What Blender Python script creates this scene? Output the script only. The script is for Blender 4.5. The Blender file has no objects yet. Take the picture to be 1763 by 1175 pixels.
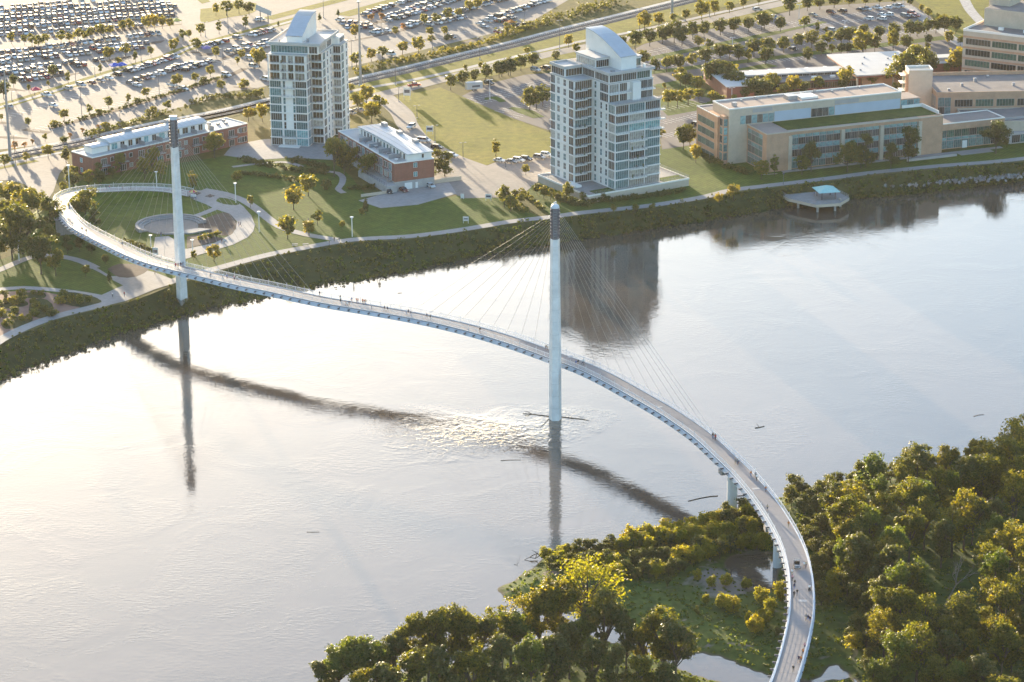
import bpy, math, random
import numpy as np
from mathutils import Matrix, Vector
R = math.radians
rng = np.random.default_rng(7)
random.seed(7)
scene = bpy.context.scene
COL = scene.collection

# ------------------------------------------------------------------ camera, sky, sun, exposure
CAM_H, PITCH, ROLL, FPX = 257.0, R(18.9), R(0.4), 4500.0
PW, PH = 1763.0, 1175.0
cam_data = bpy.data.cameras.new('camera')
cam_data.sensor_width = 36.0
cam_data.lens = FPX / PW * 36.0
cam_data.clip_start = 1.0
cam_data.clip_end = 12000.0
cam = bpy.data.objects.new('camera', cam_data)
COL.objects.link(cam)
cam.matrix_world = Matrix.Translation((0, 0, CAM_H)) @ Matrix.Rotation(R(90) - PITCH, 4, 'X') @ Matrix.Rotation(-ROLL, 4, 'Z')
scene.camera = cam

SUN_EL, SUN_AZ = R(6.5), R(-18.0)        # azimuth measured clockwise from +Y
world = bpy.data.worlds.new('World')
scene.world = world
world.use_nodes = True
wn = world.node_tree
for n in list(wn.nodes):
    wn.nodes.remove(n)
sky = wn.nodes.new('ShaderNodeTexSky')
sky.sky_type = 'NISHITA'
sky.sun_disc = False
sky.sun_elevation = SUN_EL
sky.sun_rotation = SUN_AZ
sky.altitude = 300.0
sky.air_density = 1.0
sky.dust_density = 2.1
sky.ozone_density = 2.2
bg = wn.nodes.new('ShaderNodeBackground')
bg.inputs['Strength'].default_value = 0.15
wo = wn.nodes.new('ShaderNodeOutputWorld')
wn.links.new(sky.outputs[0], bg.inputs['Color'])
wn.links.new(bg.outputs[0], wo.inputs['Surface'])

sun_data = bpy.data.lights.new('sun', 'SUN')
sun_data.energy = 3.8
sun_data.angle = R(0.53)
sun_data.color = (1.0, 0.82, 0.56)
sun = bpy.data.objects.new('sun', sun_data)
COL.objects.link(sun)
sdir = Vector((math.sin(SUN_AZ) * math.cos(SUN_EL), math.cos(SUN_AZ) * math.cos(SUN_EL), math.sin(SUN_EL)))
sun.rotation_euler = sdir.to_track_quat('Z', 'Y').to_euler()
sun.location = (0, 700, 400)

scene.view_settings.view_transform = 'Standard'
scene.view_settings.look = 'None'
scene.view_settings.exposure = 2.35
scene.view_settings.gamma = 1.0
scene.view_settings.use_curve_mapping = False
try:
    scene.cycles.use_denoising = True
    scene.cycles.max_bounces = 6
    scene.cycles.diffuse_bounces = 3
    scene.cycles.glossy_bounces = 3
    scene.cycles.transmission_bounces = 3
    scene.cycles.transparent_max_bounces = 6
    scene.cycles.volume_bounces = 0
    scene.cycles.caustics_reflective = False
    scene.cycles.caustics_refractive = False
except Exception:
    pass

G0 = 6.0        # level of the west bank above the river, metres


def site(u, v, z=G0):
    """survey point: where the sight line through a photo pixel meets the level z"""
    uu, vv = u - PW / 2, v - PH / 2
    a = uu * math.cos(ROLL) - vv * math.sin(ROLL)
    b = uu * math.sin(ROLL) + vv * math.cos(ROLL)
    dy = FPX * math.cos(PITCH) - b * math.sin(PITCH)
    dz = -FPX * math.sin(PITCH) - b * math.cos(PITCH)
    t = (z - CAM_H) / dz
    return np.array((a * t, dy * t, z))


# ------------------------------------------------------------------ materials
MATS = {}


def new_mat(name):
    m = bpy.data.materials.new(name)
    m.use_nodes = True
    MATS[name] = m
    nt = m.node_tree
    return m, nt, nt.nodes['Principled BSDF']


def noise(nt, scale, detail=3.0, coord='Object', rough=0.55, dist=0.0):
    tc = nt.nodes.new('ShaderNodeTexCoord')
    n = nt.nodes.new('ShaderNodeTexNoise')
    n.inputs['Scale'].default_value = scale
    n.inputs['Detail'].default_value = detail
    n.inputs['Roughness'].default_value = rough
    n.inputs['Distortion'].default_value = dist
    nt.links.new(tc.outputs[coord], n.inputs['Vector'])
    return n


def ramp(nt, fac, stops):
    r = nt.nodes.new('ShaderNodeValToRGB')
    el = r.color_ramp.elements
    while len(el) < len(stops):
        el.new(0.5)
    for e, (p, c) in zip(el, stops):
        e.position = p
        e.color = (*c, 1.0) if len(c) == 3 else c
    nt.links.new(fac, r.inputs[0])
    return r


def mix(nt, a, b, fac, kind='MIX'):
    m = nt.nodes.new('ShaderNodeMix')
    m.data_type = 'RGBA'
    m.blend_type = kind
    for sock, val in ((m.inputs[6], a), (m.inputs[7], b)):
        if isinstance(val, tuple):
            sock.default_value = (*val, 1.0)
        else:
            nt.links.new(val, sock)
    if isinstance(fac, float):
        m.inputs[0].default_value = fac
    else:
        nt.links.new(fac, m.inputs[0])
    return m.outputs[2]


def plain(name, col, rough=0.7, var=0.12, scale=0.5, metal=0.0, spec=0.4, fine=6.0, coord='Object'):
    """one base colour with blotchy wear at two scales"""
    m, nt, b = new_mat(name)
    n1, n2 = noise(nt, scale, 4, coord), noise(nt, fine, 3, coord)
    lo = tuple(c * (1 - var) for c in col)
    hi = tuple(min(1, c * (1 + var)) for c in col)
    r1 = ramp(nt, n1.outputs[0], [(0.3, lo), (0.7, hi)])
    r2 = ramp(nt, n2.outputs[0], [(0.3, (1 - var * .8,) * 3), (0.7, (1, 1, 1))])
    nt.links.new(mix(nt, r1.outputs[0], r2.outputs[0], 1.0, 'MULTIPLY'), b.inputs['Base Color'])
    b.inputs['Roughness'].default_value = rough
    b.inputs['Metallic'].default_value = metal
    b.inputs['Specular IOR Level'].default_value = spec
    return m


def blocks(name, c1, c2, mortar, scale, bw, bh, rough=0.8, ms=0.02, off=0.5):
    """small unit masonry or jointed paving, too far to tell apart one by one"""
    m, nt, b = new_mat(name)
    tc = nt.nodes.new('ShaderNodeTexCoord')
    t = nt.nodes.new('ShaderNodeTexBrick')
    t.offset = off
    t.inputs['Color1'].default_value = (*c1, 1)
    t.inputs['Color2'].default_value = (*c2, 1)
    t.inputs['Mortar'].default_value = (*mortar, 1)
    t.inputs['Scale'].default_value = scale
    t.inputs['Mortar Size'].default_value = ms
    t.inputs['Brick Width'].default_value = bw
    t.inputs['Row Height'].default_value = bh
    sp = nt.nodes.new('ShaderNodeSeparateXYZ')
    ad = nt.nodes.new('ShaderNodeMath')
    cb = nt.nodes.new('ShaderNodeCombineXYZ')
    nt.links.new(tc.outputs['Object'], sp.inputs[0])
    nt.links.new(sp.outputs[0], ad.inputs[0])
    nt.links.new(sp.outputs[1], ad.inputs[1])
    nt.links.new(ad.outputs[0], cb.inputs[0])
    nt.links.new(sp.outputs[2], cb.inputs[1])
    nt.links.new(cb.outputs[0], t.inputs['Vector'])
    n = noise(nt, 0.35, 4)
    r = ramp(nt, n.outputs[0], [(0.3, (0.82, 0.82, 0.82)), (0.7, (1.08, 1.08, 1.08))])
    nt.links.new(mix(nt, t.outputs[0], r.outputs[0], 1.0, 'MULTIPLY'), b.inputs['Base Color'])
    b.inputs['Roughness'].default_value = rough
    return m


def slabs(name, col, size, rough=0.88, var=0.1, line=0.82, rot=0.0):
    """cast concrete with saw-cut joints and stains"""
    m, nt, b = new_mat(name)
    tc = nt.nodes.new('ShaderNodeTexCoord')
    mp = nt.nodes.new('ShaderNodeMapping')
    mp.inputs['Rotation'].default_value[2] = rot
    nt.links.new(tc.outputs['Object'], mp.inputs[0])
    t = nt.nodes.new('ShaderNodeTexBrick')
    t.offset = 0.0
    t.inputs['Scale'].default_value = 1.0
    t.inputs['Brick Width'].default_value = size
    t.inputs['Row Height'].default_value = size
    t.inputs['Mortar Size'].default_value = 0.05
    t.inputs['Color1'].default_value = (1, 1, 1, 1)
    t.inputs['Color2'].default_value = (.93, .93, .93, 1)
    t.inputs['Mortar'].default_value = (line, line, line, 1)
    nt.links.new(mp.outputs[0], t.inputs['Vector'])
    n1, n2 = noise(nt, 0.05, 5), noise(nt, 0.7, 4)
    r1 = ramp(nt, n1.outputs[0], [(0.3, tuple(c * (1 - var) for c in col)), (0.7, tuple(c * (1 + var) for c in col))])
    r2 = ramp(nt, n2.outputs[0], [(0.32, (1 - var * 1.3,) * 3), (0.62, (1, 1, 1))])
    c = mix(nt, mix(nt, r1.outputs[0], r2.outputs[0], 1.0, 'MULTIPLY'), t.outputs[0], 1.0, 'MULTIPLY')
    nt.links.new(c, b.inputs['Base Color'])
    b.inputs['Roughness'].default_value = rough
    return m


def grass(name, c1, c2, c3, stripe=None):
    m, nt, b = new_mat(name)
    n1, n2, n3 = noise(nt, 0.035, 4), noise(nt, 0.35, 4), noise(nt, 2.2, 3)
    r1 = ramp(nt, n1.outputs[0], [(0.3, c1), (0.52, c2), (0.72, c3)])
    r2 = ramp(nt, n2.outputs[0], [(0.3, (0.72, 0.72, 0.72)), (0.7, (1.15, 1.15, 1.1))])
    r3 = ramp(nt, n3.outputs[0], [(0.3, (0.75, 0.75, 0.75)), (0.7, (1.15, 1.15, 1.15))])
    c = mix(nt, r1.outputs[0], r2.outputs[0], 1.0, 'MULTIPLY')
    c = mix(nt, c, r3.outputs[0], 1.0, 'MULTIPLY')
    if stripe:
        tc = nt.nodes.new('ShaderNodeTexCoord')
        mp = nt.nodes.new('ShaderNodeMapping')
        mp.inputs['Rotation'].default_value[2] = stripe[0]
        w = nt.nodes.new('ShaderNodeTexWave')
        w.inputs['Scale'].default_value = stripe[1]
        w.inputs['Distortion'].default_value = 0.6
        nt.links.new(tc.outputs['Object'], mp.inputs[0])
        nt.links.new(mp.outputs[0], w.inputs['Vector'])
        rw = ramp(nt, w.outputs[0], [(0.25, (0.86, 0.88, 0.86)), (0.75, (1.1, 1.1, 1.1))])
        c = mix(nt, c, rw.outputs[0], 1.0, 'MULTIPLY')
    nt.links.new(c, b.inputs['Base Color'])
    b.inputs['Roughness'].default_value = 0.95
    b.inputs['Specular IOR Level'].default_value = 0.1
    bp = nt.nodes.new('ShaderNodeBump')
    bp.inputs['Strength'].default_value = 0.6
    bp.inputs['Distance'].default_value = 0.12
    nt.links.new(n3.outputs[0], bp.inputs['Height'])
    nt.links.new(bp.outputs[0], b.inputs['Normal'])
    return m


def leafy(name, c1, c2, c3, trans=0.45):
    """leaves: each leaf island takes its own tint, each plant its own shade; light passes through"""
    m, nt, b = new_mat(name)
    out = nt.nodes['Material Output']
    g = nt.nodes.new('ShaderNodeNewGeometry')
    oi = nt.nodes.new('ShaderNodeObjectInfo')
    r = ramp(nt, g.outputs['Random Per Island'], [(0.0, c1), (0.55, c2), (1.0, c3)])
    ro = ramp(nt, oi.outputs['Random'], [(0.0, (0.75, 0.8, 0.7)), (0.5, (1, 1, 1)), (1.0, (1.2, 1.08, 0.95))])
    c = mix(nt, r.outputs[0], ro.outputs[0], 1.0, 'MULTIPLY')
    nt.links.new(c, b.inputs['Base Color'])
    b.inputs['Roughness'].default_value = 0.55
    b.inputs['Specular IOR Level'].default_value = 0.25
    t = nt.nodes.new('ShaderNodeBsdfTranslucent')
    tcol = mix(nt, c, (2.6, 2.25, 0.6), 1.0, 'MULTIPLY')
    nt.links.new(tcol, t.inputs['Color'])
    ms = nt.nodes.new('ShaderNodeMixShader')
    ms.inputs[0].default_value = trans
    nt.links.new(b.outputs[0], ms.inputs[1])
    nt.links.new(t.outputs[0], ms.inputs[2])
    nt.links.new(ms.outputs[0], out.inputs['Surface'])
    return m


def glassy(name, col, rough=0.12, spec=0.8, var=0.25, scale=0.6):
    m, nt, b = new_mat(name)
    n = noise(nt, scale, 2)
    r = ramp(nt, n.outputs[0], [(0.35, tuple(c * (1 - var) for c in col)), (0.65, tuple(c * (1 + var) for c in col))])
    nt.links.new(r.outputs[0], b.inputs['Base Color'])
    b.inputs['Roughness'].default_value = rough
    b.inputs['Specular IOR Level'].default_value = spec
    return m


def tint(name, col, rough=0.3, spec=0.5, metal=0.0):
    m, nt, b = new_mat(name)
    n = noise(nt, 1.7, 2)
    r = ramp(nt, n.outputs[0], [(0.35, tuple(c * 0.9 for c in col)), (0.65, tuple(min(1, c * 1.05) for c in col))])
    nt.links.new(r.outputs[0], b.inputs['Base Color'])
    b.inputs['Roughness'].default_value = rough
    b.inputs['Specular IOR Level'].default_value = spec
    b.inputs['Metallic'].default_value = metal
    return m


slabs('paving', (0.20, 0.176, 0.160), 4.5, var=0.13, rot=R(24))
slabs('walk', (0.285, 0.268, 0.258), 1.8, var=0.1, rot=R(-33))
plain('kerb', (0.52, 0.49, 0.45), 0.85, 0.08, 0.3)
plain('asphalt', (0.105, 0.094, 0.096), 0.9, 0.16, 0.05, fine=0.8)
plain('ballast', (0.115, 0.095, 0.085), 0.95, 0.2, 0.2, fine=2.0)
plain('gravel_pale', (0.42, 0.39, 0.36), 0.95, 0.15, 0.3, fine=2.0)
plain('paint_white', (0.78, 0.78, 0.76), 0.7, 0.1, 0.4)
plain('mulch', (0.085, 0.058, 0.046), 0.95, 0.3, 0.4, fine=2.5)
plain('red_paving', (0.24, 0.135, 0.10), 0.9, 0.15, 0.3)
plain('soil', (0.13, 0.105, 0.075), 0.95, 0.3, 0.12, fine=1.2)
plain('sand', (0.27, 0.225, 0.175), 0.95, 0.2, 0.2, fine=1.5)
plain('rubble', (0.34, 0.32, 0.31), 0.9, 0.3, 0.8, fine=2.5)
plain('deck_concrete', (0.275, 0.245, 0.235), 0.8, 0.08, 0.12, fine=1.0)
plain('deck_pale', (0.42, 0.40, 0.385), 0.8, 0.06, 0.3)
plain('white_concrete', (0.68, 0.665, 0.64), 0.65, 0.06, 0.15, fine=0.8)
blocks('pylon_concrete', (0.80, 0.785, 0.755), (0.775, 0.76, 0.73), (0.62, 0.61, 0.585), 1.0, 60.0, 3.6, rough=0.6, ms=0.045)
plain('steel_blue', (0.52, 0.55, 0.60), 0.45, 0.07, 0.3, spec=0.5)
plain('steel_white', (0.66, 0.67, 0.69), 0.45, 0.06, 0.5, spec=0.5)
plain('steel_dark', (0.10, 0.10, 0.115), 0.5, 0.2, 1.0)
plain('galvanised', (0.33, 0.34, 0.36), 0.45, 0.15, 0.8, metal=0.5)
plain('head_steel', (0.155, 0.145, 0.165), 0.5, 0.25, 0.9, fine=3.0)
plain('cable_sheath', (0.40, 0.36, 0.32), 0.5, 0.1, 1.0)
plain('bark', (0.10, 0.078, 0.058), 0.95, 0.3, 1.2)
plain('bark_pale', (0.26, 0.225, 0.19), 0.95, 0.25, 1.2)
plain('driftwood', (0.075, 0.058, 0.045), 0.9, 0.3, 1.0)
grass('lawn', (0.052, 0.088, 0.011), (0.075, 0.112, 0.016), (0.105, 0.132, 0.022), (R(35), 0.22))
grass('rough_grass', (0.075, 0.072, 0.02), (0.11, 0.098, 0.026), (0.15, 0.12, 0.04))
grass('field_grass', (0.14, 0.135, 0.018), (0.185, 0.168, 0.022), (0.225, 0.185, 0.034))
grass('bank_grass', (0.04, 0.05, 0.016), (0.06, 0.066, 0.022), (0.085, 0.078, 0.03))
grass('marsh_grass', (0.05, 0.075, 0.014), (0.075, 0.10, 0.02), (0.11, 0.11, 0.03))
leafy('leaf_park', (0.081, 0.098, 0.023), (0.115, 0.127, 0.030), (0.172, 0.155, 0.041))
leafy('leaf_dark', (0.044, 0.060, 0.018), (0.068, 0.083, 0.023), (0.104, 0.109, 0.033), 0.4)
leafy('leaf_gold', (0.105, 0.112, 0.022), (0.145, 0.142, 0.028), (0.20, 0.178, 0.038))
leafy('leaf_forest', (0.050, 0.066, 0.012), (0.094, 0.105, 0.018), (0.165, 0.154, 0.026), 0.55)
leafy('leaf_fresh', (0.050, 0.083, 0.015), (0.077, 0.110, 0.020), (0.119, 0.144, 0.027), 0.45)
leafy('leaf_willow', (0.13, 0.15, 0.016), (0.18, 0.185, 0.022), (0.235, 0.21, 0.03), 0.58)
leafy('leaf_scrub', (0.049, 0.066, 0.019), (0.079, 0.095, 0.026), (0.122, 0.122, 0.037), 0.4)
leafy('leaf_rust', (0.155, 0.085, 0.046), (0.202, 0.116, 0.054), (0.248, 0.155, 0.070), 0.4)


# ------------------------------------------------------------------ mesh helpers
class MB:
    """collects polygons with material slots and links them as one mesh object"""

    def __init__(self):
        self.v, self.f, self.m = [], [], []

    def poly(self, pts, mi=0):
        b = len(self.v)
        self.v.extend([tuple(map(float, p)) for p in pts])
        self.f.append(tuple(range(b, b + len(pts))))
        self.m.append(mi)

    def box(self, x0, x1, y0, y1, z0, z1, mi=0, bottom=False):
        b = len(self.v)
        self.v.extend([(x0, y0, z0), (x1, y0, z0), (x1, y1, z0), (x0, y1, z0), (x0, y0, z1), (x1, y0, z1), (x1, y1, z1), (x0, y1, z1)])
        fs = [(4, 5, 6, 7), (0, 1, 5, 4), (1, 2, 6, 5), (2, 3, 7, 6), (3, 0, 4, 7)]
        if bottom:
            fs.append((3, 2, 1, 0))
        for f in fs:
            self.f.append(tuple(b + i for i in f))
            self.m.append(mi)

    def prism(self, pts, z0, z1, mi=0, top=None, bottom=False):
        """vertical prism over a ccw outline; z1 may be a list of heights per corner"""
        n = len(pts)
        zz = z1 if hasattr(z1, '__len__') else [z1] * n
        b = len(self.v)
        self.v.extend([(float(p[0]), float(p[1]), z0) for p in pts])
        self.v.extend([(float(p[0]), float(p[1]), float(z)) for p, z in zip(pts, zz)])
        for i in range(n):
            j = (i + 1) % n
            self.f.append((b + i, b + j, b + n + j, b + n + i))
            self.m.append(mi)
        self.f.append(tuple(b + n + i for i in range(n)))
        self.m.append(mi if top is None else top)
        if bottom:
            self.f.append(tuple(b + n - 1 - i for i in range(n)))
            self.m.append(mi)

    def tube(self, pts, rad, seg=6, mi=0, cap=True):
        pts = [np.array(p, float) for p in pts]
        n = len(pts)
        rr = rad if hasattr(rad, '__len__') else [rad] * n
        rings = []
        for i, p in enumerate(pts):
            d = pts[min(i + 1, n - 1)] - pts[max(i - 1, 0)]
            d = d / (np.linalg.norm(d) + 1e-9)
            a = np.array((0, 0, 1.0)) if abs(d[2]) < 0.9 else np.array((1.0, 0, 0))
            e1 = np.cross(d, a)
            e1 /= np.linalg.norm(e1) + 1e-9
            e2 = np.cross(d, e1)
            b = len(self.v)
            for k in range(seg):
                t = 2 * math.pi * k / seg
                self.v.append(tuple(p + rr[i] * (math.cos(t) * e1 + math.sin(t) * e2)))
            rings.append(b)
        for i in range(n - 1):
            for k in range(seg):
                k2 = (k + 1) % seg
                self.f.append((rings[i] + k2, rings[i] + k, rings[i + 1] + k, rings[i + 1] + k2))
                self.m.append(mi)
        if cap:
            self.f.append(tuple(rings[0] + k for k in range(seg)))
            self.m.append(mi)
            self.f.append(tuple(rings[-1] + seg - 1 - k for k in range(seg)))
            self.m.append(mi)

    def bar(self, a, b, w, h, mi=0):
        """square bar from a to b"""
        a, b = np.array(a, float), np.array(b, float)
        d = b - a
        d /= np.linalg.norm(d) + 1e-9
        up = np.array((0, 0, 1.0)) if abs(d[2]) < 0.95 else np.array((0, 1.0, 0))
        s = np.cross(d, up)
        s /= np.linalg.norm(s) + 1e-9
        t = np.cross(s, d)
        i0 = len(self.v)
        for p in (a, b):
            for q, r_ in ((-1, -1), (1, -1), (1, 1), (-1, 1)):
                self.v.append(tuple(p + s * q * w / 2 + t * r_ * h / 2))
        for k in range(4):
            k2 = (k + 1) % 4
            self.f.append((i0 + k, i0 + k2, i0 + 4 + k2, i0 + 4 + k))
            self.m.append(mi)
        self.f.append((i0 + 3, i0 + 2, i0 + 1, i0))
        self.m.append(mi)
        self.f.append((i0 + 4, i0 + 5, i0 + 6, i0 + 7))
        self.m.append(mi)

    def mesh(self, name, mats):
        me = bpy.data.meshes.new(name)
        me.from_pydata(self.v, [], self.f)
        for m in (mats if isinstance(mats, (list, tuple)) else [mats]):
            me.materials.append(MATS[m])
        if len(self.m) and max(self.m) > 0:
            me.polygons.foreach_set('material_index', self.m)
        me.update()
        return me


def put(name, me, parent=None, loc=None, rz=0.0, sc=None, label=None, cat=None, group=None, kind=None):
    o = bpy.data.objects.new(name, me)
    COL.objects.link(o)
    if parent is not None:
        o.parent = parent
    if loc is not None:
        o.location = tuple(float(c) for c in loc)
    if rz:
        o.rotation_euler = (0, 0, rz)
    if sc is not None:
        o.scale = sc if hasattr(sc, '__len__') else (sc, sc, sc)
    if label:
        o['label'] = label
    if cat:
        o['category'] = cat
    if group:
        o['group'] = group
    if kind:
        o['kind'] = kind
    return o


def part(name, mb, mats, parent, **k):
    return put(name, mb.mesh(name, mats), parent, **k)


def dens(pts, step):
    """resample a polyline"""
    pts = [np.array(p, float) for p in pts]
    out = [pts[0]]
    for a, b in zip(pts[:-1], pts[1:]):
        n = max(1, int(np.linalg.norm(b - a) / step))
        for i in range(1, n + 1):
            out.append(a + (b - a) * i / n)
    return out


def smooth(pts, step=2.0):
    """Catmull-Rom through the points, resampled at about step"""
    P = [np.array(p, float) for p in pts]
    P = [2 * P[0] - P[1]] + P + [2 * P[-1] - P[-2]]
    out = []
    for i in range(1, len(P) - 2):
        a, b, c, d = P[i - 1:i + 3]
        n = max(2, int(np.linalg.norm(c - b) / step))
        for k in range(n):
            t = k / n
            out.append(0.5 * (2 * b + (c - a) * t + (2 * a - 5 * b + 4 * c - d) * t * t + (3 * b - a - 3 * c + d) * t ** 3))
    out.append(P[-2])
    return out


def px(pts, z=G0):
    return [site(p[0], p[1], p[2] if len(p) > 2 else z) for p in pts]


def sheet(name, pts, mat, dz, z=G0, kind='structure', curved=False, step=3.0, parent=None, thick=0.0):
    """flat ground sheet outlined by photo points"""
    P = px(pts, z)
    if curved:
        P = smooth(P + [P[0]], step)[:-1]
    from mathutils.geometry import tessellate_polygon
    V = [Vector((p[0], p[1], 0)) for p in P]
    tri = tessellate_polygon([V])
    me = bpy.data.meshes.new(name)
    verts = [(p[0], p[1], z + dz) for p in P]
    faces = []
    for t in tri:
        a, b, c = (V[i] for i in t)
        faces.append(tuple(t) if (b - a).cross(c - a).z > 0 else tuple(reversed(t)))
    if thick:
        n = len(verts)
        area = sum(V[i].x * V[(i + 1) % n].y - V[(i + 1) % n].x * V[i].y for i in range(n))
        verts += [(p[0], p[1], z + dz - thick) for p in P]
        for i in range(n):
            j = (i + 1) % n
            q = (i, i + n, j + n, j) if area < 0 else (j, j + n, i + n, i)
            faces.append(tuple(reversed(q)) if area < 0 else tuple(reversed(q)))
    me.from_pydata(verts, [], faces)
    me.materials.append(MATS[mat])
    me.update()
    return put(name, me, parent, kind=kind if parent is None else None)


def ribbon(name, pts, width, mat, dz, z=G0, kind='structure', step=3.0, curve=True, parent=None, world_pts=False):
    P = [np.array(p, float) for p in pts] if world_pts else px(pts, z)
    if curve:
        P = smooth(P, step)
    mb = MB()
    n = len(P)
    L, Rr = [], []
    for i, p in enumerate(P):
        d = P[min(i + 1, n - 1)] - P[max(i - 1, 0)]
        d[2] = 0
        d = d / (np.linalg.norm(d) + 1e-9)
        nn = np.array((-d[1], d[0], 0))
        w = width if not hasattr(width, '__len__') else np.interp(i / (n - 1), np.linspace(0, 1, len(width)), width)
        L.append(p + nn * w / 2)
        Rr.append(p - nn * w / 2)
    mb.v = [(q[0], q[1], q[2] + dz) for q in L] + [(q[0], q[1], q[2] + dz) for q in Rr]
    mb.f = [(i, n + i, n + i + 1, i + 1) for i in range(n - 1)]
    mb.m = [0] * (n - 1)
    return put(name, mb.mesh(name, mat), parent, kind=kind if parent is None else None)


ORD = ['first', 'second', 'third', 'fourth', 'fifth', 'sixth', 'seventh', 'eighth', 'ninth', 'tenth', 'eleventh', 'twelfth', 'thirteenth',
       'fourteenth', 'fifteenth', 'sixteenth', 'seventeenth', 'eighteenth', 'nineteenth', 'twentieth']
TENS = {2: 'twenty', 3: 'thirty', 4: 'forty', 5: 'fifty', 6: 'sixty', 7: 'seventy', 8: 'eighty', 9: 'ninety'}


def ordinal(n):
    if n <= 20:
        return ORD[n - 1]
    t, u = divmod(n, 10)
    if u == 0:
        return TENS[t][:-1] + 'ieth'
    return TENS[t] + '-' + ORD[u - 1]

# ------------------------------------------------------------------ river water
PYL2 = site(956, 722, 0.0)
PYL1 = site(314, 531, 0.0)


def water_mat():
    m, nt, b = new_mat('river_water')
    n1, n2 = noise(nt, 0.012, 5, dist=1.5), noise(nt, 0.10, 4, dist=1.0)
    r1 = ramp(nt, n1.outputs[0], [(0.35, (0.075, 0.057, 0.043)), (0.65, (0.105, 0.079, 0.06))])
    # tan froth trailing downstream of the tall pier
    tc = nt.nodes.new('ShaderNodeTexCoord')
    mp = nt.nodes.new('ShaderNodeMapping')
    mp.vector_type = 'TEXTURE'
    mp.inputs['Location'].default_value = (PYL2[0] - 19, PYL2[1] - 2, 0)
    mp.inputs['Rotation'].default_value = (0, 0, R(2))
    mp.inputs['Scale'].default_value = (38, 15, 1)
    gr = nt.nodes.new('ShaderNodeTexGradient')
    gr.gradient_type = 'SPHERICAL'
    wn_ = noise(nt, 0.07, 4, dist=1.0)
    off = nt.nodes.new('ShaderNodeVectorMath')
    off.operation = 'MULTIPLY_ADD'
    off.inputs[1].default_value = (34, 22, 0)
    nt.links.new(wn_.outputs['Color'], off.inputs[0])
    nt.links.new(tc.outputs['Object'], off.inputs[2])
    off2 = nt.nodes.new('ShaderNodeVectorMath')
    off2.operation = 'SUBTRACT'
    off2.inputs[1].default_value = (17, 11, 0)
    nt.links.new(off.outputs[0], off2.inputs[0])
    nt.links.new(off2.outputs[0], mp.inputs[0])
    nt.links.new(mp.outputs[0], gr.inputs[0])
    fn = noise(nt, 0.22, 5, dist=3.0)
    fr = ramp(nt, fn.outputs[0], [(0.42, (0, 0, 0)), (0.56, (1, 1, 1))])
    fm = mix(nt, fr.outputs[0], gr.outputs[0], 1.0, 'MULTIPLY')
    nt.links.new(mix(nt, r1.outputs[0], (0.36, 0.27, 0.185), fm), b.inputs['Base Color'])
    b.inputs['Roughness'].default_value = 0.05
    b.inputs['IOR'].default_value = 1.75
    b.inputs['Specular IOR Level'].default_value = 0.5
    # ripples: fine chop, swirls and boils, and the ring waves round the tall pier
    wv = noise(nt, 1.1, 3, dist=0.0)
    flow = nt.nodes.new('ShaderNodeMapping')
    flow.inputs['Rotation'].default_value[2] = R(12)
    flow.inputs['Scale'].default_value = (0.5, 1.0, 1.0)
    nt.links.new(nt.nodes.new('ShaderNodeTexCoord').outputs['Object'], flow.inputs[0])
    nt.links.new(flow.outputs[0], wv.inputs['Vector'])
    wv2 = noise(nt, 0.33, 2, dist=0.1)
    nt.links.new(flow.outputs[0], wv2.inputs['Vector'])
    sw = noise(nt, 0.04, 3, dist=1.2)
    swr = ramp(nt, sw.outputs[0], [(0.40, (0.25, 0.25, 0.25)), (0.66, (1.2, 1.2, 1.2))])
    amp = mix(nt, wv.outputs[0], swr.outputs[0], 1.0, 'MULTIPLY')
    b1 = nt.nodes.new('ShaderNodeBump')
    b1.inputs['Strength'].default_value = 1.0
    b1.inputs['Distance'].default_value = 0.032
    nt.links.new(amp, b1.inputs['Height'])
    b2 = nt.nodes.new('ShaderNodeBump')
    b2.inputs['Distance'].default_value = 0.008
    nt.links.new(wv2.outputs[0], b2.inputs['Height'])
    nt.links.new(b1.outputs[0], b2.inputs['Normal'])
    b3 = nt.nodes.new('ShaderNodeBump')
    b3.inputs['Distance'].default_value = 0.010
    nt.links.new(sw.outputs[0], b3.inputs['Height'])
    nt.links.new(b2.outputs[0], b3.inputs['Normal'])
    mp2 = nt.nodes.new('ShaderNodeMapping')
    mp2.vector_type = 'TEXTURE'
    mp2.inputs['Location'].default_value = (PYL2[0] - 17, PYL2[1] - 10, 0)
    mp2.inputs['Rotation'].default_value = (0, 0, R(25))
    mp2.inputs['Scale'].default_value = (36, 20, 1)
    g2 = nt.nodes.new('ShaderNodeTexGradient')
    g2.gradient_type = 'SPHERICAL'
    nt.links.new(off2.outputs[0], mp2.inputs[0])
    nt.links.new(mp2.outputs[0], g2.inputs[0])
    w = noise(nt, 0.45, 2, dist=1.2)
    wm = mix(nt, w.outputs[0], g2.outputs[0], 1.0, 'MULTIPLY')
    b4 = nt.nodes.new('ShaderNodeBump')
    b4.inputs['Distance'].default_value = 0.34
    nt.links.new(wm, b4.inputs['Height'])
    nt.links.new(b3.outputs[0], b4.inputs['Normal'])
    nt.links.new(b4.outputs[0], b.inputs['Normal'])


water_mat()
mb = MB()
mb.poly([(-3500, -200, 0), (3500, -200, 0), (3500, 1400, 0), (-3500, 1400, 0)])
river = put('river_water', mb.mesh('river_water', 'river_water'), kind='structure')

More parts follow.
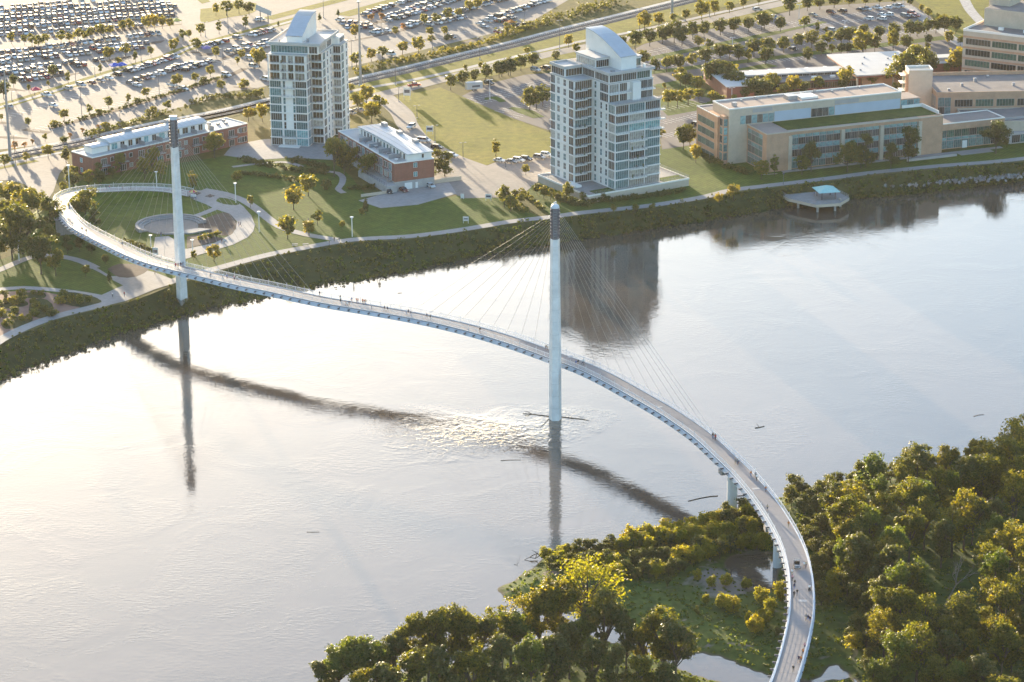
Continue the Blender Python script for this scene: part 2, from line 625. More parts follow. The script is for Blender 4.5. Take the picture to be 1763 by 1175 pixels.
# ------------------------------------------------------------------ west bank and plateau
BANK = [(-900, 960, 1040), (-400, 760, 828), (-120, 640, 705), (-40, 606, 668), (0, 588, 652), (60, 566, 628), (110, 547, 609), (160, 535, 592), (220, 521, 570),
        (260, 507, 558), (300, 490, 547), (345, 478, 534), (395, 463, 523), (440, 451, 517), (470, 443, 506), (520, 432, 497), (560, 425, 490),
        (620, 417, 482), (700, 413, 466), (760, 405, 452), (820, 396, 441), (880, 386, 431), (950, 378, 421), (1000, 371, 413),
        (1060, 365, 404), (1120, 359, 394), (1200, 346, 382), (1280, 330, 369), (1360, 321, 355), (1440, 311, 345), (1500, 303, 340),
        (1560, 297, 335), (1620, 291, 329), (1680, 286, 321), (1763, 279, 311), (1900, 262, 293), (2300, 215, 243), (3000, 150, 170)]
top_line = [site(x, t, G0) for x, t, s in BANK]
shore_line = [site(x, s, 0) for x, t, s in BANK]
cut = []
tl, sl = [], []
for i in range(len(BANK) - 1):
    n = max(2, int(np.linalg.norm(shore_line[i + 1] - shore_line[i]) / 4))
    for k in range(n):
        t = k / n
        tl.append(top_line[i] * (1 - t) + top_line[i + 1] * t)
        sl.append(shore_line[i] * (1 - t) + shore_line[i + 1] * t)
tl.append(top_line[-1])
sl.append(shore_line[-1])
ROWS = 9
gv, gf = [], []
for i, (a, b_) in enumerate(zip(tl, sl)):
    jit = rng.normal(0, 0.9)
    for j in range(ROWS + 1):
        t = j / (ROWS - 2)
        p = a * (1 - t) + b_ * t
        z = G0 * (1 - t) ** 1.15 if t < 1 else -(t - 1) * 6
        if 0 < j:
            z += rng.normal(0, 0.16)
            p = p + np.array((rng.normal(0, .5), rng.normal(0, .7) + jit * min(1, t), 0))
        gv.append((p[0], p[1], z))
for i in range(len(tl) - 1):
    for j in range(ROWS):
        a = i * (ROWS + 1) + j
        gf.append((a, a + 1, a + ROWS + 2, a + ROWS + 1))
me = bpy.data.meshes.new('river_bank')
me.from_pydata(gv, [], gf)
me.materials.append(MATS['bank_grass'])
me.polygons.foreach_set('use_smooth', [True] * len(gf))
put('river_bank', me, kind='structure')

mb = MB()
far = [(3500, float(tl[-1][1]), G0), (3500, 6000, G0), (-3500, 6000, G0), (-3500, float(tl[0][1]), G0)]
outl = [tuple(p) for p in tl] + far
from mathutils.geometry import tessellate_polygon
V2 = [Vector((p[0], p[1], 0)) for p in outl]
tri = tessellate_polygon([V2])
mb.v = [(p[0], p[1], G0) for p in outl]
for t in tri:
    a, b_, c = (V2[i] for i in t)
    mb.f.append(tuple(t) if (b_ - a).cross(c - a).z > 0 else tuple(reversed(t)))
    mb.m.append(0)
put('ground', mb.mesh('ground', 'rough_grass'), kind='structure')

# ------------------------------------------------------------------ lawns and lots
sheet('park_lawn', [(-60, 470), (60, 425), (95, 335), (160, 300), (240, 292), (420, 264), (560, 270), (600, 300), (640, 348), (700, 354), (790, 337),
                    (870, 342), (905, 362), (928, 374), (880, 382), (820, 392), (760, 401), (700, 409), (620, 413), (520, 428), (440, 447), (345, 474),
                    (300, 486), (216, 517), (110, 543), (0, 583), (-60, 608)], 'lawn', 0.02)
sheet('tower_lawn', [(900, 325), (948, 372), (1000, 366), (1060, 360), (1120, 354), (1200, 341), (1280, 325), (1360, 316), (1440, 306), (1560, 292),
                     (1680, 281), (1800, 270), (1800, 225), (1640, 262), (1320, 290), (1215, 250), (1140, 255), (1000, 290)], 'lawn', 0.02)
sheet('meadow', [(660, 172), (700, 163), (758, 151), (797, 167), (880, 203), (965, 236), (965, 268), (905, 272), (853, 279), (820, 291), (800, 282),
                 (762, 262), (735, 246), (716, 226), (706, 200), (690, 185)], 'field_grass', 0.03)
sheet('parking_paving', [(-120, 282), (0, 258), (137, 243), (250, 212), (330, 195), (460, 160), (560, 135), (602, 118), (700, 100), (800, 80), (880, 57),
                         (921, 34), (979, 0), (1040, -40), (500, -160), (-300, -160)], 'paving', 0.02)
sheet('top_lawn', [(345, 16), (400, 10), (440, 6), (436, 22), (385, 32), (348, 39)], 'field_grass', 0.05, curved=True)
sheet('top_lawn', [(334, -4), (352, -6), (362, 3), (348, 7)], 'field_grass', 0.05)
ribbon('verge', [(460, 33), (505, 21), (560, 7), (610, -6), (700, -28)], 7, 'field_grass', 0.05)
ribbon('verge', [(589, 27), (622, 18), (672, 4), (720, -10)], 9, 'field_grass', 0.05)
ribbon('verge', [(-40, 195), (0, 184), (113, 150), (219, 117), (285, 99), (316, 86), (380, 68), (460, 47), (520, 31)], 7.5, 'field_grass', 0.04)
ribbon('footpath', [(-40, 196), (0, 185), (113, 151.5), (219, 118), (290, 98), (330, 81), (380, 69), (460, 48.5), (520, 32)], 2.6, 'walk', 0.06)
ribbon('planting_strip', [(86, 222), (140, 207), (200, 190), (260, 172), (316, 156), (360, 142), (396, 130), (422, 118)], [2, 4, 4, 4.5, 4, 4, 4, 3], 'mulch', 0.05)
ribbon('planting_strip', [(42, 223), (58, 226), (86, 229)], 3.5, 'mulch', 0.05)
sheet('landscape_strip', [(130, 246), (170, 226), (237, 207), (300, 188), (345, 176), (395, 158), (460, 150), (466, 185), (380, 207), (300, 213), (200, 232)], 'rough_grass', 0.05)
for a, b_, w in (((14, 72), (313, 42), 7.0), ((-20, 150), (44, 157), 4.5), ((80, 135), (140, 126), 4.0), ((175, 108), (232, 96), 4.5), ((256, 77), (283, 70), 5.0),
                 ((345, 96), (372, 92), 4.5), ((376, 106), (408, 92), 4), ((402, 150), (440, 153), 3.5), ((352, 92), (318, 90), 3), ((-10, 210), (16, 214), 4), ((-10, 236), (48, 239), 4)):
    ribbon('planting_strip', [a, ((a[0] + b_[0]) / 2, (a[1] + b_[1]) / 2), b_], [1.2, w, 1.0], 'mulch', 0.05)
for a, b_, w in (((575, 34), (610, 32), 5), ((640, 43), (672, 33), 5), ((690, 52), (720, 46), 5), ((722, 70), (755, 67), 5), ((600, 72), (700, 52), 3), ((795, 75), (830, 66), 4), ((540, 60), (575, 52), 3)):
    ribbon('planting_strip', [a, ((a[0] + b_[0]) / 2, (a[1] + b_[1]) / 2), b_], [1.2, w, 1.0], 'mulch', 0.05)

# railway, its gravel shoulder, verges, boundary road
RAILC = [(-120, 297), (0, 271), (66, 259), (137, 246), (250, 221), (380, 196), (460, 177), (602, 143), (700, 121), (800, 97), (880, 78), (960, 57), (1050, 35), (1130, 15), (1203, -3), (1330, -35)]
ribbon('railway_scrub', [(x, y - 12) for x, y in RAILC[6:]], 26, 'rough_grass', 0.03)
ribbon('verge', [(x, y + 11) for x, y in RAILC[6:]], 26, 'field_grass', 0.035)
ribbon('railway_ballast', RAILC, 10.0, 'ballast', 0.05)
ribbon('railway_shoulder', [(x + 2, y - 6) for x, y in RAILC], 3.6, 'gravel_pale', 0.07)
RC = smooth(px(RAILC), 6.0)


def offset_line(P, d):
    out = []
    for i, p in enumerate(P):
        t = P[min(i + 1, len(P) - 1)] - P[max(i - 1, 0)]
        t[2] = 0
        t = t / np.linalg.norm(t)
        out.append(p + np.array((-t[1], t[0], 0)) * d)
    return out


for c in (-2.3, 2.3):
    tr = put('railway_track', None, loc=(0, 0, 0), cat='railway track',
             label='railway track nearer the road' if c < 0 else 'railway track nearer the car park, beside the pale gravel')
    for s in (-0.75, 0.75):
        P = offset_line(RC, c + s)
        mb = MB()
        for a, b_ in zip(P[:-1], P[1:]):
            mb.bar(a + (0, 0, .2), b_ + (0, 0, .2), 0.14, 0.16)
        part('rail', mb, 'galvanised', tr)
    mb = MB()
    P = offset_line(RC, c)
    acc = 0
    for a, b_ in zip(P[:-1], P[1:]):
        d = b_ - a
        L = np.linalg.norm(d)
        d /= L
        k = acc
        nrm = np.array((-d[1], d[0], 0))
        while k < L:
            q = a + d * k
            mb.bar(q - nrm * 1.3 + (0, 0, .09), q + nrm * 1.3 + (0, 0, .09), 0.25, 0.1)
            k += 1.4
        acc = k - L
    o = part('sleepers', mb, 'bark', tr)
    o['kind'] = 'stuff'
ribbon('footpath', [(560, 170), (602, 158.5), (626, 153), (700, 140), (789, 121), (880, 99.5), (940, 86), (1002, 71.5), (1080, 57), (1160, 40), (1240, 22), (1320, 4), (1420, -18)], 3.2, 'walk', 0.06)
ROADC = [(520, 205), (575, 187), (612, 176), (652, 165), (713, 149.5), (789, 130), (860, 113), (940, 95), (1000, 83), (1080, 67), (1160, 49), (1240, 31), (1320, 12), (1420, -10)]
ribbon('road', ROADC, 8.5, 'paving', 0.06)
ribbon('verge', [(x, y + 9) for x, y in ROADC[5:]], 10, 'field_grass', 0.045)
ribbon('driveway', [(655, 165), (674, 179), (692, 196), (702, 216), (722, 240), (757, 261), (795, 281), (835, 297), (870, 305)], [10, 9, 9, 8.5, 8, 8, 8.5, 12, 14], 'paving', 0.05)
sheet('driveway_junction', [(750, 268), (800, 284), (822, 292), (853, 280), (905, 273), (965, 269), (965, 296), (930, 310), (906, 330), (880, 340), (800, 342), (772, 330), (752, 310)], 'paving', 0.048)
sheet('forecourt', [(617, 346), (660, 334), (690, 320), (760, 300), (776, 318), (786, 334), (720, 353), (655, 359)], 'walk', 0.07)
sheet('left_junction', [(-80, 318), (-60, 300), (0, 284), (60, 272), (100, 266), (118, 280), (102, 300), (92, 330), (82, 345), (60, 334), (43, 318), (20, 311), (0, 311)], 'paving', 0.03)
ribbon('footpath', [(-60, 296), (0, 284), (60, 272), (112, 262)], 2.2, 'walk', 0.07)
ribbon('verge', [(-60, 302), (0, 290), (64, 277)], 3.0, 'field_grass', 0.06)
sheet('plaza', [(385, 268), (400, 250), (455, 240), (610, 236), (614, 262), (575, 276), (500, 272), (440, 276)], 'walk', 0.05)
# dark asphalt lots
sheet('asphalt_lot', [(795, 166), (832, 147), (905, 129), (950, 126), (985, 150), (985, 238), (880, 203)], 'asphalt', 0.04)
sheet('asphalt_lot', [(1078, 92), (1110, 76), (1170, 63), (1330, 27), (1395, 12), (1560, 2), (1600, 28), (1655, 68), (1670, 100), (1480, 108), (1300, 128), (1200, 140), (1130, 150), (1095, 130)], 'asphalt', 0.04)
sheet('asphalt_lot', [(1128, 168), (1180, 152), (1262, 172), (1215, 186), (1206, 214), (1206, 248), (1140, 258)], 'asphalt', 0.05)
ribbon('traffic_island', [(880, 186), (905, 193), (928, 203)], [3, 7, 5], 'lawn', 0.09)
ribbon('traffic_island', [(835, 172), (850, 168), (866, 176)], [2, 4, 3], 'lawn', 0.09)
for a, b_, w in (((1085, 108), (1345, 55), 5.5), ((1345, 55), (1420, 38), 3.5), ((1100, 128), (1400, 92), 6), ((1400, 92), (1655, 62), 7), ((1130, 150), (1330, 112), 7), ((1440, 105), (1600, 90), 6), ((1165, 148), (1265, 175), 9)):
    ribbon('tree_island', [a, ((a[0] + b_[0]) / 2, (a[1] + b_[1]) / 2), b_], w, 'lawn', 0.07)
sheet('tree_lawn', [(1125, 176), (1150, 166), (1210, 178), (1260, 165), (1300, 172), (1250, 205), (1205, 190), (1150, 200)], 'lawn', 0.06)
ribbon('footpath', [(1560, 10), (1592, 33), (1630, 60), (1665, 85)], 5, 'walk', 0.08)
sheet('creek_lawn', [(1575, 0), (1600, -25), (1830, -25), (1830, 90), (1690, 70), (1640, 58)], 'field_grass', 0.06)
ribbon('creek_bed', [(1655, -12), (1663, 5), (1672, 20), (1690, 40)], 5, 'rubble', 0.08)
ribbon('footpath', [(1690, -25), (1715, -5), (1760, 28), (1800, 55)], 4, 'paving', 0.08)
sheet('far_scrub', [(1735, -20), (1850, -20), (1850, 60), (1790, 40)], 'soil', 0.085)

# stall lines painted on the asphalt
def stall_lines(a, b_, n, off, length, name='stall_lines'):
    A, B = site(*a), site(*b_)
    d = B - A
    t = d / np.linalg.norm(d)
    nn = np.array((-t[1], t[0], 0))
    mb = MB()
    for i in range(n + 1):
        p = A + d * i / n
        q0, q1 = p + nn * off, p + nn * (off + length)
        w = t * 0.07
        mb.poly([q0 - w, q0 + w, q1 + w, q1 - w] if length > 0 else [q1 - w, q1 + w, q0 + w, q0 - w])
    mb.v = [(x, y, G0 + 0.062) for x, y, z in mb.v]
    put(name, mb.mesh(name, 'paint_white'), kind='structure')


for a, b_, n in (((812, 172), (940, 138), 18), ((825, 178), (945, 146), 17), ((860, 193), (950, 166), 13), ((885, 202), (955, 180), 10),
                 ((1110, 92), (1330, 44), 30), ((1115, 100), (1340, 50), 30), ((1360, 40), (1570, 12), 28), ((1370, 47), (1590, 24), 28), ((1400, 58), (1600, 38), 26), ((1420, 70), (1625, 50), 26),
                 ((1120, 118), (1380, 76), 30), ((1140, 190), (1210, 176), 9), ((1142, 212), (1204, 198), 9), ((1142, 235), (1202, 222), 9), ((1310, 108), (1400, 98), 12)):
    stall_lines(a, b_, n, -2.6, 5.2)
for a, b_, n in (((0, 205), (300, 117), 34), ((60, 225), (300, 150), 30), ((330, 118), (420, 96), 10), ((700, 80), (870, 40), 20), ((610, 100), (760, 70), 18)):
    stall_lines(a, b_, n, -2.6, 5.2)

# ------------------------------------------------------------------ park paths and beds
ribbon('riverside_path', [(-80, 616), (-20, 598), (0, 586), (40, 566), (79, 551), (113, 541), (158, 530), (190, 521), (230, 506), (290, 487), (340, 472), (380, 461), (420, 450),
                          (470, 437.5), (520, 428), (590, 415.5), (640, 411), (700, 408), (760, 401), (820, 392), (880, 382), (950, 374), (1000, 367), (1060, 361), (1120, 354.5),
                          (1180, 345.5), (1220, 338), (1260, 328), (1320, 320.5), (1380, 313.5), (1440, 306), (1500, 298), (1560, 292), (1620, 286), (1700, 280), (1763, 273.5), (1880, 258), (2200, 222)],
       4.2, 'walk', 0.10)
sheet('riverside_plaza', [(140, 449), (169, 463), (190, 476), (214, 476), (253, 466), (268, 470), (303, 484), (262, 501), (216, 519), (183, 527), (160, 522), (174, 509), (200, 497), (212, 492), (196, 484), (172, 470), (146, 457)], 'walk', 0.08)
ribbon('park_path', [(-30, 476), (0, 465), (32, 451), (55, 443), (80, 440), (111, 443), (142, 451), (165, 462)], 3.4, 'walk', 0.07)
ribbon('park_path', [(-30, 500), (0, 498.5), (40, 496), (87, 499), (137, 505), (176, 512)], 3.2, 'walk', 0.07)
# ring path
OUTR = [(330, 327), (356, 330), (383, 336), (404, 345), (419, 356), (433, 372), (439, 388), (436, 399), (427, 409), (401, 422), (364, 433), (322, 446), (303, 452), (280, 446), (262, 442),
        (265, 425), (267, 409), (290, 407), (303, 415), (303, 430), (322, 429), (345, 424), (369, 419), (393, 407), (406, 395), (408, 382), (396, 369), (369, 360), (356, 353), (330, 343)]
sheet('ring_path', OUTR, 'walk', 0.085, curved=False)
ribbon('park_path', [(350, 327), (383, 333), (415, 344), (440, 359), (462, 377), (483, 391), (512, 401), (545, 408), (580, 413)], 3.6, 'walk', 0.095)
ribbon('park_path', [(372, 359), (350, 368), (330, 375), (318, 381)], 3.0, 'walk', 0.09)
ribbon('park_path', [(562, 296), (580, 298), (590, 306), (588, 318), (582, 326), (592, 333)], 2.4, 'walk', 0.09)
ribbon('park_path', [(400, 288), (440, 283), (478, 280), (500, 281), (520, 288)], 2.2, 'walk', 0.09)
sheet('planting_bed', [(338, 387), (355, 376), (385, 366.5), (399, 372), (407, 384), (404, 397), (396, 406), (376, 405), (348, 397)], 'mulch', 0.095, curved=True)
sheet('planting_bed', [(322, 408), (346, 403), (374, 409), (388, 412), (360, 420), (322, 428)], 'mulch', 0.097)
sheet('planting_bed', [(185, 464), (205, 455), (250, 458), (256, 465), (235, 477), (205, 478)], 'mulch', 0.09, curved=True)
sheet('planting_bed', [(372, 347), (378, 341), (398, 344), (412, 351), (406, 354), (385, 352)], 'lawn', 0.11, curved=True)
sheet('planting_bed', [(352, 339), (362, 335), (371, 338), (362, 341)], 'mulch', 0.11)
sheet('planting_bed', [(331, 334), (338, 331), (347, 333), (340, 337)], 'mulch', 0.11)
sheet('garden_paving', [(-20, 505), (60, 500), (100, 508), (150, 525), (112, 540), (78, 549), (40, 566), (0, 583), (-20, 590)], 'red_paving', 0.065)
for pts in ([(0, 524), (20, 516), (44, 519), (48, 526), (28, 530), (4, 532)], [(28, 508), (60, 503), (78, 506), (76, 514), (50, 514), (30, 513)],
            [(52, 520), (70, 514), (90, 524), (88, 548), (66, 548), (50, 540)], [(2, 560), (20, 547), (50, 545), (56, 553), (34, 564), (10, 567)],
            [(92, 514), (110, 503), (150, 508), (174, 518), (170, 526), (140, 530), (108, 523)], [(-10, 540), (10, 536), (30, 537), (30, 544), (4, 548)]):
    sheet('garden_bed', pts, 'bank_grass', 0.09, curved=True)
# sunken stone bowl in the ring
bc = site(295, 391, G0)
bowl = put('stone_amphitheatre', None, loc=(bc[0], bc[1], G0), label='round stone seating bowl with pale floor inside the ring path', cat='amphitheatre')
mb = MB()
N = 40
mb.prism([(9.2 * math.cos(2 * math.pi * k / N), 9.2 * math.sin(2 * math.pi * k / N)) for k in range(N)], 0.0, 0.14)
part('floor_disc', mb, 'paving', bowl)
for j, (r0, r1, h) in enumerate(((9.3, 10.3, 0.45), (10.32, 11.3, 0.85), (11.32, 12.2, 1.25))):
    mb = MB()
    A0, A1 = R(20), R(215)
    M = 36
    ang = [A0 + (A1 - A0) * k / M for k in range(M + 1)]
    for a, b_ in zip(ang[:-1], ang[1:]):
        q = [(r * math.cos(t), r * math.sin(t)) for r, t in ((r0, a), (r1, a), (r1, b_), (r0, b_))]
        mb.prism(q, 0.0, h)
    part('seat_step', mb, 'walk', bowl)
mb = MB()
mb.prism([(-1.5, -9.5), (8, -9.0), (14, -4.5), (9.5, -3.0)], 0.0, 0.5)
part('stage_slab', mb, 'walk', bowl)

# ------------------------------------------------------------------ east shore: island, channel, near bank
EAST = [(2300, 620), (1900, 720), (1763, 768), (1600, 800), (1420, 836), (1345, 853), (1290, 876), (1240, 892), (1190, 914), (1120, 930), (1040, 938), (960, 950), (925, 968), (885, 995), (861, 1014),
        (868, 1027), (900, 1037), (950, 1046), (1010, 1062), (1080, 1090), (1130, 1110), (1180, 1123), (1250, 1138), (1320, 1160), (1390, 1176), (1440, 1150), (1500, 1190), (1600, 1300), (2400, 1500)]
NEAR = [(380, 1330), (470, 1215), (560, 1188), (700, 1160), (830, 1120), (930, 1098), (1000, 1092), (1070, 1108), (1110, 1128), (1157, 1146), (1243, 1176), (1330, 1205), (1400, 1185), (1460, 1165), (1560, 1230), (2400, 1450), (2400, 2400), (300, 2400)]
POOL = [(1248, 968), (1268, 957), (1300, 952), (1335, 955), (1345, 975), (1330, 1010), (1315, 1030), (1300, 1015), (1285, 1000), (1262, 990)]


def sdist(P, poly):
    """signed distance to an outline, positive inside"""
    Q = np.array([(p[0], p[1]) for p in poly])
    x, y = P[:, 0], P[:, 1]
    inside = np.zeros(len(P), bool)
    dm = np.full(len(P), 1e9)
    n = len(Q)
    for i in range(n):
        a, b_ = Q[i], Q[(i + 1) % n]
        ab = b_ - a
        t = np.clip(((x - a[0]) * ab[0] + (y - a[1]) * ab[1]) / (ab @ ab), 0, 1)
        dm = np.minimum(dm, np.hypot(x - a[0] - t * ab[0], y - a[1] - t * ab[1]))
        cond = (a[1] > y) != (b_[1] > y)
        xi = a[0] + (y - a[1]) / (b_[1] - a[1] + 1e-12) * ab[0]
        inside ^= cond & (x < xi)
    return np.where(inside, dm, -dm)


EASTW, NEARW, POOLW = px(EAST, 0.0), px(NEAR, 0.0), px(POOL, 0.0)


def wob(x, y):
    return (np.sin(x * .23 + 1.3) * np.cos(y * .19) + .6 * np.sin(x * .61 + y * .37) + .4 * np.sin(x * 1.3 - y * .9 + 2)) / 2.0


def east_height(x, y):
    x, y = np.atleast_1d(np.asarray(x, float)), np.atleast_1d(np.asarray(y, float))
    P = np.stack([x, y], 1)
    w = wob(x, y)
    s = np.maximum(sdist(P, EASTW), sdist(P, NEARW)) + w * 1.4
    s = np.minimum(s, -sdist(P, POOLW) + w * 1.2)
    return np.clip(s * 0.16, -1.2, 1.1) + 0.12 * w


xs = np.arange(-90, 190, 1.6)
ys = np.arange(380, 700, 1.6)
XX, YY = np.meshgrid(xs, ys)
ZZ = east_height(XX.ravel(), YY.ravel())
nx, ny = len(xs), len(ys)
verts = np.stack([XX.ravel(), YY.ravel(), ZZ], 1)
idx = np.arange(nx * ny).reshape(ny, nx)
F = np.stack([idx[:-1, :-1].ravel(), idx[:-1, 1:].ravel(), idx[1:, 1:].ravel(), idx[1:, :-1].ravel()], 1)
F = F[(ZZ[F].max(1) > -1.1)]


def np_mesh(name, verts, faces, mats, smooth_=False, mi=None):
    k = faces.shape[1]
    me = bpy.data.meshes.new(name)
    me.vertices.add(len(verts))
    me.vertices.foreach_set('co', np.asarray(verts, np.float32).ravel())
    me.loops.add(len(faces) * k)
    me.loops.foreach_set('vertex_index', np.asarray(faces, np.int32).ravel())
    me.polygons.add(len(faces))
    me.polygons.foreach_set('loop_start', np.arange(0, len(faces) * k, k, dtype=np.int32))
    for m in (mats if isinstance(mats, (list, tuple)) else [mats]):
        me.materials.append(MATS[m])
    if smooth_:
        me.polygons.foreach_set('use_smooth', np.ones(len(faces), bool))
    if mi is not None:
        me.polygons.foreach_set('material_index', np.asarray(mi, np.int32))
    me.update()
    me.validate()
    return me


def shore_mat():
    m, nt, b = new_mat('east_ground')
    g = nt.nodes.new('ShaderNodeNewGeometry')
    sp = nt.nodes.new('ShaderNodeSeparateXYZ')
    nt.links.new(g.outputs['Position'], sp.inputs[0])
    n1, n2, n3 = noise(nt, 0.05, 4), noise(nt, 0.5, 4), noise(nt, 0.16, 4, dist=1.0)
    gr = ramp(nt, n1.outputs[0], [(0.3, (0.045, 0.072, 0.012)), (0.55, (0.072, 0.10, 0.018)), (0.75, (0.105, 0.115, 0.026))])
    v = ramp(nt, n2.outputs[0], [(0.3, (0.6, 0.6, 0.6)), (0.7, (1.2, 1.2, 1.2))])
    c = mix(nt, gr.outputs[0], v.outputs[0], 1.0, 'MULTIPLY')
    mud = ramp(nt, n3.outputs[0], [(0.60, (0, 0, 0)), (0.70, (1, 1, 1))])
    c = mix(nt, c, (0.19, 0.155, 0.12), mud.outputs[0])
    tc = nt.nodes.new('ShaderNodeTexCoord')
    mpm = nt.nodes.new('ShaderNodeMapping')
    mpm.vector_type = 'TEXTURE'
    c0 = site(1240, 1005, .8)
    mpm.inputs['Location'].default_value = (c0[0], c0[1], 0)
    mpm.inputs['Scale'].default_value = (13, 16, 5)
    gm = nt.nodes.new('ShaderNodeTexGradient')
    gm.gradient_type = 'SPHERICAL'
    nt.links.new(tc.outputs['Object'], mpm.inputs[0])
    nt.links.new(mpm.outputs[0], gm.inputs[0])
    mm_ = mix(nt, gm.outputs[0], n3.outputs[0], 0.45)
    mr = ramp(nt, mm_, [(0.44, (0, 0, 0)), (0.52, (1, 1, 1))])
    c = mix(nt, c, (0.20, 0.165, 0.13), mr.outputs[0])
    zr = ramp(nt, sp.outputs[2], [(0.0, (1, 1, 1)), (0.18, (0, 0, 0))])
    c = mix(nt, c, (0.10, 0.08, 0.06), zr.outputs[0])
    nt.links.new(c, b.inputs['Base Color'])
    b.inputs['Roughness'].default_value = 0.95
    b.inputs['Specular IOR Level'].default_value = 0.15


shore_mat()
put('east_shore', np_mesh('east_shore', verts, F, 'east_ground', True), kind='structure')
mb = MB()
mb.poly([(-3500, -3000, -1.15), (3500, -3000, -1.15), (3500, 1400, -1.15), (-3500, 1400, -1.15)])
put('river_bed', mb.mesh('river_bed', 'soil'), kind='structure')

# ------------------------------------------------------------------ the footbridge
CL = [(330, 335, 6.3), (290, 327, 7.2), (237, 325, 8.3), (185, 327, 9.3), (150, 329, 10), (122, 334, 10.6), (106, 344, 11.2), (106, 355, 11.8), (116, 371, 12.5), (134, 389, 13.2), (160, 404, 13.9),
      (192, 420, 14.6), (225, 436, 15.3), (258, 449, 15.9), (290, 458, 16.5), (320, 465, 16.9), (369, 476.5, 17), (420, 488.5, 17), (473, 499, 17), (525, 510.5, 17), (568, 519, 16.9), (644, 531.5, 16.8),
      (710, 543, 16.6), (763, 554, 16.4), (816, 567, 16.2), (880, 586, 16), (945, 609, 15.8), (1006, 631.5, 15.4), (1051, 653, 15.1), (1103, 682, 14.7), (1156, 713, 14.2), (1209, 750, 13.7),
      (1247, 785, 13.2), (1280, 817, 12.9), (1314, 857, 12.5), (1342, 898, 12.1), (1364, 940, 11.7), (1375, 975, 11.4), (1380, 1010, 11.1), (1380, 1056, 10.8), (1370, 1108, 10.4), (1350, 1175, 10), (1318, 1245, 9.5), (1275, 1320, 9)]
raw = np.array(smooth(px(CL), 0.5))
for _ in range(60):      # iron out the survey jitter
    raw[1:-1] = raw[1:-1] * 0.5 + (raw[:-2] + raw[2:]) * 0.25
seg = np.hypot(*(np.diff(raw, axis=0)[:, :2].T))
S = np.concatenate([[0], np.cumsum(seg)])


def on_deck(s, lat=0.0, dz=0.0):
    p = np.array([np.interp(s, S, raw[:, k]) for k in range(3)])
    a = np.array([np.interp(s - .6, S, raw[:, k]) for k in range(3)])
    b_ = np.array([np.interp(s + .6, S, raw[:, k]) for k in range(3)])
    t = b_ - a
    t[2] = 0
    t /= np.linalg.norm(t)
    n = np.array((-t[1], t[0], 0))          # to the left of travel: the outer/upstream side
    return p + n * lat + np.array((0, 0, dz)), t, n


def deck_at(u, v, guess_z=14.0):
    """station and lateral offset of a photo point lying on the deck"""
    z = guess_z
    for _ in range(8):
        w = site(u, v, z)
        i = int(np.argmin(np.hypot(raw[:, 0] - w[0], raw[:, 1] - w[1])))
        z = raw[i, 2]
    p, t, n = on_deck(S[i])
    return S[i], float(np.dot(w - p, n))


HW = 2.6
S_ABUT = deck_at(116, 371)[0]
S_END = S[-1]
bridge = put('footbridge', None, loc=(0, 0, 0), label='long curving white cable-stayed footbridge crossing the brown river', cat='bridge')


def sweep(prof, s0, s1, step=1.5):
    """prof: closed list of (lateral, dz)"""
    mb = MB()
    ss = np.linspace(s0, s1, max(2, int((s1 - s0) / step)))
    k = len(prof)
    for s in ss:
        for lat, dz in prof:
            mb.v.append(tuple(on_deck(s, lat, dz)[0]))
    for i in range(len(ss) - 1):
        for j in range(k):
            j2 = (j + 1) % k
            mb.f.append((i * k + j2, i * k + j, (i + 1) * k + j, (i + 1) * k + j2))
            mb.m.append(0)
    mb.f.append(tuple(range(k)))
    mb.f.append(tuple((len(ss) - 1) * k + j for j in reversed(range(k))))
    mb.m += [0, 0]
    return mb


# precast deck panels with open joints
PAN = 4.6
s = 0.0
ci = 0
while s < S_END - 1:
    e = min(s + PAN, S_END)
    pale = ci in (55, 62, 74, 83, 94, 101, 108)
    mb = sweep([(-HW, 0), (HW, 0), (HW, -.22), (-HW, -.22)], s + 0.02, e - 0.02, 1.2)
    part('deck_panel', mb, 'deck_concrete', bridge)
    s = e
    ci += 1
# girders and the cross arms that carry the panels beyond the abutment
part('girder', sweep([(-HW - .35, -.25), (-HW + .15, -.25), (-HW - .05, -1.25), (-HW - .65, -1.25)], S_ABUT, S_END), 'steel_blue', bridge)
part('girder', sweep([(HW - .15, -.25), (HW + .35, -.25), (HW + .35, -.95), (HW - .15, -.95)], S_ABUT, S_END), 'steel_blue', bridge)
part('spine_tube', sweep([(-.9, -1.0), (-.5, -.7), (.1, -.7), (.5, -1.0), (.1, -1.4), (-.5, -1.4)], S_ABUT, S_END), 'steel_white', bridge)
arm = MB()
arm.box(-HW - 1.35, HW + .5, -.14, .14, -.62, -.26, 0, True)
arm.bar((-HW - 1.35, 0, -.45), (-HW - .5, 0, -1.1), .12, .12)
arm_me = arm.mesh('cross_arm', 'steel_dark')
s = S_ABUT + 1
while s < S_END:
    p, t, n = on_deck(s)
    put('cross_arm', arm_me, bridge, p, math.atan2(n[1], n[0]))
    s += 3.4
# railings: posts, top rail and mesh wires
def rail_post(tall):
    mb = MB()
    mb.bar((0, 0, 0), (0.06, 0, tall), .07, .09)
    mb.box(-.12, .12, -.1, .1, 0, .05)
    return mb.mesh('rail_post', 'steel_white')


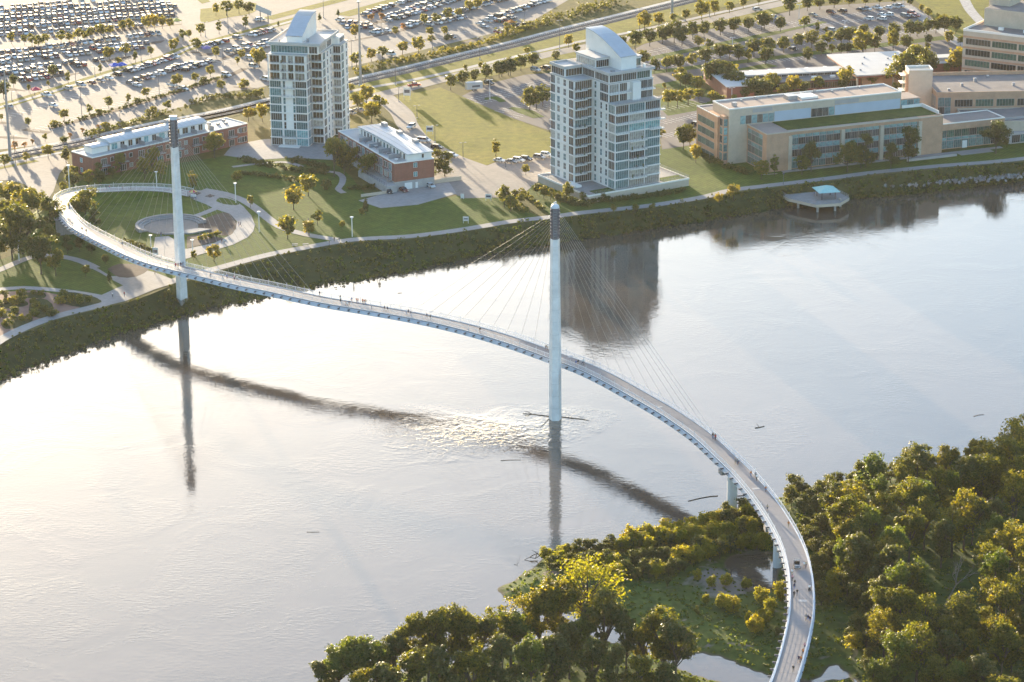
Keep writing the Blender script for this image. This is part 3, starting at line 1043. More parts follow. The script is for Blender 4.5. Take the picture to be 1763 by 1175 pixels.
post_me = rail_post(1.3)
tall_me = rail_post(2.0)
for side in (-1, 1):
    lat = side * (HW - 0.06)
    s = 0.6
    k = 0
    while s < S_END:
        p, t, n = on_deck(s, lat)
        put('rail_post', post_me if k % 2 else tall_me, bridge, p, math.atan2(n[1], n[0]) + (0 if side > 0 else math.pi))
        s += 3.4
        k += 1
    L = lat + .05 * side
    part('handrail', sweep([(L - .04, 1.27), (L + .04, 1.27), (L + .04, 1.36), (L - .04, 1.36)], 0.5, S_END), 'steel_white', bridge)
    mb = MB()
    for h in (.12, .30, .48, .66, .84, 1.02, 1.18):
        b_ = sweep([(L - .012, h), (L + .012, h), (L + .012, h + .03), (L - .012, h + .03)], 0.5, S_END, 2.2)
        o0 = len(mb.v)
        mb.v += b_.v
        mb.f += [tuple(o0 + i for i in f) for f in b_.f]
        mb.m += b_.m
    o = part('rail_mesh', mb, 'steel_white', bridge)
    part('kerb', sweep([(lat - .1, .0), (lat + .1, .0), (lat + .1, .12), (lat - .1, .12)], 0.5, S_END), 'steel_white', bridge)

# embankment that carries the ramp to the lawn
mb = MB()
ss = np.linspace(0, S_ABUT, 40)
for s in ss:
    z = on_deck(s)[0][2]
    h = max(0.05, z - .25 - G0)
    w = HW + .6
    for lat, zz in ((w + h * 1.3, G0 - .05), (w, z - .22), (-w, z - .22), (-w - h * 1.5, G0 - .05)):
        q = on_deck(s, lat)[0]
        mb.v.append((q[0], q[1], zz))
for i in range(len(ss) - 1):
    for j in range(3):
        mb.f.append((i * 4 + j, i * 4 + j + 1, (i + 1) * 4 + j + 1, (i + 1) * 4 + j))
        mb.m.append(0)
mb.f.append(tuple((len(ss) - 1) * 4 + j for j in range(4)))
mb.m.append(0)
put('embankment', mb.mesh('embankment', 'lawn'), kind='structure')
p, t, n = on_deck(S_ABUT)
ang = math.atan2(n[1], n[0])
mb = MB()
mb.box(-HW - 1.6, HW + 1.0, -1.2, 1.6, G0 - p[2] - .2, -1.3)
mb.box(-HW - 1.8, HW + 1.2, -1.4, 1.8, -1.3, -.9)
part('abutment', mb, 'walk', bridge, loc=p, rz=ang)

# piers under the eastern approach
def pier(u, v, zb, rad):
    s, lat = deck_at(u, v)
    p, t, n = on_deck(s)
    mb = MB()
    top = -1.9
    zb_ = zb - p[2]
    N = 16
    mb.prism([(rad * math.cos(2 * math.pi * k / N), rad * .8 * math.sin(2 * math.pi * k / N)) for k in range(N)], zb_, top)
    o = put('pier', mb.mesh('pier', 'white_concrete'), bridge, p, math.atan2(n[1], n[0]))
    cb = MB()
    cb.prism([(-HW - .9, -1.0), (HW + .2, -1.0), (HW + .2, 1.0), (-HW - .9, 1.0)], top - .5, top + .65)
    part('pier_cap', cb, 'walk', o)


for u, v, zb, rad in ((1262, 799, -1.3, 1.35), (1340, 896, -.5, 1.2), (1380, 1020, -.5, 1.2), (1352, 1165, -.5, 1.2)):
    pier(u, v, zb, rad)


# pylons: tapering diamond shafts with a dark steel cable head
def pylon(base, zb, corner, which):
    o = None
    mb = MB()
    HT = 62.3
    hs = [zb, 3.5, 20.0, 40.0, 52.5]
    ra = [2.05, 2.02, 1.9, 1.62, 1.50]
    N = 6
    prof = [(1.0, 0.0), (0.52, 0.86), (-0.52, 0.86), (-1.0, 0.0), (-0.52, -0.86), (0.52, -0.86)] if which == 2 else [(1.0, 0.35), (0.25, 0.95), (-0.25, 0.95), (-1.0, 0.35), (-0.12, -1.0), (0.12, -1.0)]
    for h, r_ in zip(hs, ra):
        for a, b_ in prof:
            mb.v.append((a * r_ * .86, b_ * r_, h))
    for i in range(len(hs) - 1):
        for j in range(6):
            j2 = (j + 1) % 6
            mb.f.append((i * 6 + j, i * 6 + j2, (i + 1) * 6 + j2, (i + 1) * 6 + j))
            mb.m.append(0)
    mb.f.append(tuple((len(hs) - 1) * 6 + j for j in range(6)))
    mb.m.append(0)
    o = put('pylon', mb.mesh('pylon', 'pylon_concrete'), bridge, (base[0], base[1], 0), 0,
            label='white pylon standing in the river, deck passing behind it' if which == 2 else 'white pylon at the grassy west bank, deck passing in front')
    hb = MB()
    r_ = 1.42
    hb.v = [(a * r_ * .86, b_ * r_, h) for h in (52.52, 61.2) for a, b_ in prof]
    hb.f = [(j, (j + 1) % 6, 6 + (j + 1) % 6, 6 + j) for j in range(6)] + [tuple(6 + j for j in range(6))]
    hb.m = [0] * 7
    part('pylon_head', hb, 'head_steel', o)
    # ladder rungs and anchor collars on the head
    rb = MB()
    fy = -1.47 if which == 2 else -1.50
    for k in range(18):
        z = 53.0 + k * .45
        rb.box(-.38, .38, fy - .06, fy + .06, z, z + .12, 0, True)
    for sx in (-.5, .5):
        rb.box(sx - .05, sx + .05, fy - .05, fy + .06, 52.7, 61.0, 0, True)
    part('ladder', rb, 'galvanised', o)
    for k in range(8):
        z = 53.4 + k
        for sx in (-1, 1):
            ab = MB()
            ab.box(sx * 1.12 - .2, sx * 1.12 + .2, -.9, .5, z, z + .55, 0, True)
            part('anchor_collar', ab, 'head_steel', o)
    cb = MB()
    N = 14
    if which == 2:
        for k, (rr, z) in enumerate(((1.22, 61.2), (1.18, 61.6), (.95, 62.0), (.55, 62.3))):
            for j in range(N):
                cb.v.append((rr * math.cos(2 * math.pi * j / N), rr * .9 * math.sin(2 * math.pi * j / N), z))
        for i in range(3):
            for j in range(N):
                j2 = (j + 1) % N
                cb.f.append((i * N + j, i * N + j2, (i + 1) * N + j2, (i + 1) * N + j))
                cb.m.append(0)
        cb.f.append(tuple(3 * N + j for j in range(N)))
        cb.m.append(0)
        cb.box(-.35, -.1, -.3, .3, 62.25, 62.8)
        cb.box(.12, .35, -.3, .3, 62.25, 63.0)
    else:
        cb.box(-1.0, 1.1, -.5, 1.2, 61.2, 62.1)
        cb.box(-1.15, 1.2, -.6, 1.35, 62.1, 62.3)
    part('pylon_cap', cb, 'steel_white', o)
    if which == 1:
        pb = MB()
        pb.prism([(a * 2.22 * .86, b_ * 2.22) for a, b_ in prof], -.6, 3.3)
        part('plinth', pb, 'walk', o)
    return o


base2, base1 = site(956, 721.5, 0), site(314, 531, 0)
pylon(base2, -1.3, 0, 2)
pylon(base1, -.6, 0, 1)
# bearing bracket that holds the deck to each pylon
for base, u, v in ((base2, 956, 612), (base1, 312, 463)):
    s, lat = deck_at(u, v)
    p, t, n = on_deck(s)
    mb = MB()
    mb.bar((base[0], base[1], p[2] - 1.9), (p[0], p[1], p[2] - 1.6), 1.4, .8)
    part('deck_bracket', mb, 'steel_dark', bridge)


# stay cables to the far edge of the deck
def stays(base, stations, lat_sign):
    m = len(stations)
    mid = deck_at(*( (956, 612) if base is base2 else (312, 463)))[0]
    for s in stations:
        far_ = abs(s - mid) / max(abs(q - mid) for q in stations)
        zt = 52.8 + 8.0 * far_
        q, t, n = on_deck(s, lat_sign * (HW + .2), -.3)
        top = np.array((base[0] + math.copysign(.8, q[0] - base[0]), base[1], zt))
        mb = MB()
        d = q - top
        L = np.linalg.norm(d)
        pts = []
        for k in range(7):
            f = k / 6
            pp = top + d * f
            pp[2] -= 4 * f * (1 - f) * L * 0.004
            pts.append(pp)
        mb.tube(pts, 0.034, 5)
        part('stay_cable', mb, 'cable_sheath', bridge)


m2, m1 = deck_at(956, 612)[0], deck_at(312, 463)[0]
e2r, e2l = deck_at(1235, 760)[0], deck_at(675, 533)[0]
e1r, e1l = deck_at(545, 508)[0], deck_at(140, 378)[0]
st2 = [m2 + (e2r - m2) * k / 11 for k in range(2, 12)] + [m2 + (e2l - m2) * k / 11 for k in range(2, 12)]
st1 = [m1 + (e1r - m1) * k / 11 for k in range(2, 12)] + [m1 + (e1l - m1) * k / 13 for k in range(2, 14)]
stays(base2, st2, 1)
stays(base1, st1, 1)
# lateral sign check happens at layout time: +1 is the side away from the camera
# small pale plates let into the deck
for u, v in ((981, 614), (1135, 701), (1301, 841), (1382, 1035)):
    s, lat = deck_at(u, v)
    p, t, n = on_deck(s, lat, .012)
    mb = MB()
    mb.box(-.55, .55, -.9, .9, -.01, .0)
    part('deck_plate', mb, 'deck_pale', bridge, loc=p, rz=math.atan2(t[1], t[0]))

# ------------------------------------------------------------------ buildings
def glass_pane(name, col, rough=0.1, var=0.5):
    m, nt, b = new_mat(name)
    oi = nt.nodes.new('ShaderNodeObjectInfo')
    r = ramp(nt, oi.outputs['Random'], [(0.0, tuple(c * (1 - var) for c in col)), (0.5, col), (1.0, tuple(min(1, c * (1 + var)) for c in col))])
    n = noise(nt, 0.9, 2)
    r2 = ramp(nt, n.outputs[0], [(0.38, (0.65, 0.65, 0.65)), (0.6, (1.1, 1.1, 1.1))])
    nt.links.new(mix(nt, r.outputs[0], r2.outputs[0], 1.0, 'MULTIPLY'), b.inputs['Base Color'])
    b.inputs['Roughness'].default_value = rough
    b.inputs['Specular IOR Level'].default_value = 0.45
    return m


glass_pane('glass_teal', (0.11, 0.19, 0.185), 0.12, 0.35)
glass_pane('glass_pale', (0.21, 0.38, 0.38), 0.15, 0.2)
glass_pane('glass_dark', (0.055, 0.05, 0.042), 0.08, 0.6)
glass_pane('glass_brown', (0.10, 0.075, 0.05), 0.1, 0.5)
glass_pane('glass_green', (0.07, 0.13, 0.095), 0.1, 0.4)
glass_pane('glass_blind', (0.36, 0.33, 0.28), 0.3, 0.3)
plain('panel_white', (0.78, 0.74, 0.68), 0.6, 0.05, 0.25, fine=1.5)
plain('roof_white', (0.46, 0.447, 0.43), 0.7, 0.06, 0.2)
plain('roof_metal', (0.47, 0.49, 0.50), 0.6, 0.05, 0.3, spec=0.6)
plain('roof_blue', (0.44, 0.455, 0.48), 0.65, 0.06, 0.4, spec=0.6)
plain('roof_gravel', (0.19, 0.165, 0.155), 0.95, 0.15, 0.15, fine=2.0)
plain('roof_tan', (0.36, 0.27, 0.22), 0.95, 0.12, 0.15, fine=1.5)
plain('wall_blue', (0.40, 0.46, 0.53), 0.6, 0.05, 0.3)
plain('precast', (0.50, 0.415, 0.32), 0.85, 0.07, 0.3, fine=1.2)
plain('precast_grey', (0.36, 0.34, 0.33), 0.85, 0.08, 0.3)
blocks('brick_red', (0.27, 0.078, 0.048), (0.31, 0.10, 0.06), (0.20, 0.13, 0.10), 1.0, 0.42, 0.14, ms=0.018)
blocks('brick_tan', (0.47, 0.255, 0.145), (0.52, 0.29, 0.17), (0.38, 0.29, 0.22), 1.0, 0.42, 0.14, ms=0.018)
blocks('block_grey', (0.34, 0.33, 0.32), (0.38, 0.37, 0.36), (0.28, 0.27, 0.26), 1.0, 0.8, 0.4, ms=0.02)
plain('door_white', (0.7, 0.7, 0.68), 0.5, 0.05)

WIN = {}


def win_me(w, h, nx, ny, glass, frame='steel_white'):
    key = (round(w, 2), round(h, 2), nx, ny, glass, frame)
    if key in WIN:
        return WIN[key]
    mb = MB()
    mb.poly([(-w / 2, -.05, 0), (w / 2, -.05, 0), (w / 2, -.05, h), (-w / 2, -.05, h)], 1)
    fw = .11
    for i in range(nx + 1):
        x = -w / 2 + w * i / nx
        e = fw * (1.0 if i in (0, nx) else .6)
        x0, x1 = max(-w / 2, x - e / 2), min(w / 2, x + e / 2)
        mb.box(x0, x1, -.14, .02, 0, h)
    for j in range(ny + 1):
        z = h * j / ny
        e = fw * (1.0 if j in (0, ny) else .6)
        z0, z1 = max(0, z - e / 2), min(h, z + e / 2)
        mb.box(-w / 2 + .02, w / 2 - .02, -.135, .02, z0, z1, 0, True)
    WIN[key] = mb.mesh('window', [frame, glass])
    return WIN[key]


ROT = {'-y': 0.0, '-x': -R(90), '+x': R(90), '+y': R(180)}


def face_loc(face, plane, u, z):
    return (u, plane, z) if face in ('-y', '+y') else (plane, u, z)


def window(parent, face, plane, u, z, w, h, nx=2, ny=1, glass='glass_dark', frame='steel_white'):
    if glass in ('glass_dark', 'glass_brown', 'glass_teal') and frame == 'steel_white' and random.random() < .14:
        glass = 'glass_blind'
    return put('window', win_me(w, h, nx, ny, glass, frame), parent, face_loc(face, plane, u, z), ROT[face])


BAL = {}


def balcony(parent, face, plane, u, z, w, d=1.6, rail='galvanised'):
    key = (round(w, 2), round(d, 2), rail)
    if key not in BAL:
        mb = MB()
        mb.box(-w / 2, w / 2, -d, .05, -.28, 0, 0, True)
        hgt = 1.08
        n = max(2, int(w / 1.3))
        for i in range(n + 1):
            x = -w / 2 + .06 + (w - .12) * i / n
            mb.box(x - .03, x + .03, -d + .03, -d + .09, 0, hgt, 1)
        for hh in (.3, .55, .8, hgt):
            mb.box(-w / 2, w / 2, -d + .04, -d + .08, hh - .03, hh, 1, True)
            for sx in (-1, 1):
                x = sx * (w / 2 - .04)
                mb.box(x - .02, x + .02, -d + .09, 0, hh - .03, hh, 1, True)
        BAL[key] = mb.mesh('balcony', ['precast_grey' if rail == 'steel_dark' else 'panel_white', rail])
    return put('balcony', BAL[key], parent, face_loc(face, plane, u, z), ROT[face])


def building(name, p, rz, label, cat='building', z=G0, sc=None):
    return put(name, None, loc=(p[0], p[1], z), rz=rz, label=label, cat=cat, sc=sc)


def bpart(parent, name, mat, *boxes, **k):
    mb = MB()
    for b_ in boxes:
        mb.box(*b_)
    return part(name, mb, mat, parent, **k)


def parapet(parent, x0, x1, y0, y1, z, h, t, mat, name='parapet'):
    mb = MB()
    mb.box(x0, x1, y0, y0 + t, z, z + h)
    mb.box(x0, x1, y1 - t, y1, z, z + h)
    mb.box(x0, x0 + t, y0 + t, y1 - t, z, z + h)
    mb.box(x1 - t, x1, y0 + t, y1 - t, z, z + h)
    return part(name, mb, mat, parent)


def pick(*opts):
    return random.choice(opts)


def sail(parent, x0, x1, y0, y1, zb, hl, hh, mat_top, mat_side, panel=None):
    """curved fin over the lift overrun: low at y0, high at y1, convex top"""
    mb = MB()
    n = 14
    prof = []
    for k in range(n + 1):
        t = k / n
        prof.append((y0 + (y1 - y0) * t, zb + hl + (hh - hl) * math.sin(t * math.pi / 2) ** 1.05))
    for k in range(n):
        (ya, za), (yb, zc) = prof[k], prof[k + 1]
        mb.poly([(x0, ya, zb), (x0, ya, za), (x0, yb, zc), (x0, yb, zb)], 0)
        mb.poly([(x1, yb, zb), (x1, yb, zc), (x1, ya, za), (x1, ya, zb)], 0)
    mb.poly([(x0, y0, zb), (x1, y0, zb), (x1, y0, zb + hl), (x0, y0, zb + hl)], 0)
    mb.poly([(x1, y1, zb), (x0, y1, zb), (x0, y1, zb + hh), (x1, y1, zb + hh)], 0)
    o = part('roof_sail', mb, mat_side, parent)
    for k in range(n):
        (ya, za), (yb, zc) = prof[k], prof[k + 1]
        tb = MB()
        e = .3
        pts = [(x0 - e, ya, za + .05), (x1 + e, ya, za + .05), (x1 + e, yb - .06, zc + .05), (x0 - e, yb - .06, zc + .05)]
        tb.poly(pts)
        tb.poly([(pts[0][0], pts[0][1], pts[0][2] - .25), pts[0], pts[3], (pts[3][0], pts[3][1], pts[3][2] - .25)])
        tb.poly([pts[1], (pts[1][0], pts[1][1], pts[1][2] - .25), (pts[2][0], pts[2][1], pts[2][2] - .25), pts[2]])
        if k == 0:
            tb.poly([(pts[0][0], pts[0][1], pts[0][2] - .3), (pts[1][0], pts[1][1], pts[1][2] - .3), pts[1], pts[0]])
        part('roof_panel', tb, panel if (panel and k < n * .62) else mat_top, o)


# ---- condominium tower on the plaza
FH = 3.5
p = (-90.97, 965.6)
T1 = building('condominium_tower', p, R(-13.1), 'white glazed condominium tower with tall curved roof fin on the pale plaza', 'tower', sc=(.936, .936, .9126))
bpart(T1, 'wall', 'panel_white', (0, 15.8, 0, 24, 0, 38.5), (.0, 20.7, 6, 29, -.0, 38.48), (0, 24, 21, 31, 0, 38.46))
bpart(T1, 'terrace_slab', 'roof_white', (-.3, 16.1, -.3, 6.5, 38.5, 38.8), (16.1, 21, 5.7, 21, 38.5, 38.8), (16, 24.3, 20.7, 31.3, 38.48, 38.9))
bpart(T1, 'penthouse_wall', 'panel_white', (.4, 20.3, 2.0, 27, 38.7, 42.4), (20.3, 23, 21.8, 30, 38.7, 41.5))
bpart(T1, 'roof', 'roof_white', (-.5, 21.4, 1.2, 28, 42.4, 42.8))
parapet(T1, -.5, 21.4, 1.2, 28, 42.8, .75, .4, 'roof_white')
sail(T1, 6.3, 12.8, 4.6, 25, 42.8, 2.7, 9.4, 'roof_white', 'panel_white', 'roof_blue')
bpart(T1, 'roof_vent', 'galvanised', (14.2, 15.2, 6, 7, 42.8, 44.3))
bpart(T1, 'roof_vent', 'galvanised', (3.0, 3.5, 5, 5.5, 42.8, 43.8))
# front: two glazed bays with a white spine between
for r in range(8):
    z = .25 + r * FH
    for u in (2.6, 13.3):
        g = 'glass_teal' if r in (1, 2, 4, 5, 6) and (r != 4) else pick('glass_dark', 'glass_brown', 'glass_teal')
        if r < 2 and u > 5:
            g = 'glass_pale'
        window(T1, '-y', 0, u, z, 4.6, FH - .45, 5, 1, g)
    if r < 2:
        window(T1, '-y', 0, 8.15, z, 5.0, FH - .45, 5, 1, pick('glass_teal', 'glass_dark'))
    else:
        for u in (6.2, 10.3):
            window(T1, '-y', 0, u, z, 1.0, FH - .6, 1, 2, pick('glass_dark', 'glass_teal', 'glass_brown'))
    for k, yy in enumerate((1.6, 4.4)):
        window(T1, '+x', 15.8, yy, z, 2.4, FH - .45, 2, 1, pick('glass_teal', 'glass_dark'))
for r in (1, 6, 7):
    balcony(T1, '-y', 0, 8.2, .1 + r * FH, 6.0, 1.5)
for r in range(8, 11):
    z = .25 + r * FH
    for u, w in ((2.6, 4.2), (6.6, 2.2), (9.4, 2.4), (13.2, 4.2)):
        window(T1, '-y', 0, u, z, w, FH - .5, 3 if w > 3 else 2, 1, pick('glass_brown', 'glass_brown', 'glass_dark'))
    balcony(T1, '-y', 0, 7.9, .1 + r * FH, 15.7, 1.5)
    for yy in (1.6, 4.4):
        window(T1, '+x', 15.8, yy, z, 2.2, FH - .5, 2, 1, pick('glass_brown', 'glass_dark'))
for u in (.25, 5.15, 8.0, 11.0, 15.6):
    bpart(T1, 'loggia_post', 'panel_white', (u - .2, u + .2, -1.45, -1.05, 8 * FH + .1, 38.5))
# stepped balcony bays down the right flank
for r in range(11):
    z = .25 + r * FH
    window(T1, '-y', 6, 18.3, z, 4.2, FH - .5, 3, 1, pick('glass_brown', 'glass_dark', 'glass_brown'))
    window(T1, '-y', 21, 22.4, z, 3.0, FH - .5, 3, 1, pick('glass_brown', 'glass_dark', 'glass_brown'))
    if r:
        balcony(T1, '-y', 6, 18.5, .1 + r * FH, 4.6, 1.7)
        balcony(T1, '-y', 21, 22.5, .1 + r * FH, 3.6, 1.7)
    window(T1, '+x', 20.7, 8.2, z, 3.2, FH - .5, 2, 1, pick('glass_teal', 'glass_dark', 'glass_brown'))
    for yy in (13, 17.5):
        window(T1, '+x', 20.7, yy, z + .3, 1.5, FH - 1.1, 1, 2, pick('glass_dark', 'glass_brown', 'glass_teal'))
    window(T1, '+x', 24, 23.2, z, 3.2, FH - .5, 2, 1, pick('glass_teal', 'glass_dark'))
    window(T1, '+x', 24, 29, z + .3, 1.5, FH - 1.1, 1, 2, pick('glass_dark', 'glass_brown'))
    for yy in (3, 9, 15, 21):
        window(T1, '-x', 0, yy, z, 2.6, FH - .6, 2, 1, pick('glass_brown', 'glass_dark', 'glass_teal'))
    if r:
        balcony(T1, '-x', 0, 12, .1 + r * FH, 4.0, 1.4)
window(T1, '-y', 2.0, 9.3, 39.1, 13.5, 2.9, 11, 1, 'glass_teal')
window(T1, '-y', 2.0, 1.8, 39.1, 2.2, 2.9, 2, 1, 'glass_green')
window(T1, '-y', 2.0, 18.3, 39.1, 3.4, 2.9, 3, 1, 'glass_dark')
window(T1, '+x', 20.3, 8, 39.1, 10, 2.9, 7, 1, 'glass_teal')
window(T1, '+x', 20.3, 17, 39.1, 6, 2.9, 4, 1, 'glass_dark')
window(T1, '+x', 23, 26, 39.1, 6, 2.0, 4, 1, 'glass_dark')
bpart(T1, 'entrance_canopy', 'panel_white', (4, 12.5, -3.2, 0, 0, .5))

# ---- condominium tower on the podium by the river
FH2 = 3.3
p = (34.41, 892.7)
T2 = building('condominium_tower', p, R(31.3), 'taller white and glass condominium tower on a podium beside the river path', 'tower', sc=(.85, .85, 1.023))
PZ = 2.6
zt = [PZ + FH2 * i for i in range(13)]
bpart(T2, 'podium_wall', 'precast', (-14.5, 36, -7.2, 32, -.3, PZ - .25))
bpart(T2, 'podium_deck', 'walk', (-14.3, 35.8, -7.0, 31.8, PZ - .25, PZ))
parapet(T2, -14.6, 36.1, -7.3, 32.1, PZ - .25, .55, .35, 'panel_white', 'podium_coping')
mb = MB()
for a, b_ in (((-14.4, -7.1), (35.9, -7.1)), ((35.9, -7.1), (35.9, 30)), ((-14.4, -7.1), (-14.4, 30))):
    A, B = np.array((*a, PZ + .3)), np.array((*b_, PZ + .3))
    for hh in (.35, .65, .95):
        mb.bar(A + (0, 0, hh), B + (0, 0, hh), .05, .05)
    n = int(np.linalg.norm(B - A) / 2)
    for i in range(n + 1):
        q = A + (B - A) * i / n
        mb.bar(q, q + (0, 0, .95), .06, .06)
part('podium_railing', mb, 'galvanised', T2)
bpart(T2, 'roof_lawn', 'lawn', (-10, -.3, -6.6, -1.0, PZ, PZ + .12))
bpart(T2, 'roof_lawn', 'lawn', (24, 35.2, -6.6, 0, PZ, PZ + .12))
bpart(T2, 'planter', 'panel_white', (-12, -9.2, 6, 14, PZ, PZ + .7))
bpart(T2, 'wall', 'panel_white', (0, 22, 0, 30, PZ, zt[11]), (-9, 0, 12.5, 30.5, PZ, zt[11] - .02), (0, 22.4, -5, 0, PZ, zt[9]))
bpart(T2, 'terrace_slab', 'roof_white', (-9.3, .3, 12.2, 30.8, zt[11] - .02, zt[11] + .28), (-.3, 22.3, -.3, 30.3, zt[11], zt[11] + .26), (-.3, 22.8, -5.6, 0, zt[9], zt[9] + .3))
bpart(T2, 'penthouse_wall', 'panel_white', (.3, 21.6, .3, 29.7, zt[11] + .26, zt[12] - .1), (-8.7, .3, 20, 30.2, zt[11] + .26, zt[12] - .1))
bpart(T2, 'roof', 'roof_white', (-.6, 22.6, -.7, 30.4, zt[12] - .1, zt[12] + .25), (-9.3, -.6, 19.4, 30.8, zt[12] - .1, zt[12] + .22))
parapet(T2, -.6, 22.6, -.7, 30.4, zt[12] + .25, .6, .35, 'roof_white')
parapet(T2, -9.3, -.95, 19.4, 30.8, zt[12] + .22, .6, .35, 'roof_white')
bpart(T2, 'upper_penthouse', 'panel_white', (1.5, 8.0, 12, 27, zt[12] + .25, zt[12] + 3.4), (16, 20, 6, 24, zt[12] + .25, zt[12] + 3.5))
bpart(T2, 'upper_roof', 'roof_white', (1.1, 8.0, 11.6, 27.4, zt[12] + 3.4, zt[12] + 3.9), (16, 20.4, 5.6, 24.4, zt[12] + 3.5, zt[12] + 4.0))
sail(T2, 8.2, 15.8, 3.2, 30, zt[12] + .25, 4.6, 11.0, 'roof_metal', 'panel_white', 'roof_blue')
window(T2, '-x', 1.5, 19.5, zt[12] + .5, 14, 2.5, 10, 1, 'glass_teal')
window(T2, '-y', 12, 4.7, zt[12] + .5, 6.2, 2.5, 6, 1, 'glass_dark')
window(T2, '-y', 6, 18, zt[12] + .5, 3.6, 2.6, 4, 1, 'glass_green')
bpart(T2, 'roof_dish', 'panel_white', (19, 20, 2.5, 3.3, zt[12] + .25, zt[12] + 1.5))
bpart(T2, 'roof_unit', 'galvanised', (3, 4.6, 2.2, 3.4, zt[12] + .25, zt[12] + .9))
for r in range(11):
    z = zt[r] + .2
    hh = FH2 - .4
    top3 = r >= 9
    if top3:
        window(T2, '-x', 0, 3.3, z, 6.0, hh, 5, 1, 'glass_dark')
        for u, w in ((2.6, 4.6), (7.2, 3.6), (17.0, 4.0), (20.4, 2.6)):
            window(T2, '-y', 0, u, z, w, hh, 4, 1, pick('glass_brown', 'glass_dark'))
    else:
        for yy in (1.5, 5.4):
            window(T2, '-x', 0, yy, z + .35, 1.3, hh - .6, 1, 2, pick('glass_dark', 'glass_dark', 'glass_teal'))
        window(T2, '-x', 0, -2.5, z, 4.6, hh, 4, 1, pick('glass_dark', 'glass_brown', 'glass_teal') if r > 1 else 'glass_teal')
        gl = 'glass_teal' if r in (0, 1, 2, 3) else pick('glass_dark', 'glass_brown', 'glass_teal')
        for u, w, n in ((3.4, 6.3, 6), (10.7, 7.6, 7), (18.5, 7.2, 7)):
            g = 'glass_pale' if r == 6 and u > 6 else (pick('glass_teal', 'glass_teal', 'glass_dark') if u > 6 else gl)
            window(T2, '-y', -5, u, z, w, hh, n, 1, g)
        window(T2, '+x', 22.4, -2.5, z, 4.4, hh, 3, 1, 'glass_teal')
    window(T2, '-x', 0, 9.8, z + .35, 1.5, hh - .6, 1, 2, pick('glass_dark', 'glass_teal', 'glass_teal'))
    # wing
    window(T2, '-y', 12.5, -4.3, z, 8.2, hh, 8, 1, 'glass_teal' if r == 6 else pick('glass_brown', 'glass_brown', 'glass_dark'))
    window(T2, '-x', -9, 14.4, z, 3.4, hh, 3, 1, pick('glass_dark', 'glass_brown'))
    for yy in (19.4, 24.2):
        window(T2, '-x', -9, yy, z + .35, 1.9, hh - .6, 2, 2, pick('glass_dark', 'glass_brown', 'glass_teal'))
    window(T2, '-x', -9, 28.6, z, 3.2, hh, 3, 1, pick('glass_teal', 'glass_dark', 'glass_teal'))
    if r:
        balcony(T2, '-y', 12.5, -6.2, zt[r], 6.0, 1.7)
    if r == 9:
        balcony(T2, '-y', -5, 11.2, zt[r] + .3, 22.8, .5)
    elif r == 10:
        balcony(T2, '-y', 0, 5, zt[r], 10.5, 1.8)
        balcony(T2, '-y', 0, 18.4, zt[r], 7.6, 1.8)
    elif r in (8, 7):
        balcony(T2, '-y', -5, 12, zt[r], 24, 1.7)
    elif r == 6:
        balcony(T2, '-y', -5, 3.0, zt[r], 6.4, 1.7)
        balcony(T2, '-y', -5, 20, zt[r], 6.8, 1.7)
    else:
        balcony(T2, '-y', -5, 10.9, zt[r], 8.4, 1.7)
        if r % 2 == 0 and r:
            balcony(T2, '+x', 22, 4, zt[r], 4, 1.4)
bpart(T2, 'white_fin', 'panel_white', (10.6, 14.6, -2.2, 0, zt[9] + .3, zt[11] - .1))
window(T2, '-x', .3, 5.5, zt[11] + .45, 10, 2.5, 9, 1, 'glass_dark')
window(T2, '-x', .3, 15.5, zt[11] + .45, 8.5, 2.5, 8, 1, 'glass_dark')
window(T2, '-x', -8.7, 25.1, zt[11] + .45, 9.6, 2.5, 7, 1, 'glass_dark')
window(T2, '-y', 20, -4.2, zt[11] + .45, 8, 2.5, 6, 1, 'glass_brown')
for u, w in ((3.6, 6), (10.4, 7), (17.4, 6.4)):
    window(T2, '-y', .3, u, zt[11] + .45, w, 2.5, max(2, int(w)), 1, pick('glass_dark', 'glass_green'))
window(T2, '+x', 21.6, 8, zt[11] + .45, 12, 2.5, 8, 1, 'glass_green')


for r in range(1, 12):
    z0, z1 = zt[r] - .12, zt[r] + .2
    mb = MB()
    mb.box(-.28, 22.28, -.26, 30.3, z0, z1, 0, True)
    mb.box(-9.28, -.29, 12.24, 30.78, z0, z1 - .02, 0, True)
    if r < 10:
        mb.box(-.26, 22.68, -5.28, -.27, z0, z1 - .01, 0, True)
    part('floor_slab', mb, 'panel_white', T2)
for r in range(1, 11):
    mb = MB()
    z0, z1 = r * FH - .12, r * FH + .22
    mb.box(-.24, 16.04, -.26, 6.0, z0, z1, 0, True)
    mb.box(-.23, 20.94, 6.01, 21.0, z0, z1 - .01, 0, True)
    mb.box(-.22, 24.24, 21.01, 31.2, z0, z1 - .02, 0, True)
    part('floor_slab', mb, 'panel_white', T1)

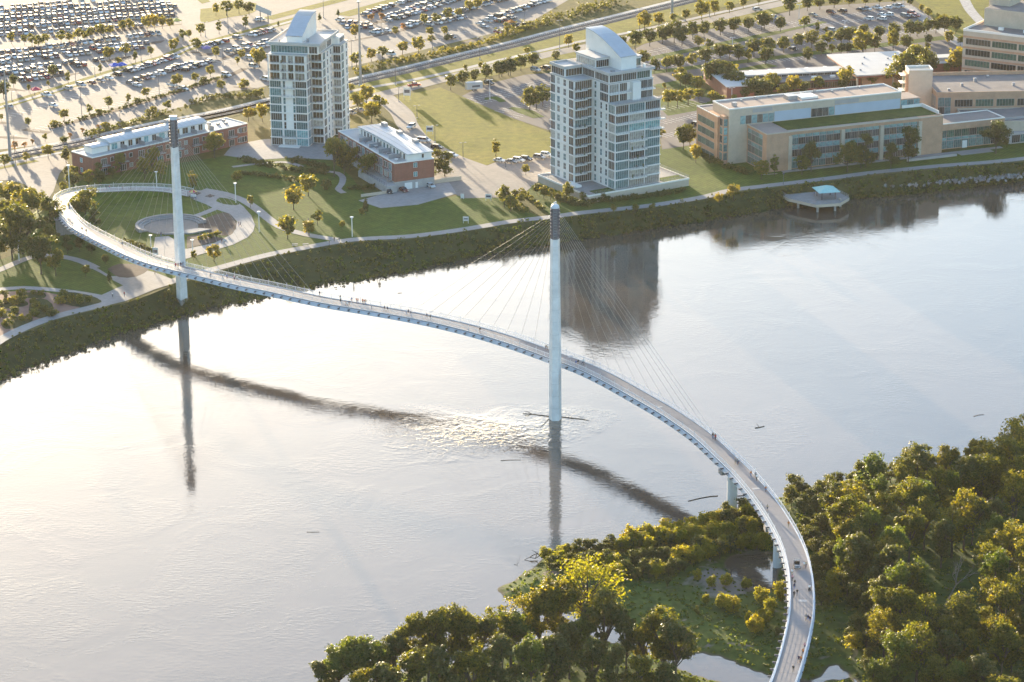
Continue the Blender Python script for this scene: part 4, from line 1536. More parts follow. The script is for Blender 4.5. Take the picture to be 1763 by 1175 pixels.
def furniture(b, x, y, z, k):
    mb = MB()
    if k % 3 == 0:
        mb.prism([(x + .45 * math.cos(j * math.pi / 4), y + .45 * math.sin(j * math.pi / 4)) for j in range(8)], z + .68, z + .74, bottom=True)
        mb.box(x - .05, x + .05, y - .05, y + .05, z, z + .68)
        part('balcony_table', mb, 'steel_dark', b)
    elif k % 3 == 1:
        mb.box(x - .3, x + .3, y - .3, y + .3, z + .38, z + .46, 0, True)
        mb.box(x - .3, x + .3, y + .24, y + .3, z + .46, z + .95)
        for sx in (-.27, .27):
            for sy in (-.27, .27):
                mb.box(x + sx - .03, x + sx + .03, y + sy - .03, y + sy + .03, z, z + .38)
        part('balcony_chair', mb, 'bark', b)
    else:
        mb.prism([(x + .28 * math.cos(j * math.pi / 4), y + .28 * math.sin(j * math.pi / 4)) for j in range(8)], z, z + .5)
        mb.tube([(x, y, z + .5), (x, y, z + .9), (x, y, z + 1.15)], [.2, .38, .12], 7)
        part('balcony_planter', mb, 'leaf_dark', b)


for r in range(1, 11):
    for k in range(3):
        if random.random() < .75:
            furniture(T2, -8.2 + k * 1.9 + random.uniform(-.4, .4), 11.6, zt[r], r + k)
        if r < 6 and random.random() < .8:
            furniture(T2, 8 + k * 2.6 + random.uniform(-.4, .4), -5.9, zt[r] + .2, r + k + 1)
    if random.random() < .8:
        furniture(T1, 17.4 + random.uniform(0, 2), 5.2, .1 + r * FH + .2, r)
    if r > 7:
        for k in range(4):
            furniture(T1, 2 + k * 3.6 + random.uniform(-.5, .5), -.8, .1 + r * FH + .2, r + k)

# ---- red brick apartment houses
def brick_house(name, p, rz, W, D, floors, fh, zb, label, long_face):
    b = building(name, p, rz, label)
    H = zb + floors * fh
    if zb > 0:
        bpart(b, 'basement_wall', 'block_grey', (0.02, W - .02, .02, D - .02, -.2, zb))
    bpart(b, 'wall', 'brick_red', (0, W, 0, D, zb if zb else -.2, H))
    bpart(b, 'roof', 'roof_white', (.3, W - .3, .3, D - .3, H, H + .05))
    parapet(b, -.08, W + .08, -.08, D + .08, H, .35, .35, 'panel_white')
    return b, H


p = (-151.9, 919.5)
B1, H1 = brick_house('apartment_house', p, R(43.8), 71.5, 13, 2, 3.7, 0, 'long red brick apartment house with pale vaulted roof behind the ring ramp', '-y')
bays = 8
for k in range(bays):
    u = 5 + k * 8.4
    for r in range(2):
        z = .3 + r * 3.7
        window(B1, '-y', 0, u, z, 2.6, 2.4, 3, 1, pick('glass_dark', 'glass_brown', 'glass_teal'))
        window(B1, '-y', 0, u + 3.6, z + .7, 1.5, 1.6, 1, 1, pick('glass_dark', 'glass_brown'))
        if r:
            balcony(B1, '-y', 0, u, z - .2, 4.0, 1.4, 'steel_dark')
for r in (0, 1):
    window(B1, '-x', 0, 7, .9 + r * 3.7, 1.4, 1.7, 1, 2, 'glass_pale')
    window(B1, '-y', 0, 69.2, .7 + r * 3.7, 3.6, 2.2, 3, 1, 'glass_dark')
    window(B1, '+x', 71.5, 4, .7 + r * 3.7, 3.6, 2.2, 3, 1, 'glass_dark')


def vault(b, x0, x1, y0, y1, z0, hf, rise, roofmat='roof_metal', wallmat='panel_white'):
    """set-back top storey under a gently vaulted metal roof"""
    bpart(b, 'top_storey', wallmat, (x0, x1, y0, y1, z0, z0 + hf))
    n = 8
    mb = MB()
    pr = []
    for k in range(n + 1):
        t = k / n
        y = y0 - .7 + (y1 - y0 + 1.0) * t
        pr.append((y, z0 + hf + rise * math.sin(math.pi * (0.12 + 0.76 * t)) - rise * .36 + .1))
    xs_ = np.arange(x0 - .5, x1 + .5, 2.4)
    for k in range(n):
        (ya, za), (yb, zc) = pr[k], pr[k + 1]
        mb.poly([(x0 - .5, ya, za), (x1 + .5, ya, za), (x1 + .5, yb, zc), (x0 - .5, yb, zc)])
        for xe in (x0 - .5, x1 + .5):
            mb.poly([(xe, ya, z0 + hf), (xe, yb, z0 + hf), (xe, yb, zc), (xe, ya, za)])
    mb.poly([(x0 - .5, pr[0][0], pr[0][1] - .3), (x1 + .5, pr[0][0], pr[0][1] - .3), (x1 + .5, *pr[0]), (x0 - .5, *pr[0])])
    ro = part('vaulted_roof', mb, roofmat, b)
    sb = MB()
    for x in xs_:
        for k in range(n):
            (ya, za), (yb, zc) = pr[k], pr[k + 1]
            sb.bar((x, ya, za + .03), (x, yb, zc + .03), .06, .07)
    part('roof_seams', sb, 'roof_white', ro)['kind'] = 'stuff'
    return ro


ro = vault(B1, 11, 55, 4.4, 12.4, H1 + .05, 2.9, 1.7)
vault(B1, 3.2, 10, 4.4, 9.6, H1 + .05, 2.4, .8)
for u in (22, 41):
    bpart(ro, 'roof_hood', 'galvanised', (u, u + 3.0, 9.8, 11.3, H1 + 3.6, H1 + 5.2))
for k in range(12):
    window(B1, '-y', 4.4, 13 + k * 3.6, H1 + .2, 1.9 if k % 3 else 2.6, 2.3, 2, 1, pick('glass_dark', 'glass_brown', 'glass_pale'))
for k in range(6):
    bpart(B1, 'terrace_divider', 'galvanised', (16 + k * 8, 16.15 + k * 8, .6, 4.4, H1 + .05, H1 + 1.7))
mb = MB()
for hh in (.5, .85, 1.2):
    mb.bar((12, .7, H1 + hh), (56, .7, H1 + hh), .05, .05)
for k in range(23):
    mb.bar((12 + 2 * k, .7, H1), (12 + 2 * k, .7, H1 + 1.2), .06, .06)
part('terrace_railing', mb, 'galvanised', B1)
for u, v_ in ((62, 6), (65, 5), (60, 9), (67, 9)):
    bpart(B1, 'roof_unit', 'galvanised', (u, u + 1.2, v_, v_ + 1, H1 + .05, H1 + .8))

p = (-41.3, 899.3)
B2, H2 = brick_house('apartment_house', p, R(25.8), 15.4, 52.8, 2, 3.35, 3.2, 'short red brick apartment house with garage end and pale roof below the meadow', '-x')
for r in range(2):
    z = 3.2 + .2 + r * 3.35
    window(B2, '-y', 0, 8.0, z + .9, 1.5, 1.8, 2, 1, 'glass_pale')
    for k in range(6):
        u = 4.0 + k * 8.2
        window(B2, '-x', 0, u, z, 2.6, 2.6, 3, 1, pick('glass_pale', 'glass_dark', 'glass_teal'))
        window(B2, '-x', 0, u + 4.0, z + .2, 3.0, 2.2, 2, 1, pick('glass_dark', 'glass_brown'))
        balcony(B2, '-x', 0, u + 1, z - .15, 4.4, 1.3, 'steel_dark')
for k, (u, w, h) in enumerate(((5.2, 2.9, 2.4), (8.4, .9, 2.2))):
    mb = MB()
    mb.box(u - w / 2, u + w / 2, -.12, .03, 0, h)
    d = part('garage_door' if k == 0 else 'door', mb, 'door_white', B2)
ro = vault(B2, 5.6, 15.0, 1.2, 46, H2 + .05, 2.6, 0.9)
for u, y in ((13.2, 40), (13.2, 26), (13.4, 12)):
    bpart(ro, 'roof_hood', 'galvanised', (u, u + 1.6, y, y + 3, H2 + 3.0, H2 + 4.3))
for k in range(14):
    window(B2, '-x', 5.6, 4 + k * 3, H2 + .15, 1.6, 2.1, 1, 1, pick('glass_dark', 'glass_brown', 'glass_teal'))
window(B2, '-y', 1.2, 11.5, H2 + .6, .9, 1.5, 1, 1, 'glass_dark')
for k in range(4):
    bpart(B2, 'terrace_divider', 'galvanised', (.8, 5.4, 7 + k * 9, 7.15 + k * 9, H2 + .05, H2 + 1.6))
for k, (x, y) in enumerate(((2.2, 3.4), (3.0, 12), (2.4, 14), (2.5, 22), (3.2, 24.5), (2.0, 31), (3.5, 4.6))):
    mb = MB()
    N = 8
    mb.prism([(x + .8 * math.cos(2 * math.pi * j / N), y + .8 * math.sin(2 * math.pi * j / N)) for j in range(N)], H2 + .72, H2 + .8)
    mb.box(x - .06, x + .06, y - .06, y + .06, H2, H2 + .75)
    part('terrace_table', mb, 'panel_white' if k in (0, 4) else 'steel_dark', B2)
mb = MB()
mb.box(-4.2, -.1, -2, 24, -.2, 2.6)
part('garden_terrace', mb, 'block_grey', B2)
mb = MB()
for hh in (.4, .8, 1.1):
    mb.bar((-4.1, -1.9, 2.6 + hh), (-4.1, 24, 2.6 + hh), .05, .05)
for k in range(13):
    mb.bar((-4.1, -1.9 + k * 2.1, 2.6), (-4.1, -1.9 + k * 2.1, 3.7), .06, .06)
part('terrace_railing', mb, 'steel_dark', B2)
wl = MB()
wl.box(15.4, 27, 2.0, 2.5, -.2, 1.6)
part('retaining_wall', wl, 'precast', B2)
wl = MB()
wl.box(-14, -4.3, -2.2, -1.8, -.2, 1.0)
part('retaining_wall', wl, 'precast', B2)


# ---- the office campus
def strip_windows(b, face, plane, u0, u1, z, h, bay, glass, gap=.12, nx=4):
    n = max(1, int(round((u1 - u0) / bay)))
    w = (u1 - u0) / n
    for i in range(n):
        g = glass if isinstance(glass, str) else random.choice(glass)
        window(b, face, plane, u0 + (i + .5) * w, z, w - gap, h, nx, 1, g, 'precast_grey')


p = (92.9, 920.3)
OF = building('office_building', p, R(21.1), 'long tan office block with teal ribbon windows and planted roof terrace', 'office')
# riverside range: three storeys with a brick end and glass ribbons between brick piers
bpart(OF, 'wall', 'brick_tan', (0, 9.5, 0, 16, 0, 14.2), (63.5, 73, 0, 16, 0, 14.2), (9.5, 63.5, .9, 16, 0, 14.15))
bpart(OF, 'fascia', 'brick_tan', (9.5, 63.5, .2, .9, 13.1, 14.2))
parapet(OF, -.1, 73.1, -.1, 16.1, 14.2, .3, .3, 'precast')
bpart(OF, 'roof_meadow', 'marsh_grass', (10, 72, 3.5, 15.5, 14.2, 14.45))
bpart(OF, 'roof_deck', 'roof_tan', (.6, 9.8, 1, 15.5, 14.2, 14.3))
for u in (9.6, 31.2, 47.4, 63.4):
    bpart(OF, 'pier_shaft', 'precast', (u - .7, u + .7, -.25, .9, 0, 13.1 if u > 10 else 12.9))
for r in range(3):
    z = .3 + r * 4.45
    for u0, u1 in ((10.4, 30.4), (32, 46.6), (48.2, 62.6)):
        if r < 3:
            strip_windows(OF, '-y', .9, u0, u1, z, 2.5, 3.0, ['glass_dark', 'glass_dark', 'glass_teal', 'glass_brown'])
        strip_windows(OF, '-y', .9, u0, u1, z + 2.55, 1.8, 3.0, ['glass_pale'])
    strip_windows(OF, '-x', 0, 3.2, 15.2, z, 2.6, 3.0, ['glass_dark', 'glass_green'])
    strip_windows(OF, '-x', 0, 3.2, 15.2, z + 2.65, 1.5, 3.0, ['glass_pale', 'glass_teal'])
# taller rear range with blue rendered wall over the planted terrace
bpart(OF, 'rear_wall', 'precast', (-7.5, 64, 16.05, 30, 0, 20.5))
bpart(OF, 'rear_roof', 'roof_tan', (-7.1, 63.6, 16.4, 29.6, 20.5, 20.55))
parapet(OF, -7.6, 64.1, 15.95, 30.1, 20.5, .45, .4, 'panel_white')
bpart(OF, 'blue_wall', 'wall_blue', (11, 26, 15.86, 16.05, 14.4, 18.2))
bpart(OF, 'blue_wall', 'wall_blue', (36, 63.5, 15.86, 16.05, 14.4, 18.2))
strip_windows(OF, '-y', 16.05, -3, 10.8, 14.6, 3.2, 2.3, ['glass_pale', 'glass_brown', 'glass_pale'])
strip_windows(OF, '-y', 16.05, 26.2, 35.8, 14.6, 3.2, 2.4, ['glass_pale', 'glass_dark'])
bpart(OF, 'louvre', 'precast_grey', (36, 46, 15.9, 16.05, 18.6, 20.0))
bpart(OF, 'louvre', 'precast_grey', (2, 10, 15.9, 16.05, 18.6, 20.0))
bpart(OF, 'plant_box', 'panel_white', (24, 31, 20, 26, 20.55, 21.3))
bpart(OF, 'roof_unit', 'galvanised', (19, 23, 21, 25, 20.55, 22.0))
bpart(OF, 'roof_unit', 'galvanised', (-4, -2.4, 20, 21.4, 20.55, 22.0))
# brick corner stair and west face of the rear range
bpart(OF, 'stair_wall', 'brick_tan', (-9.4, -7.52, 16.8, 20, 0, 18.0))
for r in range(5):
    window(OF, '-x', -9.4, 18.4, 1.5 + r * 3.2, 2.2, 2.7, 2, 1, pick('glass_teal', 'glass_pale', 'glass_dark'), 'precast_grey')
    window(OF, '-y', 16.8, -8.5, 1.5 + r * 3.2, 1.5, 2.7, 1, 1, pick('glass_teal', 'glass_pale'), 'precast_grey')
bpart(OF, 'west_wall', 'brick_tan', (-10.2, -2, 20.04, 38, 0, 17.2))
bpart(OF, 'west_roof', 'roof_gravel', (-9.8, -2.4, 30.4, 37.6, 17.2, 17.25))
parapet(OF, -10.3, -1.9, 19.94, 38.1, 17.2, .3, .3, 'panel_white')
for r in range(4):
    strip_windows(OF, '-x', -10.2, 22.5, 36.8, .4 + r * 3.9, 2.6 if r else 2.2, 3.5, ['glass_green', 'glass_green', 'glass_teal'])
# eastern glass corner and link range
bpart(OF, 'glass_corner_wall', 'brick_tan', (64.04, 73, 17, 27, 0, 17.4))
bpart(OF, 'glass_corner_roof', 'roof_tan', (64.3, 72.7, 17.3, 26.7, 17.4, 17.5))
strip_windows(OF, '-y', 17, 64.5, 72.6, 14.5, 2.7, 2.6, ['glass_pale', 'glass_teal'])
bpart(OF, 'terrace_wall', 'panel_white', (64.1, 72.9, 15.2, 15.5, 14.3, 15.6), (72.6, 72.9, 3, 15.2, 14.3, 15.6))
bpart(OF, 'link_wall', 'brick_tan', (73.05, 100, 4, 14, 0, 9.0))
bpart(OF, 'link_canopy', 'brick_tan', (73.05, 101, 2.2, 4.0, 7.8, 10.2), (73.05, 101, 4.0, 15, 9.0, 10.2))
bpart(OF, 'link_roof', 'roof_gravel', (73.3, 100.7, 2.6, 14.7, 10.2, 10.25))
parapet(OF, 73.1, 101.05, 2.15, 15.05, 10.2, .35, .3, 'panel_white')
strip_windows(OF, '-y', 4, 74, 99.6, .3, 3.0, 3.2, ['glass_teal', 'glass_dark', 'glass_teal'])
strip_windows(OF, '-y', 4, 74, 99.6, 3.4, 1.1, 3.2, ['glass_pale'])
strip_windows(OF, '-y', 4, 74, 99.6, 4.6, 3.0, 3.2, ['glass_green', 'glass_teal', 'glass_dark'])
mb = MB()
mb.box(84, 86, 3.6, 3.85, 0, 2.8)
part('door', mb, 'door_white', OF)
bpart(OF, 'range_wall', 'precast_grey', (101.05, 150, 8, 20, 0, 8.5))
bpart(OF, 'range_roof', 'roof_gravel', (101.3, 149.7, 8.3, 19.7, 8.5, 8.55))
strip_windows(OF, '-y', 8, 102, 148, 4.6, 2.6, 3.6, ['glass_green', 'glass_teal'])
bpart(OF, 'low_range_wall', 'precast_grey', (103, 150, 1.5, 7.95, 0, 4.2))
strip_windows(OF, '-y', 1.5, 104, 148, .4, 3.0, 3.6, ['glass_pale', 'glass_teal', 'glass_dark'])
bpart(OF, 'terrace_paving', 'walk', (6, 98, -2.6, -.3, -.1, .16), (78, 92, -6, -2.61, -.1, .14))
bpart(OF, 'garden_wall', 'precast_grey', (55, 76, -6.2, -5.7, 0, .9))
bpart(OF, 'garden_wall', 'precast_grey', (106, 125, -7.4, -6.9, 0, .9))

# stair tower and gravel-roofed office range behind
p = site(1613, 160, G0 + 14.5)
OB = building('office_building', p, R(3), 'brick office range with wide gravel roofs and slim finned stair tower', 'office')
bpart(OB, 'wall', 'brick_tan', (0, 90, 0, 34, 0, 13.2))
bpart(OB, 'roof', 'roof_gravel', (.5, 89.5, .5, 33.5, 13.2, 13.25))
parapet(OB, -.15, 90.1, -.15, 34.1, 13.2, 1.4, .4, 'brick_tan')
strip_windows(OB, '-y', 0, 6.5, 88, 8.8, 2.8, 8.2, ['glass_dark', 'glass_green'], gap=1.2, nx=6)
for r in range(2):
    strip_windows(OB, '-y', 0, .6, 5.6, 5.2 + r * 3.7, 3.6, 2.5, ['glass_teal', 'glass_dark'])
    strip_windows(OB, '-x', 0, 1, 12, 5.2 + r * 3.7, 3.6, 2.8, ['glass_green', 'glass_teal'])
bpart(OB, 'low_wall', 'precast', (8, 90, -21, -.02, 0, 7.6))
bpart(OB, 'low_roof', 'roof_gravel', (8.4, 89.6, -20.6, -.1, 7.6, 7.65))
parapet(OB, 7.9, 90.1, -21.1, -.03, 7.6, .5, .35, 'precast')
strip_windows(OB, '-x', 8, -19, -2, 4.0, 2.6, 4.2, ['glass_green', 'glass_dark'])
bpart(OB, 'yard_roof', 'roof_gravel', (-9, 7.9, -20, -.05, 0, 5.0))
bpart(OB, 'stair_wall', 'precast', (-9.5, -.2, 8, 15, 0, 21.5))
bpart(OB, 'stair_brick', 'brick_tan', (-10.6, -9.55, 8.4, 14.6, 0, 20))
parapet(OB, -9.6, -.1, 7.9, 15.1, 21.5, .5, .35, 'panel_white')
for r in range(6):
    window(OB, '-x', -10.6, 11.5, 1.5 + r * 3.0, 4.2, 2.6, 3, 1, 'glass_green', 'precast_grey')
    bpart(OB, 'sun_fin', 'panel_white', (-12.4, -10.6, 9, 14, 4.2 + r * 3.0, 4.4 + r * 3.0))

# big curved office on the far right edge
p = site(1659, 50, G0 + 21.0)
OC = building('office_building', p, R(-33), 'large banded concrete and brick office with concrete plant storey at the right edge', 'office')
Lc = 95
bpart(OC, 'wall', 'precast', (0, Lc, 0, 38, 0, 20.2))
parapet(OC, -.1, Lc, -.1, 38.1, 20.2, .9, .4, 'panel_white')
bpart(OC, 'roof', 'roof_gravel', (.5, Lc - .5, .5, 37.5, 20.2, 20.3))
bpart(OC, 'plant_storey', 'precast', (3, Lc - 4, 14, 36, 20.3, 27.5))
bpart(OC, 'plant_roof', 'roof_gravel', (3.4, Lc - 4.4, 14.4, 35.6, 27.5, 27.6))
bpart(OC, 'plant_tower', 'precast', (1.5, 11, 22, 33, 20.3, 30.5))
for r in range(4):
    z = 1.2 + r * 4.5
    bpart(OC, 'brick_band', 'brick_tan', (-.06, Lc, -.08, 0, z + 2.75, z + 3.6))
    strip_windows(OC, '-y', 0, 1, Lc - 1, z, 2.6, 11, ['glass_green', 'glass_dark', 'glass_green'], gap=.7, nx=8)
    strip_windows(OC, '-x', 0, 2, 36, z, 2.6, 11, ['glass_green', 'glass_dark'], gap=.7, nx=6)
for k in range(6):
    bpart(OC, 'roof_unit', 'panel_white', (12 + k * 11, 14 + k * 11, 8, 9.4, 20.3, 21.4))

# low pavilion with pale roofs behind the office
p = site(1480, 130, G0 + 6.0)
PV = building('pavilion', p, R(11), 'low brick pavilion with broad pale flat roofs among the trees', 'building')
bpart(PV, 'hall_wall', 'brick_tan', (2, 28, 2, 34, 0, 6.0))
bpart(PV, 'hall_roof', 'roof_white', (-2, 30, -2, 38, 6.0, 6.5))
bpart(PV, 'fascia', 'brick_red', (-1.8, 29.8, -1.8, 37.8, 5.3, 6.0))
bpart(PV, 'wing_wall', 'brick_red', (-46, 1.9, 4, 12, 0, 3.6))
bpart(PV, 'wing_roof', 'roof_gravel', (-46.2, 1.8, 3.8, 12.2, 3.6, 3.9))
bpart(PV, 'wing_clerestory', 'panel_white', (-46, 1.8, 12.2, 20, 0, 5.2))
bpart(PV, 'clerestory_roof', 'roof_white', (-46.3, 1.7, 12, 20.2, 5.2, 5.5))
bpart(PV, 'wing_wall', 'brick_red', (-46, 1.9, 20.3, 28, 0, 3.6))
bpart(PV, 'wing_roof', 'roof_gravel', (-46.2, 1.8, 20.3, 28.2, 3.6, 3.9))
bpart(PV, 'end_wall', 'brick_red', (-58, -46.3, -6, 30, 0, 5.4))
bpart(PV, 'end_roof', 'roof_white', (-58.3, -46.2, -6.3, 30.3, 5.4, 5.7))
strip_windows(PV, '-y', 12.2, -45, 1, 4.0, 1.0, 3.0, ['glass_brown', 'glass_dark'])
strip_windows(PV, '-y', 4, -44, 1, .6, 2.4, 4.0, ['glass_dark', 'glass_brown'])
for k in range(5):
    bpart(PV, 'roof_unit', 'panel_white', (-42 + k * 8, -40 + k * 8, 7, 8.4, 3.9, 4.7))
    bpart(PV, 'roof_unit', 'panel_white', (-40 + k * 8, -38.4 + k * 8, 23, 24.4, 3.9, 4.7))
bpart(PV, 'rear_wing', 'brick_red', (30.2, 92, 22, 32, 0, 3.8))
bpart(PV, 'rear_wing_roof', 'roof_white', (30.1, 92.2, 26, 32.2, 3.8, 5.4), (30.1, 92.2, 21.8, 25.95, 3.8, 4.0))
bpart(PV, 'rear_hall', 'precast', (84, 98, 32.3, 52, 0, 7.0))
bpart(PV, 'rear_hall_roof', 'roof_white', (83.7, 98.3, 32.25, 52.3, 7.0, 7.3))
for x, y in ((-1.5, -1.5), (29.5, -1.5), (14, -1.5)):
    bpart(PV, 'column', 'precast', (x - .3, x + .3, y - .3, y + .3, 0, 5.3))

# river overlook deck with green-roofed shelter
p = site(1404, 342, 3.4)
OV = building('overlook_deck', p, R(12), 'angular concrete river overlook with railing and small green-roofed shelter', 'overlook', 0.0)
outl = [(-9.5, 2), (-2.5, -8), (6.5, -8), (12, -2), (10.5, 8), (2, 12), (-5, 16), (-11, 14)]
mb = MB()
mb.prism(outl, 2.4, 3.4, bottom=True)
part('deck_slab', mb, 'precast', OV)
mb = MB()
mb.prism([(x * .985, y * .985) for x, y in outl], 3.4, 3.45)
part('deck_floor', mb, 'walk', OV)
mb = MB()
ring = outl[-1:] + outl[:5]
for a, b_ in zip(ring[:-1], ring[1:]):
    A, B = np.array((*a, 3.4)), np.array((*b_, 3.4))
    A[:2] *= .97
    B[:2] *= .97
    for hh in (.45, .75, 1.1):
        mb.bar(A + (0, 0, hh), B + (0, 0, hh), .07, .07)
    n = max(2, int(np.linalg.norm(B - A) / 1.6))
    for i in range(n + 1):
        q = A + (B - A) * i / n
        mb.bar(q, q + (0, 0, 1.1), .08, .08)
part('deck_railing', mb, 'galvanised', OV)
for x, y in ((-6, 1), (-1, -5.5), (5.5, -5.5), (9, -1)):
    mb = MB()
    mb.prism([(x + .45 * math.cos(k * math.pi / 4), y + .45 * math.sin(k * math.pi / 4)) for k in range(8)], -1.2, 2.4)
    part('deck_pile', mb, 'precast_grey', OV)
sh = OV
for x, y in ((1.5, -2.5), (6.5, -2.5), (1.5, 3), (6.5, 3)):
    bpart(OV, 'shelter_post', 'steel_dark', (x - .18, x + .18, y - .18, y + .18, 3.45, 6.3))
tint('copper_green', (0.32, 0.55, 0.50), 0.6)
mb = MB()
mb.v = [(0, -4, 6.3), (8, -4, 6.3), (8, 4.5, 6.3), (0, 4.5, 6.3), (4, .25, 8.0)]
mb.f = [(0, 1, 4), (1, 2, 4), (2, 3, 4), (3, 0, 4), (3, 2, 1, 0)]
mb.m = [0] * 5
part('shelter_roof', mb, 'copper_green', sh)
mb = MB()
mb.box(7.5, 8.1, -5.5, -3.4, 3.45, 4.0)
part('bench', mb, 'precast', OV)
mb = MB()
mb.bar((-8.5, 11, 3.4), (-8.5, 11, 10), .14, .14)
mb.box(-8.8, -8.2, 10.7, 11.3, 10, 10.5)
part('deck_lamp', mb, 'steel_dark', OV)
ap = MB()
ap.prism([(-10, 13), (-5, 14), (-6, 26), (-12, 26)], 3.3, [3.45, 3.45, 6.1, 6.1])
part('approach_ramp', ap, 'walk', OV)

# rooftop clutter on the office roofs
for k in range(9):
    bpart(OF, 'roof_vent', 'galvanised', (2 + k * 6.3, 2.8 + k * 6.3, 26 + (k % 3), 26.9 + (k % 3), 20.55, 21.2 + .3 * (k % 2)))
for k in range(12):
    bpart(OB, 'roof_vent', 'galvanised', (6 + k * 6.7, 7 + k * 6.7, 8 + (k * 7) % 22, 9 + (k * 7) % 22, 13.25, 14.0 + .35 * (k % 3)))
for k in range(5):
    bpart(OB, 'roof_vent', 'galvanised', (14 + k * 13, 15.2 + k * 13, -14 + (k * 5) % 9, -13 + (k * 5) % 9, 7.65, 8.4))
for k in range(6):
    bpart(PV, 'roof_vent', 'galvanised', (2 + k * 4.5, 2.7 + k * 4.5, 6 + (k * 11) % 26, 6.7 + (k * 11) % 26, 6.5, 7.1))

# ------------------------------------------------------------------ vegetation
def leaf_quads(centers, normals, size, rs):
    """one bent rhombic leaf per centre"""
    n = len(centers)
    a = rs.normal(size=(n, 3))
    t = np.cross(normals, a)
    t /= np.linalg.norm(t, axis=1, keepdims=True) + 1e-9
    b_ = np.cross(normals, t)
    s = (size * rs.uniform(.65, 1.35, n))[:, None]
    l, w = s * .62, s * .42
    bend = normals * s * .12
    v = np.stack([centers - t * l - bend, centers - b_ * w, centers + t * l - bend, centers + b_ * w], 1).reshape(-1, 3)
    f = np.arange(4 * n).reshape(-1, 4)
    return v, f


def clump_cloud(cent, rad, per, size, rs, flat=.8, up=.5):
    """leaves gathered on the outside of each clump"""
    k = len(cent)
    d = rs.normal(size=(k * per, 3))
    d /= np.linalg.norm(d, axis=1, keepdims=True)
    c = np.repeat(cent, per, 0)
    r_ = np.repeat(rad, per)[:, None] * rs.uniform(.35, 1.2, (k * per, 1))
    pos = c + d * r_ * np.array((1, 1, flat))
    nr = d + np.array((0, 0, up)) + rs.normal(size=d.shape) * .55
    nr /= np.linalg.norm(nr, axis=1, keepdims=True)
    return leaf_quads(pos, nr, np.full(len(pos), size), rs)


def tree_proto(seed, H, Rr, base, nclump, per, leaf, mat, bark='bark', shape='round', limbs=6, lean=0.0, fine=1.0):
    rs = np.random.default_rng(seed)
    d = rs.normal(size=(nclump, 3))
    d /= np.linalg.norm(d, axis=1, keepdims=True)
    rr = rs.uniform(.25, 1, nclump) ** .45
    cz, rz_ = (H + base) / 2, (H - base) / 2
    cent = d * rr[:, None] * np.array((Rr * .78, Rr * .78, rz_ * .86))
    if shape == 'cone':
        tz = (cent[:, 2] / rz_ + 1) / 2
        cent[:, :2] *= (1.15 - tz)[:, None]
    elif shape == 'slim':
        cent[:, :2] *= .9
    elif shape == 'lobed':
        nl = int(rs.integers(5, 9))
        ang = rs.uniform(0, 6.28) + np.arange(nl) * 2.4
        rl = Rr * rs.uniform(.25, .62, nl)
        zl = base + (H - base) * rs.uniform(.22, .80, nl)
        lob = np.stack([rl * np.cos(ang), rl * np.sin(ang), zl], 1)
        lob[0] = (0, 0, H - Rr * .5)
        lr = Rr * rs.uniform(.34, .58, nl)
        pk = rs.integers(0, nl, nclump)
        cent = lob[pk] + d * rr[:, None] * lr[pk][:, None] * np.array((1, 1, .85))
        cent[:, 2] -= cz
    elif shape == 'open':
        keep = rs.uniform(size=nclump) > .25
        cent, rr = cent[keep], rr[keep]
        cent[:, :2] *= 1.0 + .35 * rs.uniform(-1, 1, (len(cent), 1))
    cent[:, 0] += lean * (cent[:, 2] + rz_)
    cent[:, 2] += cz
    rad = Rr * rs.uniform(.20, .44, len(cent)) * (1 if shape != 'open' else .7) * fine
    v, f = clump_cloud(cent, rad, per, leaf, rs)
    crown = np_mesh('crown', v, f, mat)
    mb = MB()
    tw = max(.12, H * .018)
    mid = (lean * base * .5, 0, base * 1.05)
    mb.tube([(0, 0, -.4), (lean * .3, rs.normal() * .1, base * .5), mid, (lean * H * .4, 0, (base + H) * .5), (lean * H * .6, 0, H * .86)],
            [tw * 1.35, tw * 1.05, tw * .85, tw * .45, tw * .12], 7, cap=False)
    order = np.argsort(-np.hypot(cent[:, 0], cent[:, 1]))
    for c in cent[order[:limbs]]:
        zs = base * .8 + (c[2] - base) * .35
        zs = min(max(zs, base * .6), H * .6)
        m_ = np.array((c[0] * .45, c[1] * .45, (zs + c[2]) * .5 + .2))
        mb.tube([(lean * zs * .5, 0, zs), m_, c], [tw * .5, tw * .3, tw * .08], 5, cap=False)
    trunk = mb.mesh('trunk', bark)
    return trunk, crown


